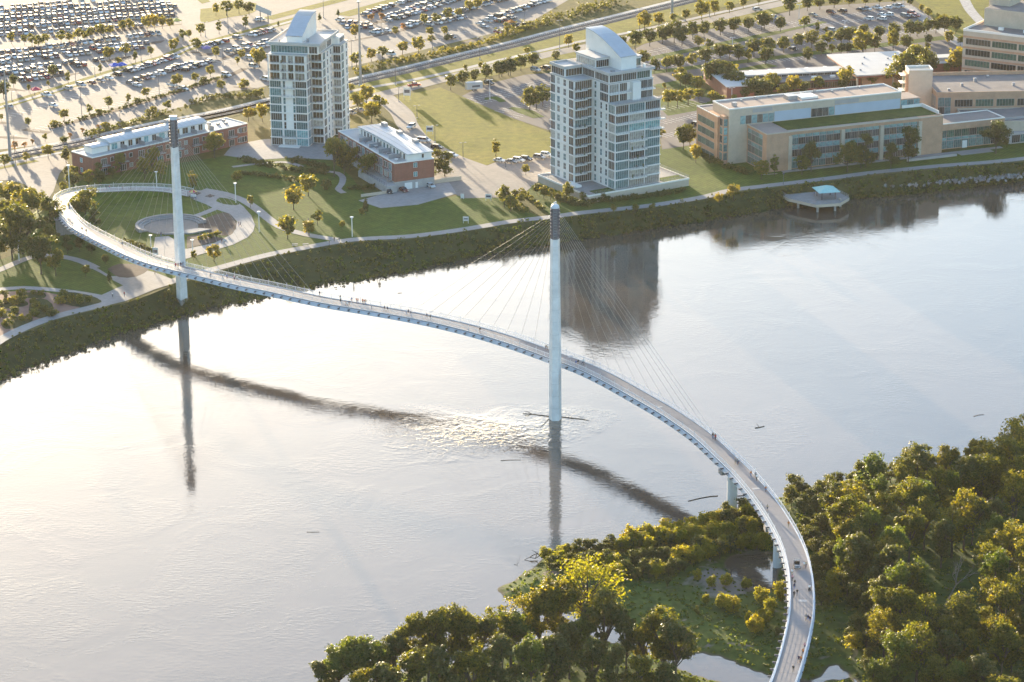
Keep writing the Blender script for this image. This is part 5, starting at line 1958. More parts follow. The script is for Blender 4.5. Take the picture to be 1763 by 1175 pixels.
PROTO = {
    'round': [tree_proto(11 + i, 7.0, 2.7, 1.7, 30, 20, .62, 'leaf_park') for i in range(3)],
    'globe': [tree_proto(21 + i, 7.0, 3.1, 1.4, 40, 24, .60, 'leaf_dark') for i in range(3)],
    'gold': [tree_proto(31 + i, 7.0, 2.8, 1.5, 34, 22, .62, 'leaf_gold') for i in range(3)],
    'slim': [tree_proto(41 + i, 7.0, 1.7, 1.0, 26, 20, .55, 'leaf_park', shape='slim') for i in range(2)],
    'cone': [tree_proto(51, 7.0, 2.0, .5, 34, 22, .5, 'leaf_dark', shape='cone')],
    'rust': [tree_proto(61, 5.0, 1.9, 1.0, 22, 18, .5, 'leaf_rust')],
    'bigpark': [tree_proto(71 + i, 12.0, 4.7, 2.2, 66, 34, .60, 'leaf_park', limbs=12, fine=.75, shape='lobed') for i in range(3)],
    'bigdark': [tree_proto(76 + i, 12.0, 4.5, 1.5, 66, 34, .58, 'leaf_dark', limbs=12, fine=.75, shape='lobed') for i in range(3)],
    'forest': [tree_proto(81 + i, 16.0, 4.9, 3.0 + (i % 3), 96, 56, .47, 'leaf_fresh' if i in (1, 4) else 'leaf_forest', limbs=18, lean=.03 * (i - 2), fine=.66, shape='lobed') for i in range(6)],
    'forestdark': [tree_proto(91 + i, 15.0, 4.6, 2.2, 90, 52, .46, 'leaf_dark', limbs=16, fine=.66, shape='lobed') for i in range(3)],
    'open': [tree_proto(101 + i, 17.0, 5.6, 5.0, 92, 40, .46, 'leaf_forest', shape='open', limbs=22, lean=.05 - .08 * i) for i in range(3)],
    'sparse': [tree_proto(151, 20.0, 7.2, 5.5, 110, 40, .46, 'leaf_willow', shape='open', limbs=34, lean=.03)],
    'willow': [tree_proto(111 + i, 5.0, 2.5, .3, 34, 46, .40, 'leaf_willow', limbs=8) for i in range(4)],
    'bush': [tree_proto(121 + i, 2.4, 1.7, .05, 18, 26, .38, 'leaf_park', limbs=4) for i in range(3)],
    'bushdark': [tree_proto(131 + i, 2.6, 1.9, .05, 20, 28, .38, 'leaf_dark', limbs=4) for i in range(3)],
    'bushgold': [tree_proto(141 + i, 2.4, 1.7, .05, 18, 26, .38, 'leaf_gold', limbs=4) for i in range(2)],
}
PROTO_H = {'round': 7, 'globe': 7, 'gold': 7, 'slim': 7, 'cone': 7, 'rust': 5, 'bigpark': 12, 'bigdark': 12, 'forest': 16, 'forestdark': 15, 'open': 17, 'sparse': 20, 'willow': 5, 'bush': 2.4, 'bushdark': 2.6, 'bushgold': 2.4}
LOOK = {'round': 'green leafy tree', 'globe': 'dark round-headed tree', 'gold': 'yellow-green sunlit tree', 'slim': 'slender upright tree', 'cone': 'dark conical tree', 'rust': 'small rust-coloured tree',
        'bigpark': 'large green tree', 'bigdark': 'large dark tree', 'forest': 'leafy woodland tree', 'forestdark': 'dark woodland tree', 'open': 'open-branched woodland tree',
        'sparse': 'tall sparse yellow-green tree', 'willow': 'yellow-green willow', 'bush': 'green shrub', 'bushdark': 'dark shrub', 'bushgold': 'golden shrub'}


def px_height(u, v, hpx, z):
    w = site(u, v, z)
    d = math.sqrt(w[0] ** 2 + w[1] ** 2 + (CAM_H - z) ** 2)
    return hpx / (FPX / d * 0.95)


def plant(kind, w, H, label, group=None, wide=1.0, name=None):
    shrub = kind.startswith('bush')
    tr, cr = random.choice(PROTO[kind])
    s = H / PROTO_H[kind]
    sw = s * wide * random.uniform(.80, 1.18)
    nm = 'shrub' if shrub else {'forest': 'woodland_tree', 'forestdark': 'woodland_tree', 'open': 'woodland_tree', 'sparse': 'woodland_tree', 'willow': 'willow'}.get(kind, 'tree')
    o = put(name or nm, None, loc=w, rz=random.uniform(0, 6.28), sc=(sw, sw, s), label=label, cat='shrub' if shrub else ('willow' if kind == 'willow' else 'tree'), group=group)
    put('stem' if shrub else 'trunk', tr, o)
    put('crown', cr, o)
    return o


def zone(items, where, group, z=G0, minh=2.5, hgrow=1.0):
    """items: (x, y, height in photo px, kind) of each trunk foot"""
    items = sorted(items)
    cnt = {}
    for u, v, h, k in items:
        cnt[LOOK[k]] = cnt.get(LOOK[k], 0) + 1
    seen = {}
    for u, v, h, k in items:
        L = LOOK[k]
        seen[L] = seen.get(L, 0) + 1
        lab = (f'{L} {where}' if cnt[L] == 1 else f'{L}, {ordinal(seen[L])} such from the left, {where}')
        w = site(u, v, z)
        plant(k, w, max(minh, px_height(u, v, h, z) * 1.1 * hgrow), lab, group)


def zz(lst, ox, oy, sc):
    return [(ox + a / sc, oy + b / sc, h / sc, k) for a, b, h, k in lst]


zone(zz([(75, 285, 70, 'round'), (160, 292, 60, 'round'), (210, 300, 75, 'round'), (300, 290, 65, 'round'), (400, 286, 80, 'round'), (510, 272, 80, 'round'), (590, 262, 80, 'round'), (660, 247, 85, 'gold'), (720, 228, 60, 'round'),
         (800, 213, 75, 'round'), (850, 203, 75, 'round'), (960, 198, 88, 'gold'), (1010, 193, 92, 'gold'), (1060, 188, 75, 'gold'), (1112, 186, 60, 'gold'), (250, 295, 55, 'bush'), (455, 280, 60, 'round'), (555, 268, 60, 'round')], 0, 0, 3.79),
     'in the long strip between car rows', 'trees in the long strip between car rows')
zone(zz([(90, 572, 75, 'globe'), (345, 502, 70, 'globe'), (25, 645, 100, 'globe'), (190, 602, 50, 'slim'), (315, 572, 45, 'slim'), (445, 547, 78, 'slim'), (655, 482, 60, 'slim'), (885, 412, 75, 'slim'), (985, 372, 65, 'round'), (820, 372, 80, 'round'),
         (712, 395, 78, 'gold'), (772, 420, 40, 'bush'), (1135, 352, 90, 'round'), (1158, 290, 45, 'slim'), (1195, 268, 72, 'round'), (1235, 250, 52, 'round'), (1310, 238, 80, 'round'), (1430, 222, 82, 'slim'), (1602, 192, 84, 'slim'), (1280, 332, 78, 'round'),
         (1410, 382, 74, 'round'), (1580, 400, 70, 'round'), (1690, 425, 105, 'gold'), (1550, 425, 50, 'gold'), (1410, 102, 70, 'gold'), (1480, 104, 95, 'round'), (1560, 90, 85, 'round'), (1625, 95, 75, 'globe')], 0, 0, 3.79),
     'along the grassy car park walk', 'trees along the car park walk')
zone(zz([(185, 832, 62, 'round'), (420, 793, 74, 'round'), (585, 752, 66, 'round'), (710, 712, 78, 'round'), (840, 682, 68, 'slim'), (955, 643, 68, 'round'), (1155, 572, 84, 'gold'), (1275, 541, 64, 'round'), (1375, 502, 68, 'gold'), (968, 764, 50, 'round'), (1003, 762, 66, 'gold'),
         (1095, 722, 64, 'round'), (1445, 597, 72, 'round'), (1215, 722, 40, 'round'), (295, 925, 52, 'round'), (315, 1035, 85, 'gold'), (172, 1065, 64, 'round'), (32, 1095, 84, 'round'), (1592, 572, 50, 'bushgold'), (1700, 642, 64, 'round'), (160, 968, 40, 'rust'), (100, 985, 60, 'rust'),
         (212, 945, 36, 'rust'), (640, 850, 34, 'rust'), (540, 872, 30, 'rust'), (460, 905, 36, 'rust'), (355, 824, 34, 'bush'), (650, 748, 34, 'bush'), (895, 676, 34, 'bushdark'), (1330, 540, 36, 'bushdark'), (10, 790, 44, 'round'), (690, 838, 40, 'bush'), (420, 930, 34, 'bushdark')], 0, 0, 3.79),
     'by the empty paved aisle', 'trees by the empty aisle')
zone(zz([(725, 252, 82, 'gold'), (735, 438, 92, 'round'), (830, 403, 78, 'gold'), (905, 383, 78, 'round'), (1035, 363, 88, 'round'), (1140, 352, 105, 'gold'), (1215, 243, 62, 'gold'), (1310, 238, 64, 'round'), (1040, 198, 44, 'rust'), (830, 144, 52, 'rust'), (900, 136, 50, 'rust'), (1175, 173, 80, 'gold'),
         (1255, 162, 72, 'round'), (1330, 134, 80, 'round'), (1400, 118, 60, 'round'), (1470, 84, 80, 'round'), (1525, 64, 70, 'gold'), (1580, 32, 66, 'gold'), (1720, 224, 74, 'round'), (990, 218, 40, 'bush'), (615, 112, 46, 'cone'), (495, 142, 52, 'cone'), (225, 176, 36, 'cone'), (1330, 262, 30, 'bushdark'), (1220, 272, 40, 'bush')], 420, 0, 3.79),
     'in the car park beyond the plaza tower', 'trees in the right car park')
zone(zz([(745, 735, 115, 'bigpark'), (800, 690, 120, 'gold'), (835, 805, 135, 'gold'), (885, 745, 120, 'round'), (700, 590, 40, 'bushgold'), (120, 795, 110, 'gold'), (30, 795, 90, 'gold'), (100, 438, 100, 'gold'), (20, 575, 40, 'round'), (80, 640, 50, 'round'), (60, 780, 70, 'gold')], 420, 0, 3.79),
     'at the foot of the plaza tower', 'trees by the plaza tower')
zone(zz([(1350, 590, 95, 'globe'), (1430, 565, 96, 'globe'), (1505, 542, 80, 'globe'), (1580, 524, 96, 'globe'), (1665, 508, 104, 'globe'), (1725, 494, 104, 'globe'), (1445, 478, 58, 'slim'), (1545, 462, 58, 'slim')], 420, 0, 3.79)
     + zz([(15, 503, 94, 'globe'), (70, 494, 104, 'globe'), (140, 464, 96, 'globe'), (215, 444, 96, 'globe'), (365, 384, 44, 'bushdark'), (500, 352, 62, 'gold'), (800, 318, 74, 'globe'), (885, 324, 114, 'globe'), (980, 304, 104, 'globe'), (1065, 284, 104, 'globe'), (1140, 280, 132, 'globe'), (1190, 300, 114, 'globe'),
           (1260, 256, 104, 'globe'), (1335, 252, 104, 'globe'), (1440, 234, 98, 'globe'), (1530, 224, 98, 'globe'), (1625, 208, 90, 'globe'), (1710, 198, 104, 'globe')], 860, 0, 3.79)
     + zz([(60, 190, 104, 'globe'), (225, 102, 112, 'globe'), (340, 74, 80, 'globe'), (420, 64, 80, 'globe'), (515, 54, 90, 'globe'), (615, 42, 80, 'globe'), (720, 36, 70, 'globe'), (810, 30, 60, 'globe'), (905, 28, 60, 'globe'), (1010, 40, 50, 'globe')], 1300, 0, 3.79),
     'in the row beside the boundary road', 'round trees lining the boundary road')
zone(zz([(945, 203, 114, 'gold'), (1040, 182, 94, 'gold'), (1135, 153, 64, 'round'), (1215, 138, 74, 'gold'), (1320, 133, 124, 'gold'), (1405, 104, 94, 'gold'), (1500, 88, 74, 'round'), (1590, 54, 64, 'gold'), (1690, 33, 44, 'round'), (450, 314, 84, 'gold'), (180, 345, 24, 'bushgold')], 860, 0, 3.79),
     'on the sunny verge beside the railway', 'trees on the railway verge')
zone(zz([(940, 434, 94, 'globe'), (1010, 484, 94, 'globe'), (1090, 474, 104, 'round'), (1165, 464, 104, 'globe'), (1255, 444, 94, 'round'), (1345, 428, 104, 'globe'), (1440, 394, 104, 'globe'), (1500, 384, 90, 'round'), (1560, 402, 104, 'globe'), (1620, 414, 94, 'round'), (1660, 374, 114, 'globe'), (1740, 354, 104, 'globe'),
         (1180, 564, 114, 'round'), (1212, 584, 104, 'globe'), (1290, 604, 104, 'round'), (1380, 564, 150, 'globe'), (1440, 564, 165, 'globe'), (1490, 544, 134, 'round'), (1550, 604, 134, 'globe'), (1640, 644, 124, 'globe'), (1100, 704, 114, 'gold'), (1160, 704, 114, 'round'), (1230, 684, 104, 'round'), (1300, 664, 84, 'round'),
         (1390, 684, 84, 'gold'), (1200, 974, 144, 'globe'), (1240, 964, 134, 'globe'), (1280, 1064, 114, 'gold'), (200, 724, 144, 'globe'), (280, 694, 124, 'globe'), (240, 716, 120, 'round'), (1075, 590, 50, 'slim'), (1055, 900, 60, 'round'), (1300, 320, 80, 'round'), (1370, 330, 70, 'round'),
         (1440, 690, 70, 'round'), (1530, 680, 60, 'gold'), (1600, 650, 80, 'globe'), (1700, 640, 100, 'globe'), (1500, 600, 110, 'globe')], 860, 0, 3.79),
     'around the dark lots behind the river tower', 'trees around the dark lots')
zone(zz([(165, 208, 94, 'globe'), (320, 194, 84, 'round'), (405, 218, 74, 'slim'), (460, 222, 44, 'round'), (90, 364, 104, 'round'), (185, 344, 94, 'globe'), (280, 324, 94, 'globe'), (370, 314, 104, 'globe'), (470, 304, 94, 'round'), (560, 289, 94, 'globe'), (615, 294, 104, 'globe'), (705, 254, 84, 'globe'), (810, 259, 84, 'globe'),
         (905, 244, 84, 'globe'), (1010, 249, 99, 'globe'), (1060, 240, 90, 'globe'), (1120, 224, 89, 'globe'), (1180, 220, 90, 'globe'), (1235, 219, 114, 'globe'), (1310, 224, 104, 'globe'), (1130, 294, 64, 'globe'), (1265, 294, 84, 'gold'), (1340, 304, 64, 'round'), (1085, 80, 50, 'round'), (1130, 120, 66, 'round'), (1195, 142, 50, 'round'),
         (700, 364, 144, 'gold'), (780, 344, 104, 'globe'), (900, 334, 124, 'gold'), (985, 334, 94, 'globe'), (1125, 324, 44, 'round'), (70, 424, 104, 'globe'), (340, 414, 94, 'globe'), (430, 364, 84, 'globe'), (560, 354, 64, 'globe'), (500, 354, 64, 'round'), (600, 354, 70, 'globe'), (650, 340, 60, 'round')], 1300, 0, 3.79),
     'in the lots behind the pavilion', 'trees in the lots behind the pavilion')
zone(zz([(110, 604, 124, 'round'), (250, 624, 124, 'gold'), (30, 644, 110, 'globe'), (180, 640, 90, 'round'), (320, 620, 80, 'globe'), (410, 594, 90, 'round'), (590, 584, 134, 'gold'), (570, 590, 60, 'globe'), (760, 574, 84, 'round'), (950, 584, 220, 'bigpark'), (1040, 504, 190, 'bigpark'), (1130, 484, 134, 'globe'), (920, 614, 74, 'gold'),
         (1330, 484, 164, 'gold'), (1250, 484, 64, 'round'), (1300, 470, 120, 'globe'), (1000, 560, 180, 'bigdark'), (70, 640, 110, 'globe'), (0, 600, 90, 'globe')], 1300, 0, 3.79),
     'between the pavilion and the long office', 'trees between pavilion and office')
zone(zz([(125, 1150, 130, 'slim'), (40, 1172, 120, 'round'), (305, 1142, 124, 'round'), (365, 1122, 185, 'bigdark'), (600, 1122, 175, 'bigpark'), (720, 1094, 195, 'bigdark'), (885, 1104, 150, 'bigdark'), (1000, 1064, 205, 'bigdark'), (1570, 1004, 195, 'bigdark'), (690, 1100, 120, 'round')], 1300, 0, 3.79),
     'on the lawn before the long office', 'trees in front of the office')
zone(zz([(60, 240, 140, 'gold'), (200, 425, 250, 'bigpark'), (80, 600, 310, 'bigdark'), (150, 560, 300, 'bigdark'), (20, 420, 200, 'bigdark'), (250, 330, 180, 'bigpark'), (330, 420, 200, 'bigdark'), (270, 692, 240, 'bigdark'), (365, 702, 160, 'bigpark'), (560, 712, 80, 'round'), (715, 748, 72, 'cone'), (0, 590, 130, 'gold'),
         (415, 170, 74, 'round'), (330, 540, 160, 'bigdark'), (440, 560, 110, 'bigdark'), (520, 545, 90, 'globe'), (600, 560, 70, 'globe'), (90, 260, 150, 'bigpark'), (690, 625, 60, 'globe')], 0, 290, 3.79),
     'in the grove outside the bridge ramp', 'trees in the grove by the ramp')
zone(zz([(560, 335, 190, 'bigpark'), (620, 390, 110, 'bigdark'), (510, 300, 110, 'round'), (1262, 152, 124, 'slim'), (1545, 112, 94, 'round'), (1635, 258, 84, 'slim'), (1265, 602, 60, 'gold'), (1400, 612, 104, 'gold'), (480, 122, 90, 'globe'), (580, 122, 100, 'gold'), (650, 110, 90, 'globe')], 0, 290, 3.79),
     'beside the ring path', 'trees beside the ring path')
zone(zz([(325, 462, 144, 'gold'), (420, 372, 134, 'gold'), (285, 652, 144, 'gold'), (425, 632, 94, 'gold'), (480, 562, 94, 'round'), (640, 592, 60, 'round'), (795, 494, 104, 'cone'), (770, 504, 50, 'gold'), (590, 245, 235, 'bigpark'), (690, 205, 150, 'bigpark'), (810, 272, 160, 'bigpark'), (655, 235, 180, 'bigdark'),
         (1270, 222, 140, 'bigdark'), (1310, 242, 144, 'bigdark'), (1700, 442, 134, 'bigpark'), (1740, 470, 100, 'round'), (1645, 112, 104, 'slim'), (880, 700, 46, 'cone'), (540, 330, 60, 'bushdark')], 420, 240, 3.79),
     'on the sloping park lawn', 'trees on the park lawn')
zone(zz([(545, 610, 175, 'bigpark'), (770, 655, 190, 'bigpark'), (840, 575, 205, 'bigpark'), (920, 655, 165, 'gold'), (1430, 455, 225, 'bigpark'), (330, 668, 150, 'bigdark'), (220, 665, 90, 'globe'), (100, 650, 110, 'gold'), (30, 640, 90, 'bigdark'), (20, 500, 150, 'cone'), (460, 640, 90, 'globe')], 110, 190, 5.51),
     'before the long brick house', 'trees in front of the long brick house')
zone(zz([(370, 955, 200, 'bigpark'), (130, 925, 120, 'gold'), (60, 885, 110, 'globe'), (200, 935, 110, 'round'), (540, 965, 110, 'round'), (740, 945, 90, 'bushdark'), (860, 1085, 100, 'round'), (1090, 1070, 90, 'round'), (1270, 1040, 60, 'round'), (-60, 680, 110, 'gold'), (-110, 1000, 130, 'round'), (-170, 940, 100, 'globe')], 915, 190, 6.08),
     'below the podium of the river tower', 'trees below the podium')
plant('gold', site(1263, 345), px_height(1263, 345, 30, G0), 'bright golden tree alone on the bank beside the riverside path')
plant('bushgold', site(1238, 347), 3.0, 'bright golden shrub on the bank beside the lone golden tree')

# garden shrubs in the corner beds and hedges
SH = [(10, 522, 'bush'), (24, 524, 'bushgold'), (36, 522, 'bush'), (36, 510, 'bushgold'), (58, 507, 'bush'), (70, 508, 'bush'), (58, 524, 'bushgold'), (64, 532, 'bush'), (76, 538, 'bushdark'), (88, 545, 'bushdark'), (96, 542, 'bushgold'), (60, 545, 'bush'), (20, 553, 'bush'), (38, 553, 'bushgold'), (50, 550, 'bush'), (12, 562, 'bush'),
      (8, 512, 'bushdark'), (0, 527, 'bush'), (110, 512, 'bush'), (124, 513, 'bush'), (138, 516, 'bush'), (152, 520, 'bush'), (120, 521, 'bush'), (136, 524, 'bush'), (104, 524, 'bushgold'), (0, 545, 'bushgold'), (24, 541, 'bush')]
for k, (u, v, kind) in enumerate(sorted(SH)):
    plant(kind, site(u, v), random.uniform(1.6, 3.0), f'{LOOK[kind]} in the corner garden beds, {ordinal(k + 1)} from the left', 'shrubs in the corner garden')


def hedge(name, pts, width, height, n, mat, label, z=G0, leaf=.42):
    """clipped or planted row of foliage following a line"""
    P = smooth(px(pts, z), 1.0)
    rs = np.random.default_rng(abs(hash(label)) % 1000 if False else len(label) * 7 + int(pts[0][0]))
    i = rs.integers(0, len(P), n)
    c = np.array([P[k] for k in i]) + np.stack([rs.normal(0, width * .35, n), rs.normal(0, width * .35, n), rs.uniform(.2, .75, n) * height], 1)
    v, f = clump_cloud(c, rs.uniform(.35, .7, n) * height * .6, 26, leaf, rs)
    o = put(name, np_mesh(name, v, f, mat), label=label, cat='hedge')
    return o


hedge('hedge', [(88, 221), (200, 190), (316, 156), (396, 130)], 2.2, 1.5, 230, 'leaf_dark', 'low dark hedge along the edge of the empty car park')
hedge('hedge', [(150, 236), (230, 212), (300, 192)], 5, 2.0, 150, 'leaf_park', 'rough hedge below the empty car park aisle')
hedge('hedge', [(330, 180), (380, 168), (450, 168)], 4, 2.0, 110, 'leaf_dark', 'dark hedge left of the plaza tower')
hedge('hedge', [(610, 126), (700, 106), (800, 84), (870, 64), (930, 40)], 5, 2.2, 300, 'leaf_park', 'rough scrub hedge between railway and right car park', leaf=.5)
hedge('hedge', [(870, 60), (930, 42), (1000, 22), (1060, 4)], 9, 2.6, 260, 'leaf_scrub', 'wide scrub belt beside the railway at the top', leaf=.5)
hedge('hedge', [(420, 278), (470, 288), (520, 296), (560, 300)], 3.0, 2.2, 170, 'leaf_dark', 'dark hedge below the pale plaza')
hedge('hedge', [(500, 278), (530, 284), (560, 292)], 3.0, 2.0, 110, 'leaf_dark', 'short dark hedge right below the plaza steps')
hedge('hedge', [(415, 300), (470, 306), (540, 316)], 2.5, 1.6, 130, 'leaf_dark', 'lower dark hedge on the slope below the plaza')
hedge('hedge', [(600, 326), (630, 325), (655, 320)], 2.0, 1.5, 70, 'leaf_dark', 'dark hedge beside the small winding path')
hedge('hedge', [(1000, 352), (1060, 346), (1120, 340), (1180, 330)], 2.4, 2.0, 150, 'leaf_dark', 'dark shrub row at the foot of the podium wall')
hedge('hedge', [(955, 340), (985, 352), (1010, 356)], 3.0, 2.4, 90, 'leaf_dark', 'shrubs at the left corner of the podium wall')
hedge('hedge', [(895, 330), (915, 345), (935, 362)], 1.8, 1.5, 60, 'leaf_park', 'low shrubs beside the path down from the river tower')
hedge('hedge', [(860, 340), (885, 355), (905, 366)], 3.0, 2.4, 80, 'leaf_park', 'shrub bed right of the end of the park lawn')
hedge('hedge', [(1205, 265), (1240, 285), (1290, 302)], 3.2, 2.2, 120, 'leaf_dark', 'dark shrub bed at the left end of the long office')
hedge('hedge', [(346, 413), (360, 409), (374, 405)], 1.2, 1.6, 45, 'leaf_park', 'ornamental grass clump at the amphitheatre bed')
hedge('hedge', [(214, 418), (236, 425), (262, 434)], 2.4, 1.6, 80, 'leaf_dark', 'dark shrubs along the inner edge of the ramp')
hedge('hedge', [(1390, 268), (1450, 262), (1520, 256)], 2.0, 1.2, 60, 'leaf_dark', 'low planting along the front of the long office')

# planted roof of the office, terrace greenery
def lift(o, parent):
    o.parent = parent


# river bank scrub
rs = np.random.default_rng(5)
n = 5600
ii = rs.integers(0, len(tl), n)
tt = np.where(rs.uniform(size=n) < .2, rs.uniform(.93, 1.10, n), rs.uniform(-.02, 1.02, n))
A, B = np.array(tl)[ii], np.array(sl)[ii]
c = A * (1 - tt)[:, None] + B * tt[:, None]
vis = (np.abs(c[:, 0]) < 260)
c, tt = c[vis], tt[vis]
c[:, 2] = G0 * (1 - np.clip(tt, 0, 1)) ** 1.15 + .25
c += np.stack([rs.normal(0, 1.5, len(c)), rs.normal(0, .6, len(c)), np.zeros(len(c))], 1)
big = rs.uniform(size=len(c)) < .10
rad = np.where(big, rs.uniform(.9, 1.6, len(c)), rs.uniform(.35, .75, len(c)))
rad *= np.where(tt < .12, .6, 1)
c[:, 2] += rad * .3
pat = wob(c[:, 0] * .35, c[:, 1] * .5)
rad *= 1 + .45 * np.clip(pat, -.8, 1)
fresh = (pat + rs.normal(0, .25, len(c))) > .35
v, f = clump_cloud(c[fresh], rad[fresh], 20, .5, rs, flat=.9)
put('bank_fresh_growth', np_mesh('bank_fresh_growth', v, f, 'leaf_fresh'), label='patches of fresher green weeds on the west river bank', cat='weeds', kind='stuff')
v, f = clump_cloud(c[~fresh], rad[~fresh], 20, .5, rs, flat=.9)
put('bank_undergrowth', np_mesh('bank_undergrowth', v, f, 'leaf_scrub'), label='dark green scrub covering the west river bank', cat='undergrowth', kind='stuff')
sel = rs.uniform(size=len(c)) < .012
v, f = clump_cloud(c[sel] + np.array((0, 0, .25)), rad[sel] * .8, 20, .45, rs)
put('bank_flowering_weeds', np_mesh('bank_flowering_weeds', v, f, 'leaf_gold'), label='scattered yellow-green weeds on the west river bank', cat='weeds', kind='stuff')
# rubble showing through at the far right of the bank
n = 260
u = rs.uniform(1520, 1763, n)
q = np.array([site(a, np.interp(a, [1520, 1763], [318, 300]) + rs.normal(0, 3), 2.6) for a in u])
v, f = clump_cloud(q, np.full(n, .5), 6, .9, rs)
put('bank_rubble', np_mesh('bank_rubble', v, f, 'rubble'), label='pale rock rubble on the far right river bank', cat='rubble', kind='stuff')

# ------------------------------------------------------------------ east woods
def ground_z(w):
    return float(east_height(w[0], w[1])[0])


NUM = 'one two three four five six seven eight nine ten eleven twelve thirteen fourteen fifteen sixteen seventeen eighteen'.split()


def wood(items, group, where, rank=None):
    """each item: (x, y, height, kind[, rank]); labels count along each rank from the left"""
    rows = {}
    for it in items:
        u, v, H, kind = it[:4]
        w = site(u, v, .9)
        z = ground_z(w)
        if z < .05:
            continue
        rows.setdefault((it[4] if len(it) > 4 else 0, kind), []).append((u, w, z, H))
    for (rk, kind), L in rows.items():
        L.sort(key=lambda t: t[0])
        for i, (u, w, z, H) in enumerate(L):
            at = where if not rk else f'in row {NUM[rk - 1]} from the river {where}'
            plant(kind, (w[0], w[1], z - .1), H, f'{LOOK[kind]}, {ordinal(i + 1)} from the left {at}', group, name='understory_tree' if kind == 'bigdark' else None)


rs2 = random.Random(3)
items = []
# the wood's floor, rank by rank back from the river
for rk, gy in enumerate(np.arange(806, 1290, 31)):
    for gx in np.arange(1345, 1815, 41):
        u, v = gx + rs2.uniform(-18, 18), gy + rs2.uniform(-15, 15)
        edge_l = np.interp(v, [800, 860, 930, 1010, 1100, 1180, 1300, 1420], [1560, 1440, 1430, 1445, 1480, 1500, 1440, 1400])
        top = np.interp(u, [1340, 1420, 1600, 1763, 2000], [865, 846, 812, 782, 735])
        if u < edge_l or v < top + 4:
            continue
        if 1575 < u < 1690 and 985 < v < 1110:
            continue
        H = rs2.uniform(11.5, 17)
        if v < top + 40:
            H *= .66
        if v > 1190:
            H *= .75
        items.append((u, v, H, rs2.choice(['forest', 'forest', 'forest', 'forestdark', 'open']), rk + 1))
items += [(1553, 845, 9.5, 'forestdark', 1), (1462, 985, 14, 'forest', 4), (1450, 1010, 12, 'forest', 5), (1490, 960, 15, 'forest', 4), (1745, 860, 17, 'forest', 1), (1760, 830, 19, 'open', 1), (1700, 868, 16, 'forest', 1)]
wood(items, 'trees of the wood right of the bridge', 'of the wood')
# small dark trees and willows between wood and bridge
items = []
for rk, gy in enumerate(np.arange(858, 990, 14)):
    for gx in np.arange(1345, 1485, 21):
        u, v = gx + rs2.uniform(-9, 9), gy + rs2.uniform(-6, 6)
        if u < np.interp(v, [850, 900, 960, 1000], [1335, 1372, 1400, 1408]):
            continue
        items.append((u, v, rs2.uniform(4, 7), 'bigdark', rk + 1))
for k in range(16):
    u = 1360 + k * 17 + rs2.uniform(-5, 5)
    items.append((u, np.interp(u, [1340, 1420, 1600, 1763], [865, 848, 814, 786]) + rs2.uniform(0, 8), rs2.uniform(3.5, 6), 'bigdark', 12))
wood(items, 'small trees between bridge and wood', 'beside the bridge')
items = []
for rk, gy in enumerate(np.arange(985, 1175, 20)):
    for gx in np.arange(1408, 1520, 28):
        u, v = gx + rs2.uniform(-9, 9), gy + rs2.uniform(-7, 7)
        if v > 1060 and u < 1470:
            continue
        items.append((u, v, rs2.uniform(4, 6.5), rs2.choice(['bigdark', 'willow', 'bigdark']), rk + 1))
wood(items, 'small trees at the foot of the wood', 'below the wood')
# the dead bleached tree
def branch(mb, p, d, L, r_, depth):
    d = d / np.linalg.norm(d)
    q = p + d * L * .5 + np.array((rs2.uniform(-.2, .2), rs2.uniform(-.2, .2), .1))
    e = p + d * L
    mb.tube([p, q, e], [r_, r_ * .75, r_ * .45], 6, cap=False)
    if depth:
        for _ in range(3 if depth > 1 else 2):
            nd = d + np.array((rs2.uniform(-.8, .8), rs2.uniform(-.6, .6), rs2.uniform(-.1, .5)))
            branch(mb, e if rs2.random() < .6 else q, nd, L * rs2.uniform(.5, .75), r_ * .5, depth - 1)


for u, v, L, lean_, lab in ((1625, 1046, 6.2, .45, 'bare bleached dead tree standing in the dark wood'), (828, 1150, 4.6, -.2, 'bare grey dead tree among the near bank trees'), (718, 1176, 4.2, .2, 'bare dead sapling at the left of the near bank trees'),
                            (1515, 1010, 4.0, .1, 'broken dead trunk at the left edge of the dark wood')):
    dead = put('dead_tree', None, loc=site(u, v, 1.0), label=lab, cat='dead tree')
    mb = MB()
    branch(mb, np.array((0, 0, 0.)), np.array((lean_, 0, 1.0)), L, .26, 4)
    part('trunk', mb, 'bark_pale', dead)

# foreground trees on the near bank, seen from above
TOPX = [520, 545, 560, 600, 640, 680, 700, 740, 790, 820, 850, 880, 905, 930, 960, 1000, 1040, 1080, 1110, 1140, 1165, 1190]
TOPY = [1170, 1155, 1140, 1090, 1097, 1085, 1062, 1050, 1052, 1066, 1038, 1045, 1020, 1012, 1000, 1000, 1010, 1050, 1080, 1042, 1062, 1120]
items = []
for u, v, kind in ((560, 1212, 'forestdark'), (585, 1205, 'forest'), (612, 1200, 'forest'), (645, 1196, 'forest'), (678, 1188, 'forestdark'), (705, 1180, 'forest'), (738, 1176, 'forest'), (770, 1172, 'forest'), (800, 1168, 'forest'), (828, 1160, 'forestdark'), (852, 1150, 'open'), (880, 1150, 'forest'),
                   (905, 1140, 'open'), (930, 1135, 'forest'), (958, 1125, 'forest'), (1040, 1148, 'forestdark'), (1078, 1160, 'forestdark'), (1108, 1165, 'forest'), (1140, 1168, 'forest'), (1163, 1180, 'forestdark')):
    items.append((u, v, min(21, (v - np.interp(u, TOPX, TOPY)) / 7.2), kind))
items += [(1012, 1110, 22.5, 'sparse'), (1000, 1150, 13, 'forest'), (980, 1170, 14, 'forestdark')]
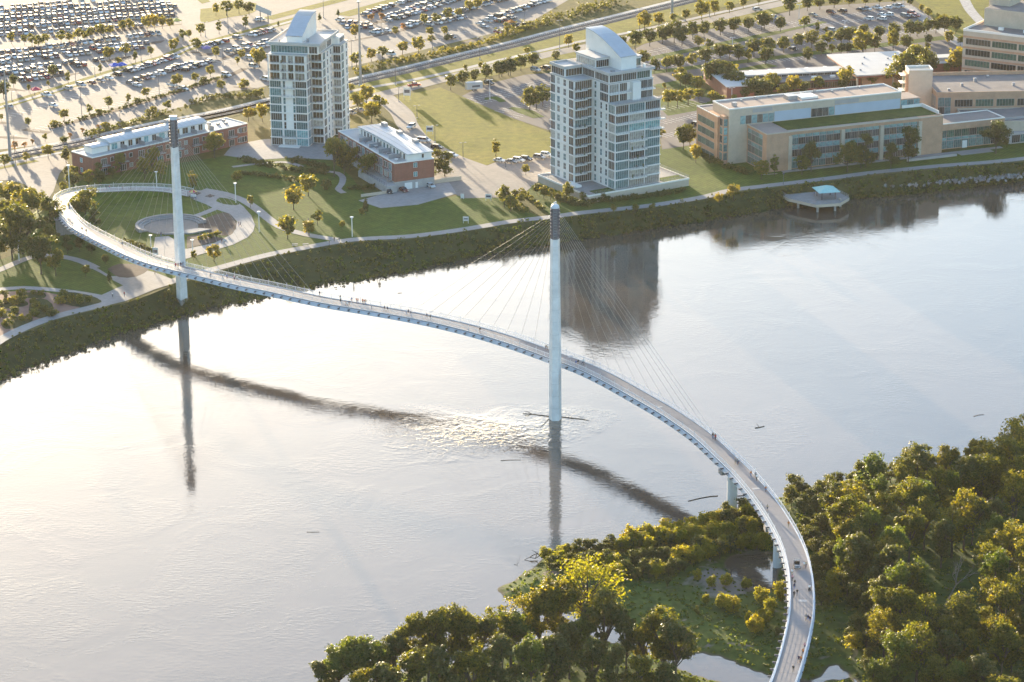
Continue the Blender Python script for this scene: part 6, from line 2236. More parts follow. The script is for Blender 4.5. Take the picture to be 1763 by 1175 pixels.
for u, v, H, kind in ((620, 1245, 13, 'forest'), (665, 1240, 14, 'forestdark'), (715, 1235, 15, 'forest'), (765, 1230, 16, 'forestdark'), (815, 1225, 16, 'forest'), (865, 1215, 16, 'forestdark'), (915, 1205, 16, 'forest'), (955, 1200, 15, 'forestdark'), (1020, 1200, 14, 'forestdark'), (1060, 1215, 14, 'forestdark'),
                      (1100, 1220, 13, 'forest'), (1145, 1225, 12, 'forestdark'), (590, 1250, 9, 'forest'), (545, 1225, 5, 'willow'), (530, 1218, 4.5, 'willow'), (1185, 1210, 6, 'willow'), (1200, 1225, 6, 'willow')):
    items.append((u, v, H, kind))
wood(items, 'foreground trees on the near bank', 'on the near bank')
# willows of the island
items = []
for a, b_, n in (((1170, 925), (1330, 890), 13), ((1150, 945), (1330, 920), 14), ((1165, 972), (1240, 960), 7), ((1190, 955), (1330, 940), 9), ((1240, 900), (1320, 880), 6), ((1085, 935), (1180, 925), 8)):
    for k in range(n):
        t = (k + rs2.random()) / n
        items.append((a[0] + (b_[0] - a[0]) * t, a[1] + (b_[1] - a[1]) * t + rs2.uniform(-5, 5), rs2.uniform(3.6, 5.6), 'willow' if rs2.random() < .85 else 'bigdark'))
for a, b_, n in (((950, 960), (1180, 942), 30), ((945, 982), (1180, 968), 28), ((1060, 1000), (1180, 985), 14), ((1340, 870), (1300, 900), 5)):
    for k in range(n):
        t = (k + rs2.random()) / n
        items.append((a[0] + (b_[0] - a[0]) * t, a[1] + (b_[1] - a[1]) * t + rs2.uniform(-6, 6), rs2.uniform(2.6, 4.6), rs2.choice(['bigdark', 'bigdark', 'bigdark', 'willow'])))
items += [(1200, 1000, 3, 'willow'), (1225, 1012, 3, 'willow'), (1250, 1010, 3.4, 'willow'), (1150, 1012, 2.8, 'bigdark'), (1215, 1040, 2.6, 'willow'), (1245, 1048, 4.0, 'willow'), (1262, 1055, 4.2, 'willow'), (1285, 1010, 3.0, 'willow'), (1310, 1040, 4.6, 'willow'), (1325, 1060, 4.2, 'willow'), (1315, 1075, 4.0, 'willow'), (1300, 1090, 4.4, 'willow'),
          (1290, 1075, 3.2, 'willow'), (1200, 1060, 2.4, 'bigdark'), (1335, 1000, 4.0, 'willow'), (1345, 1030, 4.8, 'willow'), (1340, 1100, 3.0, 'bigdark'), (940, 960, 3.5, 'willow'), (1050, 950, 4.6, 'bigdark'), (1075, 950, 4.2, 'willow'), (1140, 935, 4.8, 'willow')]
wood(items, 'willows of the island', 'on the river island')

# ground cover of the island and the woods: uneven tufts
rs = np.random.default_rng(9)
n = 6500
u, v_ = rs.uniform(560, 1800, n), rs.uniform(850, 1260, n)
q = np.array([site(a, b_, .8) for a, b_ in zip(u, v_)])
hz = east_height(q[:, 0], q[:, 1])
k = hz > .12
q, hz = q[k], hz[k]
q[:, 2] = hz + .05
w_ = wob(q[:, 0] * 1.7, q[:, 1] * 1.7)
rad = np.where(w_ > .1, rs.uniform(.4, 1.1, len(q)), rs.uniform(.15, .4, len(q)))
mud = (np.abs(q[:, 0] - site(1240, 1005, .8)[0]) < 11) & (np.abs(q[:, 1] - site(1240, 1005, .8)[1]) < 14)
rad = np.where(mud, rad * .35, rad)
v, f = clump_cloud(q, rad, 18, .45, rs, flat=.7)
put('island_undergrowth', np_mesh('island_undergrowth', v, f, 'leaf_fresh'), label='green undergrowth covering the island and near shore', cat='undergrowth', kind='stuff')

# ------------------------------------------------------------------ cars
PAINT = {'white': (0.62, 0.62, 0.61), 'silver': (0.36, 0.37, 0.38), 'grey': (0.20, 0.205, 0.215), 'black': (0.025, 0.025, 0.03), 'dark blue': (0.035, 0.05, 0.10), 'red': (0.34, 0.035, 0.03), 'maroon': (0.14, 0.03, 0.03), 'tan': (0.36, 0.30, 0.22), 'green': (0.05, 0.09, 0.07)}
for k_, c_ in PAINT.items():
    tint('paint_' + k_, c_, 0.25, 0.6)
tint('car_glass', (0.02, 0.025, 0.03), 0.06, 0.8)
tint('rubber', (0.02, 0.02, 0.02), 0.8, 0.2)
tint('rim_metal', (0.4, 0.4, 0.42), 0.35, 0.5, 0.6)
tint('lamp_red', (0.35, 0.02, 0.02), 0.3)
tint('lamp_clear', (0.75, 0.75, 0.7), 0.2)
# type: length, width, belt, roof height, cabin (front base, front roof, rear roof, rear base)
CARS = {'sedan': (4.7, 1.82, .92, 1.45, (1.0, .25, -1.05, -1.85)), 'hatchback': (4.2, 1.78, .94, 1.5, (1.05, .4, -1.45, -1.95)), 'SUV': (4.8, 1.92, 1.08, 1.78, (1.1, .5, -2.0, -2.3)),
        'pickup': (5.6, 1.98, 1.1, 1.85, (1.3, .75, -.55, -.75)), 'van': (5.2, 1.98, 1.12, 1.95, (1.7, .9, -2.4, -2.55))}


def car_body(t):
    L, W, belt, roof, (cf, rf, rr, cr) = CARS[t]
    mb = MB()
    h = L / 2
    prof = [(-h, .45), (-h, belt * .9), (-h + .15, belt * .98), (cr, belt), (cf, belt), (h - .55, belt * .9), (h - .08, belt * .74), (h, .5), (h - .1, .28), (-h + .1, .3)]
    hw = W / 2
    n = len(prof)
    tap = [.92 if abs(x) > h * .9 else 1 for x, z in prof]
    base = len(mb.v)
    for s in (-1, 1):
        for (x, z), t_ in zip(prof, tap):
            mb.v.append((x, s * hw * t_ * (0.96 if z >= belt * .88 else 1), z))
    for i in range(n):
        j = (i + 1) % n
        mb.f.append((base + i, base + j, base + n + j, base + n + i))
        mb.m.append(0)
    mb.f.append(tuple(base + n - 1 - i for i in range(n)))
    mb.f.append(tuple(base + n + i for i in range(n)))
    mb.m += [0, 0]
    # roof slab
    wr = hw * .78
    mb.box(rr, rf, -wr, wr, roof - .06, roof, 0, True)
    if t == 'pickup':
        mb.box(-h + .2, cr - .15, -hw * .8, hw * .8, belt - .02, belt + .02, 1)
    # lamps
    for s in (-1, 1):
        mb.box(h - .16, h + .01, s * hw * .72 - .2, s * hw * .72 + .2, belt * .66, belt * .8, 3, True)
        mb.box(-h - .01, -h + .1, s * hw * .76 - .13, s * hw * .76 + .13, belt * .62, belt * .85, 2, True)
    return mb


def car_glass(t):
    L, W, belt, roof, (cf, rf, rr, cr) = CARS[t]
    hw, wr = W / 2 * .93, W / 2 * .77
    mb = MB()
    A = [(cf, -hw, belt - .02), (cf, hw, belt - .02), (cr, hw, belt - .02), (cr, -hw, belt - .02)]
    B = [(rf, -wr, roof - .05), (rf, wr, roof - .05), (rr, wr, roof - .05), (rr, -wr, roof - .05)]
    mb.v = A + B
    mb.f = [(0, 1, 5, 4), (1, 2, 6, 5), (2, 3, 7, 6), (3, 0, 4, 7)]
    mb.m = [0] * 4
    return mb


def car_pillars(t):
    L, W, belt, roof, (cf, rf, rr, cr) = CARS[t]
    hw, wr = W / 2 * .93, W / 2 * .77
    mb = MB()
    for s in (-1, 1):
        mb.bar((cf, s * hw, belt), (rf, s * wr, roof - .04), .09, .09)
        mb.bar((cr, s * hw, belt), (rr, s * wr, roof - .04), .14 if t in ('sedan', 'pickup') else .3, .1)
        xm = (cf + cr) / 2 + .1
        mb.bar((xm, s * (hw + .01), belt), (xm - .05, s * (wr + .02), roof - .04), .1, .06)
    return mb


def wheel_mb(x, y, r_=.34):
    mb = MB()
    s = 1 if y > 0 else -1
    N = 12
    for yy in (y - s * .22, y):
        for k in range(N):
            a = 2 * math.pi * k / N
            mb.v.append((x + r_ * math.cos(a), yy, r_ + r_ * math.sin(a)))
    for k in range(N):
        j = (k + 1) % N
        mb.f.append((k, j, N + j, N + k))
        mb.m.append(0)
    mb.f.append(tuple(N + k for k in range(N)))
    mb.m.append(0)
    b = len(mb.v)
    for k in range(8):
        a = 2 * math.pi * k / 8
        mb.v.append((x + r_ * .6 * math.cos(a), y + s * .01, r_ + r_ * .6 * math.sin(a)))
    mb.f.append(tuple(b + k for k in range(8)))
    mb.m.append(1)
    return mb


def join(*ms):
    """several builders into one, with material index offsets"""
    out = MB()
    for mb, off in ms:
        b = len(out.v)
        out.v += mb.v
        out.f += [tuple(b + i for i in f) for f in mb.f]
        out.m += [m + off for m in mb.m]
    return out


def wheel_spots(t):
    L, W = CARS[t][:2]
    return [(sx * L * .3, sy * W / 2 * .98) for sx in (-1, 1) for sy in (-1, 1)]


CAR_MB, CAR_ME, CAR_PARTS = {}, {}, {}
for t in CARS:
    CAR_MB[t] = join((car_body(t), 0), (car_glass(t), 4), (car_pillars(t), 0), *[(wheel_mb(x, y), 5) for x, y in wheel_spots(t)])
for t in CARS:
    for c_ in PAINT:
        CAR_ME[t, c_] = CAR_MB[t].mesh('car', ['paint_' + c_, 'rubber', 'lamp_red', 'lamp_clear', 'car_glass', 'rubber', 'rim_metal'])


def car_parts(t, c_, o):
    """body, glazing and wheels as separate parts for the nearer cars"""
    if (t, c_) not in CAR_PARTS:
        b = join((car_body(t), 0), (car_pillars(t), 0)).mesh('body', ['paint_' + c_, 'rubber', 'lamp_red', 'lamp_clear'])
        g = car_glass(t).mesh('window', 'car_glass')
        w = [wheel_mb(x, y).mesh('wheel', ['rubber', 'rim_metal']) for x, y in wheel_spots(t)]
        CAR_PARTS[t, c_] = (b, g, w)
    b, g, w = CAR_PARTS[t, c_]
    put('body', b, o)
    put('window', g, o)
    for m in w:
        put('wheel', m, o)


rc = random.Random(12)
COLS = ['white'] * 8 + ['silver'] * 7 + ['grey'] * 5 + ['black'] * 6 + ['dark blue'] * 2 + ['red'] * 2 + ['maroon'] * 2 + ['tan'] * 2 + ['green']
TYPES = ['sedan'] * 6 + ['SUV'] * 6 + ['hatchback'] * 3 + ['pickup'] * 3 + ['van'] * 2
cars = []       # (distance, world, heading, type, colour, row text, order key)


def car_row(a, b_, where, fill=.9, pitch=2.75, flip=0.0, types=TYPES, group='cars parked in the lots'):
    A, B = site(*a), site(*b_)
    d = B - A
    L = np.linalg.norm(d)
    d = d / L
    hd = math.atan2(d[1], d[0]) - math.pi / 2
    n = int(L / pitch)
    for i in range(n + 1):
        if rc.random() > fill:
            continue
        w = A + d * (i * pitch + rc.uniform(-.2, .2)) + np.array((-d[1], d[0], 0)) * rc.uniform(-.35, .35)
        cars.append([w, hd + (math.pi if rc.random() < .35 else 0) + rc.uniform(-.04, .04) + flip, rc.choice(types), rc.choice(COLS), where, a[0] + (b_[0] - a[0]) * i / max(1, n), group])


for k_, (a, b_, nm) in enumerate((((-8, 17), (245, -4), 'the topmost car row'), ((-8, 23), (272, 2), 'the second car row from the top'), ((-8, 32), (303, 7.5), 'the third car row from the top'),
                                ((-8, 38), (303, 13), 'the fourth car row from the top'), ((-8, 47), (300, 22), 'the fifth car row from the top'), ((-8, 53), (298, 28), 'the sixth car row from the top'),
                                ((-8, 63), (250, 46), 'the row just behind the tree strip'))):
    car_row(a, b_, 'in ' + nm, .93)
G_FULL = 'cars parked in the full lot'
car_row((-8, 95), (272, 60), 'in the row before the tree strip', .93, group=G_FULL)
car_row((-8, 104), (258, 75), 'in the back half of the middle double row', .9, group=G_FULL)
car_row((-8, 111), (252, 83), 'in the front half of the middle double row', .9, group=G_FULL)
car_row((-8, 123), (185, 104), 'in the back half of the lower double row', .75, group=G_FULL)
car_row((-8, 130), (145, 114), 'in the front half of the lower double row', .75, group=G_FULL)
car_row((40, 134), (106, 126), 'in the short back row by the walk', .8, group=G_FULL)
car_row((38, 141), (84, 135), 'in the short front row by the walk', .9, group=G_FULL)
car_row((226, 124), (304, 99), 'in the row below the blue canopy', 1.0, group='cars below the walk')
car_row((288, 125), (330, 111), 'in the row right of the blue canopy', 1.0, group='cars below the walk')
car_row((298, 130), (366, 106), 'in the row left of the plaza tower', .8, group='cars below the walk')
car_row((350, 83), (412, 67), 'in the lot beside the purple canopy', .8, group='cars left of the plaza tower')
car_row((434, 63), (470, 53), 'in the row behind the plaza tower', 1.0, group='cars left of the plaza tower')
car_row((392, 90), (462, 73), 'in the second row beside the purple canopy', .8, group='cars left of the plaza tower')
car_row((410, 92), (458, 80), 'in the third row beside the purple canopy', .7, group='cars left of the plaza tower')
G_R = 'cars in the lot beyond the plaza tower'
car_row((627, 27), (722, -4), 'in the first row beyond the plaza tower', .95, group=G_R)
car_row((664, 31), (770, -3), 'in the second row beyond the plaza tower', .95, group=G_R)
car_row((670, 38), (795, -2), 'in the third row beyond the plaza tower', .95, group=G_R)
car_row((592, 43), (642, 44), 'in the short back row beyond the plaza tower', .8, group=G_R)
car_row((598, 50), (642, 49), 'in the short front row beyond the plaza tower', .8, group=G_R)
car_row((700, 47), (872, -1), 'in the fourth row beyond the plaza tower', .8, group=G_R)
car_row((726, 48), (812, 28), 'in the fifth row beyond the plaza tower', .7, group=G_R)
car_row((846, 34), (945, 1), 'in the last row before the railway scrub', .95, group=G_R)
car_row((858, 39), (884, 31), 'in the short row before the railway scrub', .9, group=G_R)
SINGLE = [(15, 186, 'sedan', 'silver', 'alone at the near edge of the empty lot'), (92, 184, 'sedan', 'white', 'alone in the middle of the empty lot'), (80, 166, 'pickup', 'white', 'beside the red canopy'), (117, 155, 'SUV', 'silver', 'first right of the red canopy'), (140, 149, 'SUV', 'silver', 'second right of the red canopy'),
          (158, 145, 'sedan', 'maroon', 'third right of the red canopy'), (174, 141, 'sedan', 'grey', 'fourth right of the red canopy'), (188, 137, 'sedan', 'white', 'fifth right of the red canopy'), (202, 131, 'SUV', 'black', 'just below the blue canopy'), (222, 125, 'pickup', 'black', 'under the right end of the blue canopy'),
          (225, 145, 'sedan', 'grey', 'lowest left of the small cluster in the empty lot'), (237, 141, 'SUV', 'black', 'tall one of the small cluster in the empty lot'), (236, 149, 'sedan', 'white', 'in front of the small cluster in the empty lot'), (250, 137, 'SUV', 'maroon', 'at the back of the small cluster in the empty lot'), (259, 135, 'SUV', 'silver', 'last of the small cluster in the empty lot'),
          (268, 130, 'sedan', 'white', 'parked nose out in the middle lot aisle'), (278, 129, 'SUV', 'white', 'beside the white sedan in the middle aisle'), (297, 149, 'pickup', 'white', 'behind the small tree by the hedge end'), (316, 156, 'SUV', 'white', 'on the aisle at the hedge end'), (390, 132, 'SUV', 'white', 'alone on the aisle left of the plaza tower'),
          (448, 36, 'SUV', 'white', 'driving past the billboard at the top'), (458, 99, 'sedan', 'maroon', 'half hidden behind the plaza tower'), (432, 103, 'SUV', 'white', 'just left of the plaza tower top'), (437, 117, 'SUV', 'silver', 'parked left of the plaza tower upper storeys'), (457, 139, 'van', 'white', 'half behind the plaza tower left edge'),
          (645, 58, 'pickup', 'white', 'first of three by the low hedge'), (653, 57, 'SUV', 'silver', 'second of three by the low hedge'), (667, 55, 'sedan', 'white', 'third of three by the low hedge'), (585, 37, 'SUV', 'white', 'just right of the plaza tower roof'), (777, 67, 'SUV', 'black', 'alone beside the small tree island'), (858, 58, 'sedan', 'red', 'alone near the railway scrub'),
          (826, 43, 'sedan', 'white', 'front left of the loose cluster by the scrub'), (834, 48, 'sedan', 'silver', 'lowest of the loose cluster by the scrub'), (839, 38, 'pickup', 'white', 'longest of the loose cluster by the scrub'), (848, 34, 'sedan', 'silver', 'behind the white pickup by the scrub'), (859, 39, 'sedan', 'green', 'right end of the loose cluster by the scrub'),
          (888, 47, 'SUV', 'maroon', 'under the trees at the scrub edge'), (902, 46, 'pickup', 'black', 'at the scrub edge beside a lamp'), (673, 96, 'van', 'white', 'parked behind the hedge tree'), (713, 149, 'pickup', 'red', 'driving on the boundary road'), (708, 221, 'SUV', 'white', 'driving down the curved driveway'), (730, 245, 'van', 'white', 'at the kerb behind the short brick house'),
          (753, 257, 'SUV', 'black', 'at the kerb beside the short brick house'), (778, 271, 'SUV', 'white', 'parked on the driveway below the meadow'), (860, 279, 'sedan', 'white', 'leftmost in the row under the meadow'), (881, 281, 'sedan', 'grey', 'second in the row under the meadow'), (893, 279, 'SUV', 'white', 'third in the row under the meadow'),
          (906, 277, 'SUV', 'black', 'fourth in the row under the meadow'), (929, 274, 'SUV', 'grey', 'fifth in the row under the meadow'), (941, 270, 'SUV', 'white', 'sixth in the row under the meadow'), (669, 333, 'hatchback', 'black', 'on the forecourt before the garage door'), (695, 330, 'sedan', 'maroon', 'on the forecourt right of the garage door'),
          (742, 323, 'hatchback', 'white', 'on the forecourt at the brick corner'), (604, 197, 'SUV', 'grey', 'beside the plaza tower right flank'), (617, 192, 'sedan', 'silver', 'under trees right of the plaza tower'), (922, 123, 'SUV', 'silver', 'under trees at the dark lot'), (939, 120, 'SUV', 'black', 'beside the silver one at the dark lot'),
          (842, 146, 'SUV', 'black', 'under trees beside the white trailer'), (1304, 19, 'SUV', 'silver', 'driving on the far boundary road'), (1200, 218, 'SUV', 'black', 'alone in the lot left of the office'), (1333, 33, 'SUV', 'silver', 'under trees in the upper dark lot'), (1366, 87, 'sedan', 'black', 'under the tree row of the upper lot'), (1377, 69, 'SUV', 'grey', 'behind the tree row of the upper lot'),
          (1434, 55, 'SUV', 'silver', 'left of two by the small tree island'), (1454, 52, 'sedan', 'white', 'right of two by the small tree island'), (1400, 28, 'sedan', 'tan', 'first in the back row of the upper lot'), (1431, 24, 'SUV', 'maroon', 'second in the back row of the upper lot'), (1450, 22, 'SUV', 'black', 'third in the back row of the upper lot'), (1482, 19, 'sedan', 'black', 'fourth in the back row of the upper lot'),
          (1491, 18, 'pickup', 'silver', 'fifth in the back row of the upper lot'), (1510, 16, 'pickup', 'white', 'sixth in the back row of the upper lot'), (1528, 15.5, 'sedan', 'white', 'seventh in the back row of the upper lot'), (1540, 14, 'pickup', 'white', 'eighth in the back row of the upper lot'), (1549, 13, 'SUV', 'silver', 'ninth in the back row of the upper lot'),
          (1519, 28, 'sedan', 'white', 'back left of the loose group in the upper lot'), (1530, 28, 'SUV', 'white', 'back right of the loose group in the upper lot'), (1518, 35, 'SUV', 'white', 'front right of the loose group in the upper lot'), (1496, 35, 'SUV', 'white', 'front left of the loose group in the upper lot'), (1559, 30, 'SUV', 'grey', 'left of the red ones in the upper lot'),
          (1569, 30, 'sedan', 'maroon', 'nearest of the red ones in the upper lot'), (1577, 29, 'sedan', 'red', 'right of the red ones in the upper lot'), (1571, 25, 'SUV', 'red', 'behind the red ones in the upper lot'), (1606, 40, 'sedan', 'white', 'under a tree at the upper lot edge')]
singles = []
NEARSET = {(669, 333), (695, 330), (742, 323), (708, 221), (730, 245), (753, 257), (778, 271), (713, 149), (860, 279), (881, 281), (893, 279), (906, 277), (929, 274), (941, 270), (80, 166), (92, 184), (316, 156), (297, 149), (15, 186), (1200, 218)}
HEAD = {'driving on the boundary road': R(23), 'driving down the curved driveway': R(-115), 'driving on the far boundary road': R(24), 'driving past the billboard at the top': R(30)}
for u, v, t, c_, wh in SINGLE:
    w = site(u, v)
    a0, a1 = site(0, 105), site(250, 78)
    base_h = math.atan2(a1[1] - a0[1], a1[0] - a0[0])
    hd = HEAD.get(wh, base_h - math.pi / 2 + R(20) + (math.pi if rc.random() < .3 else 0))
    if v > 240:
        hd = R(-30) + rc.uniform(-.2, .2)
    if (u, v) in ((669, 333), (695, 330), (742, 323)):
        hd = R(-62)
    o = put('car', None if (u, v) in NEARSET else CAR_ME[t, c_], loc=(w[0], w[1], G0 + .1), rz=hd, label=f'{c_} {t} {wh}', cat='car', group='cars standing singly about the lots and roads')
    if (u, v) in NEARSET:
        car_parts(t, c_, o)
left = 300 - len(SINGLE)
cars.sort(key=lambda c: math.hypot(c[0][0], c[0][1]))
near, farc = cars[:left], cars[left:]
rows = {}
for c in near:
    rows.setdefault(c[4], []).append(c)
for wh, L in rows.items():
    L.sort(key=lambda c: c[5])
    for i, (w, hd, t, c_, wh_, key, grp) in enumerate(L):
        put('car', CAR_ME[t, c_], loc=(w[0], w[1], G0 + .09), rz=hd, label=f'{c_} {t}, {ordinal(i + 1)} from the left {wh}', cat='car', group=grp)
MI = {}
vv, ff, mm = [], [], []
mats = []
bv = {}
for t in CARS:
    bv[t] = (np.array(CAR_MB[t].v), CAR_MB[t].f, CAR_MB[t].m)
big = MB()
slots = ['paint_' + c_ for c_ in PAINT] + ['rubber', 'lamp_red', 'lamp_clear', 'car_glass', 'rim_metal']
si = {s_: i for i, s_ in enumerate(slots)}
for w, hd, t, c_, wh_, key, grp in farc:
    V, Ff, Mm = bv[t]
    ca, sa = math.cos(hd), math.sin(hd)
    X = V[:, 0] * ca - V[:, 1] * sa + w[0]
    Y = V[:, 0] * sa + V[:, 1] * ca + w[1]
    b = len(big.v)
    big.v += list(zip(X.tolist(), Y.tolist(), (V[:, 2] + G0 + .09).tolist()))
    big.f += [tuple(b + i for i in f) for f in Ff]
    tr_ = [si['paint_' + c_], si['rubber'], si['lamp_red'], si['lamp_clear'], si['car_glass'], si['rubber'], si['rim_metal']]
    big.m += [tr_[m] for m in Mm]
put('distant_parked_cars', big.mesh('distant_parked_cars', slots), kind='stuff', label='mass of parked cars in the far rows of the full lot', cat='cars')


# ------------------------------------------------------------------ lamps, poles, signs, canopies
def lot_lamp(H=10.5, col='steel_dark'):
    mb = MB()
    mb.tube([(0, 0, 0), (0, 0, H)], [.13, .07], 6)
    mb.bar((-.9, 0, H), (.9, 0, H), .08, .08)
    pole = mb.mesh('pole', col)
    hb = MB()
    for s in (-1, 1):
        hb.box(s * .95 - .4, s * .95 + .4, -.18, .18, H - .12, H + .08, 0, True)
    head = hb.mesh('lamp_head', 'galvanised' if col == 'steel_dark' else 'steel_white')
    fb = MB()
    fb.prism([(.3 * math.cos(k * math.pi / 4), .3 * math.sin(k * math.pi / 4)) for k in range(8)], 0, .7)
    foot = fb.mesh('foot', 'kerb')
    return pole, head, foot


def park_lamp(H=6.0):
    mb = MB()
    mb.tube([(0, 0, 0), (0, 0, H)], [.16, .14], 8)
    pole = mb.mesh('pole', 'panel_white')
    hb = MB()
    hb.prism([(.62 * math.cos(k * math.pi / 5), .62 * math.sin(k * math.pi / 5)) for k in range(10)], H, H + .14, bottom=True)
    hb.prism([(.25 * math.cos(k * math.pi / 4), .25 * math.sin(k * math.pi / 4)) for k in range(8)], H - .5, H)
    return pole, hb.mesh('lamp_head', 'steel_white'), None


LL, WL, PL = lot_lamp(), lot_lamp(9.0, 'steel_white'), park_lamp()


def lamps(pts, proto, H0, name, label, group):
    pts = sorted(pts)
    for i, (u, v, hpx) in enumerate(pts):
        w = site(u, v)
        s = px_height(u, v, hpx, G0) / H0
        o = put(name, None, loc=(w[0], w[1], G0), rz=R(20), sc=(1, 1, s), label=f'{label}, {ordinal(i + 1)} from the left', cat='street lamp', group=group)
        put('pole', proto[0], o)
        put('lamp_head', proto[1], o)
        if proto[2]:
            put('foot', proto[2], o)


z1 = [(495, 540, 150), (620, 500, 60), (535, 770, 190), (1040, 622, 140), (785, 822, 80), (922, 402, 100), (1457, 442, 120), (1490, 217, 150), (1340, 240, 90), (102, 1085, 190), (78, 657, 55)]
z2 = [(520, 118, 130), (990, 557, 180), (897, 227, 70), (1230, 322, 90), (1540, 392, 140), (1010, 662, 80), (1130, 772, 80), (1247, 932, 110), (1430, 1034, 100), (705, 442, 170)]
z3 = [(915, 202, 140), (393, 332, 190), (165, 168, 90), (1370, 112, 130), (40, 1100, 60)]
lamps([(a / 3.79, b / 3.79, h / 3.79) for a, b, h in z1] + [(420 + a / 3.79, b / 3.79, h / 3.79) for a, b, h in z2] + [(860 + a / 3.79, b / 3.79, h / 3.79) for a, b, h in z3], LL, 10.5, 'street_lamp', 'tall dark lamp post of the car parks', 'tall dark lamp posts')
lamps([(860 + 1515 / 3.79, 660 / 3.79, 22), (860 + 1520 / 3.79, 300 / 3.79, 14), (860 + 1165 / 3.79, 230 / 3.79, 20), (1300 + 285 / 3.79, 165 / 3.79, 34), (1300 + 585 / 3.79, 190 / 3.79, 14), (420 + 1605 / 3.79, 655 / 3.79, 34), (1300 + 965 / 3.79, 25 / 3.79, 14)], WL, 9.0, 'street_lamp', 'white double-headed lamp post of the dark lots', 'white lamp posts of the dark lots')
lamps([(120, 329, 42), (270, 322, 25), (406, 350, 33), (446.5, 400, 34), (33, 450, 34), (332, 438, 24), (260, 428, 22), (606.5, 408, 33), (46, 338, 12)], PL, 6.0, 'park_lamp', 'white park lamp along the park paths', 'white park lamps')
for u, v, vt, lab in ((18, 275, 128, 'very tall grey mast at the left edge by the railway'), (621, 148, 10, 'very tall pale mast right of the plaza tower by the railway'), (1157, 24, -110, 'very tall grey mast at the top beside the railway')):
    w = site(u, v)
    H = px_height(u, v, v - vt, G0)
    o = put('light_mast', None, loc=w, label=lab, cat='mast')
    mb = MB()
    mb.tube([(0, 0, 0), (0, 0, H * .5), (0, 0, H)], [.62, .45, .26], 10)
    part('pole', mb, 'galvanised', o)
    mb = MB()
    mb.prism([(1.0 * math.cos(k * math.pi / 4), 1.0 * math.sin(k * math.pi / 4)) for k in range(8)], H - .1, H + .25, bottom=True)
    part('mast_head', mb, 'galvanised', o)
    mb = MB()
    mb.prism([(.95 * math.cos(k * math.pi / 4), .95 * math.sin(k * math.pi / 4)) for k in range(8)], 0, .5)
    part('foot', mb, 'kerb', o)


def sign(u, v, w_, h_, leg, label, rz=R(-10), band=None):
    p = site(u, v)
    o = put('sign_board', None, loc=p, rz=rz, label=label, cat='sign')
    mb = MB()
    mb.box(-w_ / 2, w_ / 2, -.06, .06, leg, leg + h_, 0, True)
    part('board', mb, 'paint_white', o)
    for s in (-1, 1):
        bpart(o, 'leg', 'steel_white', (s * w_ * .42 - .06, s * w_ * .42 + .06, -.05, .05, 0, leg))
    if band:
        mb = MB()
        mb.box(-w_ * .38, w_ * .38, -.075, -.062, leg + h_ * .3, leg + h_ * .7, 0, True)
        part('printed_band', mb, band, o)
    return o


sign(701, 173, 3.0, 3.4, 2.0, 'tall white sign beside the driveway junction', band='steel_dark')
sign(740, 232, 2.8, 2.2, 1.2, 'white board sign at the meadow edge', band='paint_dark blue')
sign(802, 385, 2.0, 1.5, .9, 'white sale sign on the lawn by the riverside path', band='paint_grey')
sign(841, 346, 2.2, 1.6, .8, 'white sign at the lawn corner by the junction', band='paint_dark blue')
sign(796, 343, 1.2, 1.6, .3, 'small white board at the forecourt edge')
sign(268, 441, 1.8, 2.6, .3, 'tall white banner with dark ring mark beside the ramp', band='steel_dark')
# tilted billboard
p = site(455, 39)
bb = put('billboard', None, loc=p, rz=R(-25), sc=.62, label='white tilted billboard on two dark posts at the top', cat='billboard')
mb = MB()
mb.v = [(-7, -.2, 9), (6, -.2, 5.5), (6.5, -.2, 9), (-6.5, -.2, 13), (-7, .2, 9), (6, .2, 5.5), (6.5, .2, 9), (-6.5, .2, 13)]
mb.f = [(0, 1, 2, 3), (7, 6, 5, 4), (3, 2, 6, 7), (0, 4, 5, 1), (0, 3, 7, 4), (1, 5, 6, 2)]
mb.m = [0] * 6
part('panel', mb, 'roof_white', bb)
for x, h in ((-3.2, 9), (3.4, 6.8)):
    mb = MB()
    mb.tube([(x, 0, 0), (x, 0, h)], .35, 8)
    part('post', mb, 'steel_dark', bb)
for k_, c_ in {'canopy_blue': (0.04, 0.10, 0.45), 'canopy_red': (0.5, 0.05, 0.10), 'canopy_purple': (0.20, 0.16, 0.36), 'canopy_yellow': (0.6, 0.5, 0.15), 'canopy_orange': (0.6, 0.2, 0.04)}.items():
    tint(k_, c_, 0.8, 0.2)


def canopy(u, v, mat, label, w_=3.2):
    p = site(u, v)
    o = put('canopy_tent', None, loc=p, rz=R(25), label=label, cat='tent')
    mb = MB()
    h = w_ / 2
    mb.v = [(-h, -h, 2.3), (h, -h, 2.3), (h, h, 2.3), (-h, h, 2.3), (0, 0, 3.3), (-h, -h, 2.0), (h, -h, 2.0), (h, h, 2.0), (-h, h, 2.0)]
    mb.f = [(0, 1, 4), (1, 2, 4), (2, 3, 4), (3, 0, 4), (5, 6, 1, 0), (6, 7, 2, 1), (7, 8, 3, 2), (8, 5, 0, 3)]
    mb.m = [0] * 8
    part('roof', mb, mat, o)
    for sx in (-1, 1):
        for sy in (-1, 1):
            mb = MB()
            mb.bar((sx * h * .96, sy * h * .96, 0), (sx * h * .96, sy * h * .96, 2.3), .06, .06)
            part('leg', mb, 'galvanised', o)


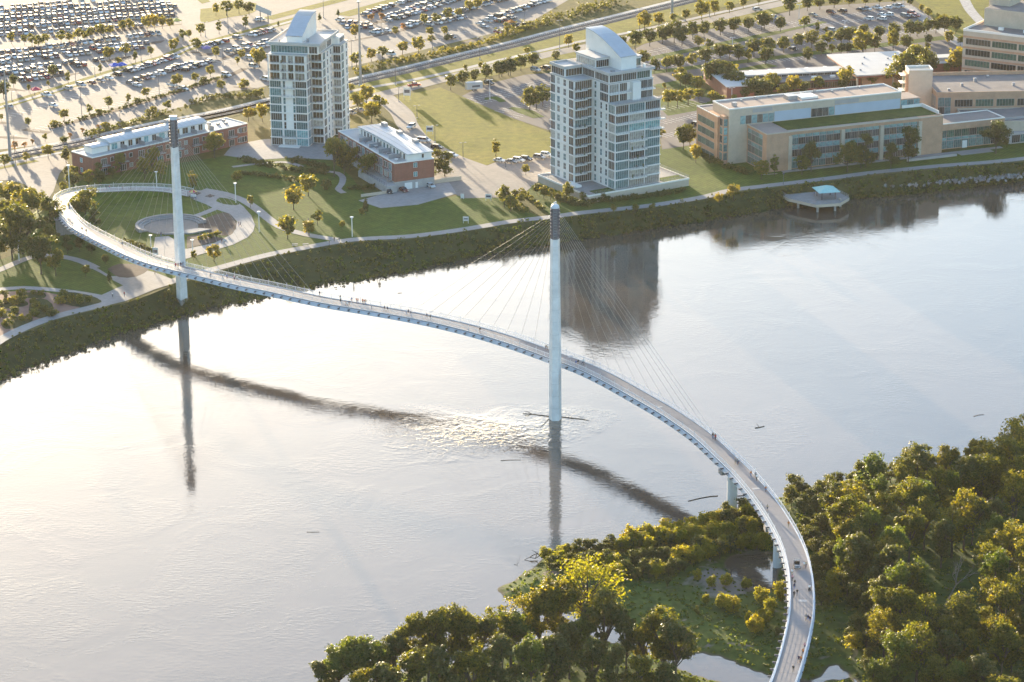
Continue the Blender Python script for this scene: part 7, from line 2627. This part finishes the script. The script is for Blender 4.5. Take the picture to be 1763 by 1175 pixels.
canopy(198, 121, 'canopy_blue', 'blue canopy tent beside the car park walk, nearer the hedge', 4.2)
canopy(210, 120, 'canopy_blue', 'blue canopy tent beside the car park walk, farther to the right', 3.8)
canopy(62, 163, 'canopy_red', 'red canopy tent beside the white pickup', 3.6)
canopy(356, 91, 'canopy_purple', 'dull purple canopy tent among cars left of the plaza tower', 4.0)
canopy(304, 43, 'canopy_yellow', 'yellow canopy tent at the end of the tree strip', 4.0)
canopy(880, 46, 'canopy_orange', 'orange canopy tent under trees by the railway scrub', 3.2)
# vending cart with umbrella on the ring path
p = site(333, 341)
uc = put('vending_cart', None, loc=p, label='small vending cart under a red and yellow umbrella on the ring path', cat='cart')
mb = MB()
mb.box(-.9, .9, -.5, .5, .4, 1.15, 0, True)
part('cart_body', mb, 'steel_white', uc)
for sx in (-.6, .6):
    part('wheel', wheel_mb(sx, -.55, .28), ['rubber', 'rim_metal'], uc)
mb = MB()
mb.tube([(0, 0, 1.1), (0, 0, 3.0)], .04, 6)
part('pole', mb, 'steel_white', uc)
mb = MB()
N = 8
for k in range(N):
    a0, a1 = 2 * math.pi * k / N, 2 * math.pi * (k + 1) / N
    mb.poly([(1.6 * math.cos(a0), 1.6 * math.sin(a0), 2.35), (1.6 * math.cos(a1), 1.6 * math.sin(a1), 2.35), (0, 0, 3.05)], k % 2)
part('umbrella', mb, ['canopy_red', 'canopy_yellow'], uc)
# white trailer on the dark lot edge
p = site(816, 156)
tr = put('trailer', None, loc=p, rz=R(20), label='white box trailer at the edge of the dark lot', cat='trailer')
mb = MB()
mb.box(-3.4, 3.4, -1.3, 1.3, .8, 3.6, 0, True)
part('body', mb, 'roof_white', tr)
mb = MB()
mb.box(-1.2, 2.2, -1.33, -1.3, 1.6, 2.4, 0, True)
part('side_marking', mb, 'steel_dark', tr)
for sx in (-.6, .6):
    for sy in (-1.25, 1.25):
        part('wheel', wheel_mb(sx, sy, .42), ['rubber', 'rim_metal'], tr)
mb = MB()
mb.bar((-3.4, 0, .8), (-4.8, 0, .7), .12, .12)
part('drawbar', mb, 'steel_dark', tr)
# tables and bins on the park lawn by the path
p = site(517, 424)
for k, dx in enumerate((-1.8, 1.8)):
    o = put('picnic_table', None, loc=(p[0] + dx, p[1], G0), rz=R(15 * k), label=('grey picnic table beside the riverside path, nearer the ring' if k == 0 else 'grey picnic table beside the riverside path, farther from the ring'), cat='table')
    mb = MB()
    mb.box(-.95, .95, -.38, .38, .70, .78, 0, True)
    part('table_top', mb, 'gravel_pale', o)
    for s in (-1, 1):
        mb = MB()
        mb.box(-.95, .95, s * .75 - .15, s * .75 + .15, .42, .48, 0, True)
        part('seat', mb, 'gravel_pale', o)
        mb = MB()
        mb.bar((s * .7, -.7, 0), (s * .7, .3, .7), .08, .08)
        mb.bar((s * .7, .7, 0), (s * .7, -.3, .7), .08, .08)
        part('leg', mb, 'steel_dark', o)

# ------------------------------------------------------------------ utility cart on the bridge
s_, lat_ = deck_at(1372, 977)
p, t_, n_ = on_deck(s_, lat_)
ut = put('utility_cart', None, loc=p, rz=math.atan2(-t_[1], -t_[0]) + math.pi, label='small dark open utility cart driving on the bridge deck', cat='cart')
mb = MB()
mb.prism([(-1.45, -.7), (1.35, -.7), (1.5, -.5), (1.5, .5), (1.35, .7), (-1.45, .7)], .32, .75, bottom=True)
mb.box(.75, 1.45, -.6, .6, .75, .95)
part('body', mb, 'paint_grey', ut)
mb = MB()
mb.box(-1.5, -.35, -.68, .68, .75, 1.05)
part('cargo_box', mb, 'paint_black', ut)
mb = MB()
for sx in (-.35, .7):
    for sy in (-.6, .6):
        mb.bar((sx, sy, .75), (sx * .8, sy * .92, 1.85), .06, .06)
part('roll_cage', mb, 'steel_dark', ut)
mb = MB()
mb.box(-.45, .75, -.65, .65, 1.85, 1.92, 0, True)
part('roof', mb, 'paint_black', ut)
mb = MB()
mb.box(-.2, .25, -.55, .55, .75, .95)
mb.box(-.3, -.18, -.55, .55, .95, 1.35)
part('seat', mb, 'rubber', ut)
for sx in (-.95, .98):
    for sy in (-.72, .72):
        part('wheel', wheel_mb(sx, sy, .3), ['rubber', 'rim_metal'], ut)
for sy in (-.42, .42):
    mb = MB()
    mb.box(1.46, 1.53, sy - .12, sy + .12, .6, .74, 0, True)
    part('headlight', mb, 'lamp_clear', ut)


# ------------------------------------------------------------------ driftwood in the river
def log(pts, r0, r1, label, twigs=0):
    mb = MB()
    P = [site(u, v, .05 + (z if len(q) > 2 else 0)) if False else site(q[0], q[1], q[2] if len(q) > 2 else .08) for q in pts for u, v, z in ((0, 0, 0),)]
    n = len(P)
    r0, r1 = r0 * .42, r1 * .42
    mb.tube(P, [r0 + (r1 - r0) * i / (n - 1) for i in range(n)], 7)
    for k in range(twigs):
        i = 1 + k % (n - 1)
        q = P[i]
        e = q + np.array((rc.uniform(-2.2, 2.2), rc.uniform(-1, 3), rc.uniform(.3, 1.0)))
        mb.tube([q, (q + e) / 2 + (0, 0, .2), e], [r1 * 1.1, r1 * .8, r1 * .4], 5)
    c = np.mean(P, axis=0)
    o = put('driftwood_log', None, loc=(0, 0, 0), label=label, cat='log')
    part('trunk', mb, 'driftwood', o)


log([(900, 712), (915, 713), (930, 715), (945, 717)], .14, .26, 'long dark drift log caught left of the river pylon', 1)
log([(966, 718), (985, 720), (1003, 722), (1014, 724)], .28, .14, 'dark drift log caught right of the river pylon', 1)
log([(946, 720), (938, 729), (930, 736)], .2, .1, 'short stick angled off the river pylon')
log([(1300, 737), (1307, 736), (1316, 734)], .3, .2, 'thick short log floating in mid river', 1)
log([(1676, 717), (1685, 714.5), (1694, 714)], .15, .12, 'thin curved branch floating far right in the river')
log([(862, 793), (880, 792), (897, 792)], .15, .1, 'thin stick drifting left below the wake')
log([(1185, 863), (1205, 858), (1222, 855), (1236, 854)], .22, .25, 'dark drift logs caught left of the round pier')
log([(1252, 854), (1270, 854), (1290, 853)], .25, .2, 'dark drift log caught right of the round pier')
log([(903, 964), (912, 960, .5), (922, 962, .3), (929, 957, 1.2)], .16, .25, 'dark branching snag in the water off the island tip', 4)
log([(885, 972), (890, 973), (893, 969, .5)], .1, .07, 'small forked twig in the water left of the snag', 2)
log([(528, 916), (539, 916.5), (550, 916)], .12, .1, 'thin stick drifting in the left river')
log([(685, 505), (692, 504.5)], .15, .12, 'short stick drifting near the far bank')

# ------------------------------------------------------------------ people
SKINC = {'skin_light': (0.45, 0.28, 0.2), 'skin_dark': (0.16, 0.09, 0.06), 'hair_dark': (0.03, 0.02, 0.015), 'hair_fair': (0.25, 0.16, 0.07)}
CLOTH = {'black': (0.02, 0.02, 0.022), 'navy': (0.03, 0.04, 0.09), 'white': (0.75, 0.74, 0.72), 'red': (0.45, 0.05, 0.05), 'pink': (0.6, 0.3, 0.32), 'grey': (0.22, 0.22, 0.23), 'blue': (0.10, 0.18, 0.38), 'tan': (0.4, 0.32, 0.22), 'orange': (0.55, 0.2, 0.06)}
for k_, c_ in SKINC.items():
    tint(k_, c_, 0.7, 0.3)
for k_, c_ in CLOTH.items():
    tint('cloth_' + k_, c_, 0.9, 0.1)


def body_mesh(pose):
    """figure grown from a jointed skeleton: pelvis, spine, head, arms with hands, legs with feet"""
    st = {'stand': (0.0, 0.0), 'walk': (.30, .22), 'stride': (.42, .32), 'push': (.28, -.5)}[pose]
    a, b = st
    V = [(0, 0, .96), (0, 0, 1.16), (0, .01, 1.38), (0, .02, 1.50), (0, .0, 1.62), (0, .0, 1.73)]
    Rd = [.155, .145, .165, .062, .098, .075]
    E_ = [(0, 1), (1, 2), (2, 3), (3, 4), (4, 5)]

    def add(p, r_, par):
        V.append(p)
        Rd.append(r_)
        E_.append((par, len(V) - 1))
        return len(V) - 1
    for s, ph in ((-1, 1), (1, -1)):
        hip = add((s * .10, 0, .90), .10, 0)
        knee = add((s * .11, -a * ph * .55 - .02, .50), .068, hip)
        ank = add((s * .11, -a * ph * .9 + (.10 if ph < 0 else 0), .09), .048, knee)
        add((s * .12, -a * ph * .9 + (.10 if ph < 0 else 0) - .16, .04), .042, ank)
        sh = add((s * .19, .0, 1.40), .062, 2)
        el = add((s * .25, b * ph * .4 + .03, 1.13), .047, sh)
        wr = add((s * .25, b * ph * .8 - .10 if pose != 'push' else -.38, .90 if pose != 'push' else 1.02), .036, el)
        add((s * .24, b * ph * .85 - .13 if pose != 'push' else -.48, .80 if pose != 'push' else 1.02), .038, wr)
    me = bpy.data.meshes.new('person_frame')
    me.from_pydata(V, E_, [])
    o = bpy.data.objects.new('person_frame', me)
    COL.objects.link(o)
    md = o.modifiers.new('skin', 'SKIN')
    md.use_smooth_shade = True
    sk = me.skin_vertices[0].data
    for i, r_ in enumerate(Rd):
        sk[i].radius = (r_, r_ * (.78 if i < 3 else 1))
        sk[i].use_root = (i == 0)
    sb = o.modifiers.new('sub', 'SUBSURF')
    sb.levels = 1
    bpy.context.view_layer.update()
    dg = bpy.context.evaluated_depsgraph_get()
    out = bpy.data.meshes.new_from_object(o.evaluated_get(dg))
    bpy.data.objects.remove(o)
    bpy.data.meshes.remove(me)
    return out


PB = {k_: body_mesh(k_) for k_ in ('stand', 'walk', 'stride', 'push')}
PCACHE = {}


def person_mesh(pose, shirt, legs, skin, hair, shorts):
    key = (pose, shirt, legs, skin, hair, shorts)
    if key in PCACHE:
        return PCACHE[key]
    me = PB[pose].copy()
    me.name = 'person'
    me.materials.clear()
    for m in ('cloth_' + shirt, 'cloth_' + legs, skin, hair, 'rubber'):
        me.materials.append(MATS[m])
    mi = []
    for pl in me.polygons:
        x, y, z = pl.center
        if z > 1.66 or (z > 1.56 and y > .035):
            mi.append(3)
        elif z > 1.475:
            mi.append(2)
        elif abs(x) > .185 and z < 1.16:
            mi.append(2)
        elif z > .97:
            mi.append(0)
        elif z < .10:
            mi.append(4)
        elif shorts and z < .55:
            mi.append(2)
        else:
            mi.append(1)
    me.polygons.foreach_set('material_index', mi)
    PCACHE[key] = me
    return me


rp = random.Random(21)
SHIRTS, LEGS = list(CLOTH), ['black', 'navy', 'grey', 'tan', 'blue']


def person(w, hd, where, pose=None, shirt=None, sc=1.0, group=None):
    sh, lg = shirt or rp.choice(SHIRTS + ['black', 'white', 'navy']), rp.choice(LEGS)
    ps = pose or rp.choice(['walk', 'stride', 'stand', 'walk'])
    me = person_mesh(ps, sh, lg, rp.choice(['skin_light', 'skin_light', 'skin_dark']), rp.choice(['hair_dark', 'hair_dark', 'hair_fair']), rp.random() < .45)
    return put('person', me, loc=w, rz=hd, sc=sc * rp.uniform(.94, 1.04), label=f'person in {sh} top and {lg} bottoms {where}', cat='person', group=group)


def zc(L, ox, oy, sc):
    return [(ox + a / sc, oy + b / sc) for a, b in L]


onb = (zc([(377, 262), (385, 262), (537, 415), (563, 428), (800, 512), (1150, 652), (1160, 650), (1178, 645), (1200, 640), (1368, 722), (1455, 720), (1485, 725), (1530, 732), (1550, 735)], 0, 290, 3.79)
       + zc([(495, 268), (630, 305), (634, 290), (655, 338), (668, 338), (690, 330), (708, 305), (738, 305), (755, 308), (785, 312), (800, 312), (826, 306), (830, 356), (920, 362), (935, 366), (1058, 385), (1072, 384), (1088, 396), (1195, 412), (1215, 420), (1543, 505)], 420, 440, 3.79)
       + zc([(100, 45), (527, 163), (545, 162), (725, 265), (742, 262), (770, 258), (778, 256), (1622, 745), (1638, 755)], 800, 560, 3.79)
       + zc([(193, 137), (203, 143), (286, 246), (295, 248), (303, 246), (353, 300), (372, 305), (378, 316), (417, 365), (423, 443), (513, 515), (580, 690), (588, 690), (528, 720), (530, 745), (540, 767), (537, 780), (550, 808), (537, 816), (588, 912), (597, 917), (605, 920), (586, 1036), (574, 1062), (567, 1090), (556, 1092), (533, 1132)], 1150, 700, 2.474))
st_ = []
for u, v in onb:
    s, lat = deck_at(u, v)
    st_.append((s, max(-2.2, min(2.2, lat))))
for i, (s, lat) in enumerate(sorted(st_)):
    p, t, n = on_deck(s, lat)
    hd = math.atan2(t[1], t[0]) + math.pi / 2 + (math.pi if rp.random() < .5 else 0) + rp.uniform(-.3, .3)
    person(p, hd, f'on the bridge, {ordinal(i + 1)} from its ring end', group='people on the bridge')
s, lat = deck_at(1150 + 603 / 2.474, 700 + 788 / 2.474)
p, t, n = on_deck(s, lat)
person(p, math.atan2(t[1], t[0]) + math.pi / 2, 'pushing a stroller on the bridge', 'push')
pr = put('stroller', None, loc=on_deck(s - .75, lat)[0], rz=math.atan2(t[1], t[0]), label='grey baby stroller pushed along the bridge railing', cat='stroller')
mb = MB()
mb.v = [(-.35, -.25, .45), (.35, -.25, .35), (.35, .25, .35), (-.35, .25, .45), (-.45, -.25, .95), (-.45, .25, .95), (.1, -.22, 1.0), (.1, .22, 1.0)]
mb.f = [(3, 2, 1, 0), (0, 4, 5, 3), (4, 6, 7, 5), (0, 1, 6, 4), (3, 5, 7, 2)]
mb.m = [0] * 5
part('seat', mb, 'cloth_grey', pr)
for x in (-.35, .4):
    for y in (-.27, .27):
        part('wheel', wheel_mb(x, y, .13), ['rubber', 'rim_metal'], pr)
mb = MB()
mb.bar((-.4, -.25, .9), (.75, -.25, 1.05), .03, .03)
mb.bar((-.4, .25, .9), (.75, .25, 1.05), .03, .03)
part('handle', mb, 'steel_dark', pr)
park = [((700, 140), 'on the ramp end by the fence'), ((712, 140), 'second on the ramp end by the fence'), ((800, 146), 'third on the ramp end'), ((862, 152), 'at the inner ramp edge'), ((1110, 170), 'at the ramp foot'), ((1130, 173), 'beside another at the ramp foot'), ((1028, 445), 'left of two at the stone bowl'),
        ((1052, 445), 'right of two at the stone bowl'), ((735, 842), 'on the riverside plaza, nearer the grass'), ((812, 838), 'on the riverside plaza, nearer the river'), ((1557, 378), 'on the ring path at its right'), ((1568, 380), 'second on the ring path at its right'), ((1465, 492), 'on the lower ring path'), ((1448, 488), 'second on the lower ring path'),
        ((1260, 212), 'standing at the vending cart'), ((1280, 215), 'second at the vending cart'), ((1010, 690), 'under the bridge by the plaza'), ((1020, 690), 'second under the bridge by the plaza')]
for (a, b_), wh in park:
    u, v = a / 3.79, 290 + b_ / 3.79
    if 'ramp' in wh:
        s, lat = deck_at(u, v, 8)
        w = on_deck(s, max(-2.2, min(2.2, lat)))[0]
    else:
        w = site(u, v, G0 + .1)
    person(w, rp.uniform(0, 6.28), wh, group='people in the park')
for (a, b_), wh in (((557, 692), 'sitting edge of the riverside path'), ((590, 668), 'at the fork of the riverside path'), ((622, 668), 'at the fork, farther along the path'), ((420, 545), 'alone on the sunny lawn')):
    person(site(420 + a / 3.79, 240 + b_ / 3.79, G0 + .1), rp.uniform(0, 6.28), wh, 'stand', group='people in the park')
person(site(1402, 338, 3.45), 1.0, 'under the green shelter roof on the overlook', 'stand', group='people in the park')
for u, v, wh in ((196, 124, 'under the blue canopies'), (205, 125, 'second under the blue canopies'), (60, 166, 'under the red canopy'), (36, 87, 'walking between cars by the tree strip')):
    person(site(u, v, G0 + .1), rp.uniform(0, 6.28), wh, group='people in the car park')

# ------------------------------------------------------------------ evening haze over the valley
mb = MB()
mb.box(-1200, 1200, -300, 2600, -2.3, 262, 0, True)
hz_m = bpy.data.materials.new('haze')
hz_m.use_nodes = True
MATS['haze'] = hz_m
nt = hz_m.node_tree
for n_ in list(nt.nodes):
    nt.nodes.remove(n_)
out = nt.nodes.new('ShaderNodeOutputMaterial')
pv = nt.nodes.new('ShaderNodeVolumePrincipled')
pv.inputs['Color'].default_value = (0.97, 0.95, 0.92, 1)
pv.inputs['Density'].default_value = 0.000017
pv.inputs['Anisotropy'].default_value = 0.3
nt.links.new(pv.outputs[0], out.inputs['Volume'])
put('haze', mb.mesh('haze', 'haze'), kind='stuff', label='thin pale evening haze over the valley', cat='haze')
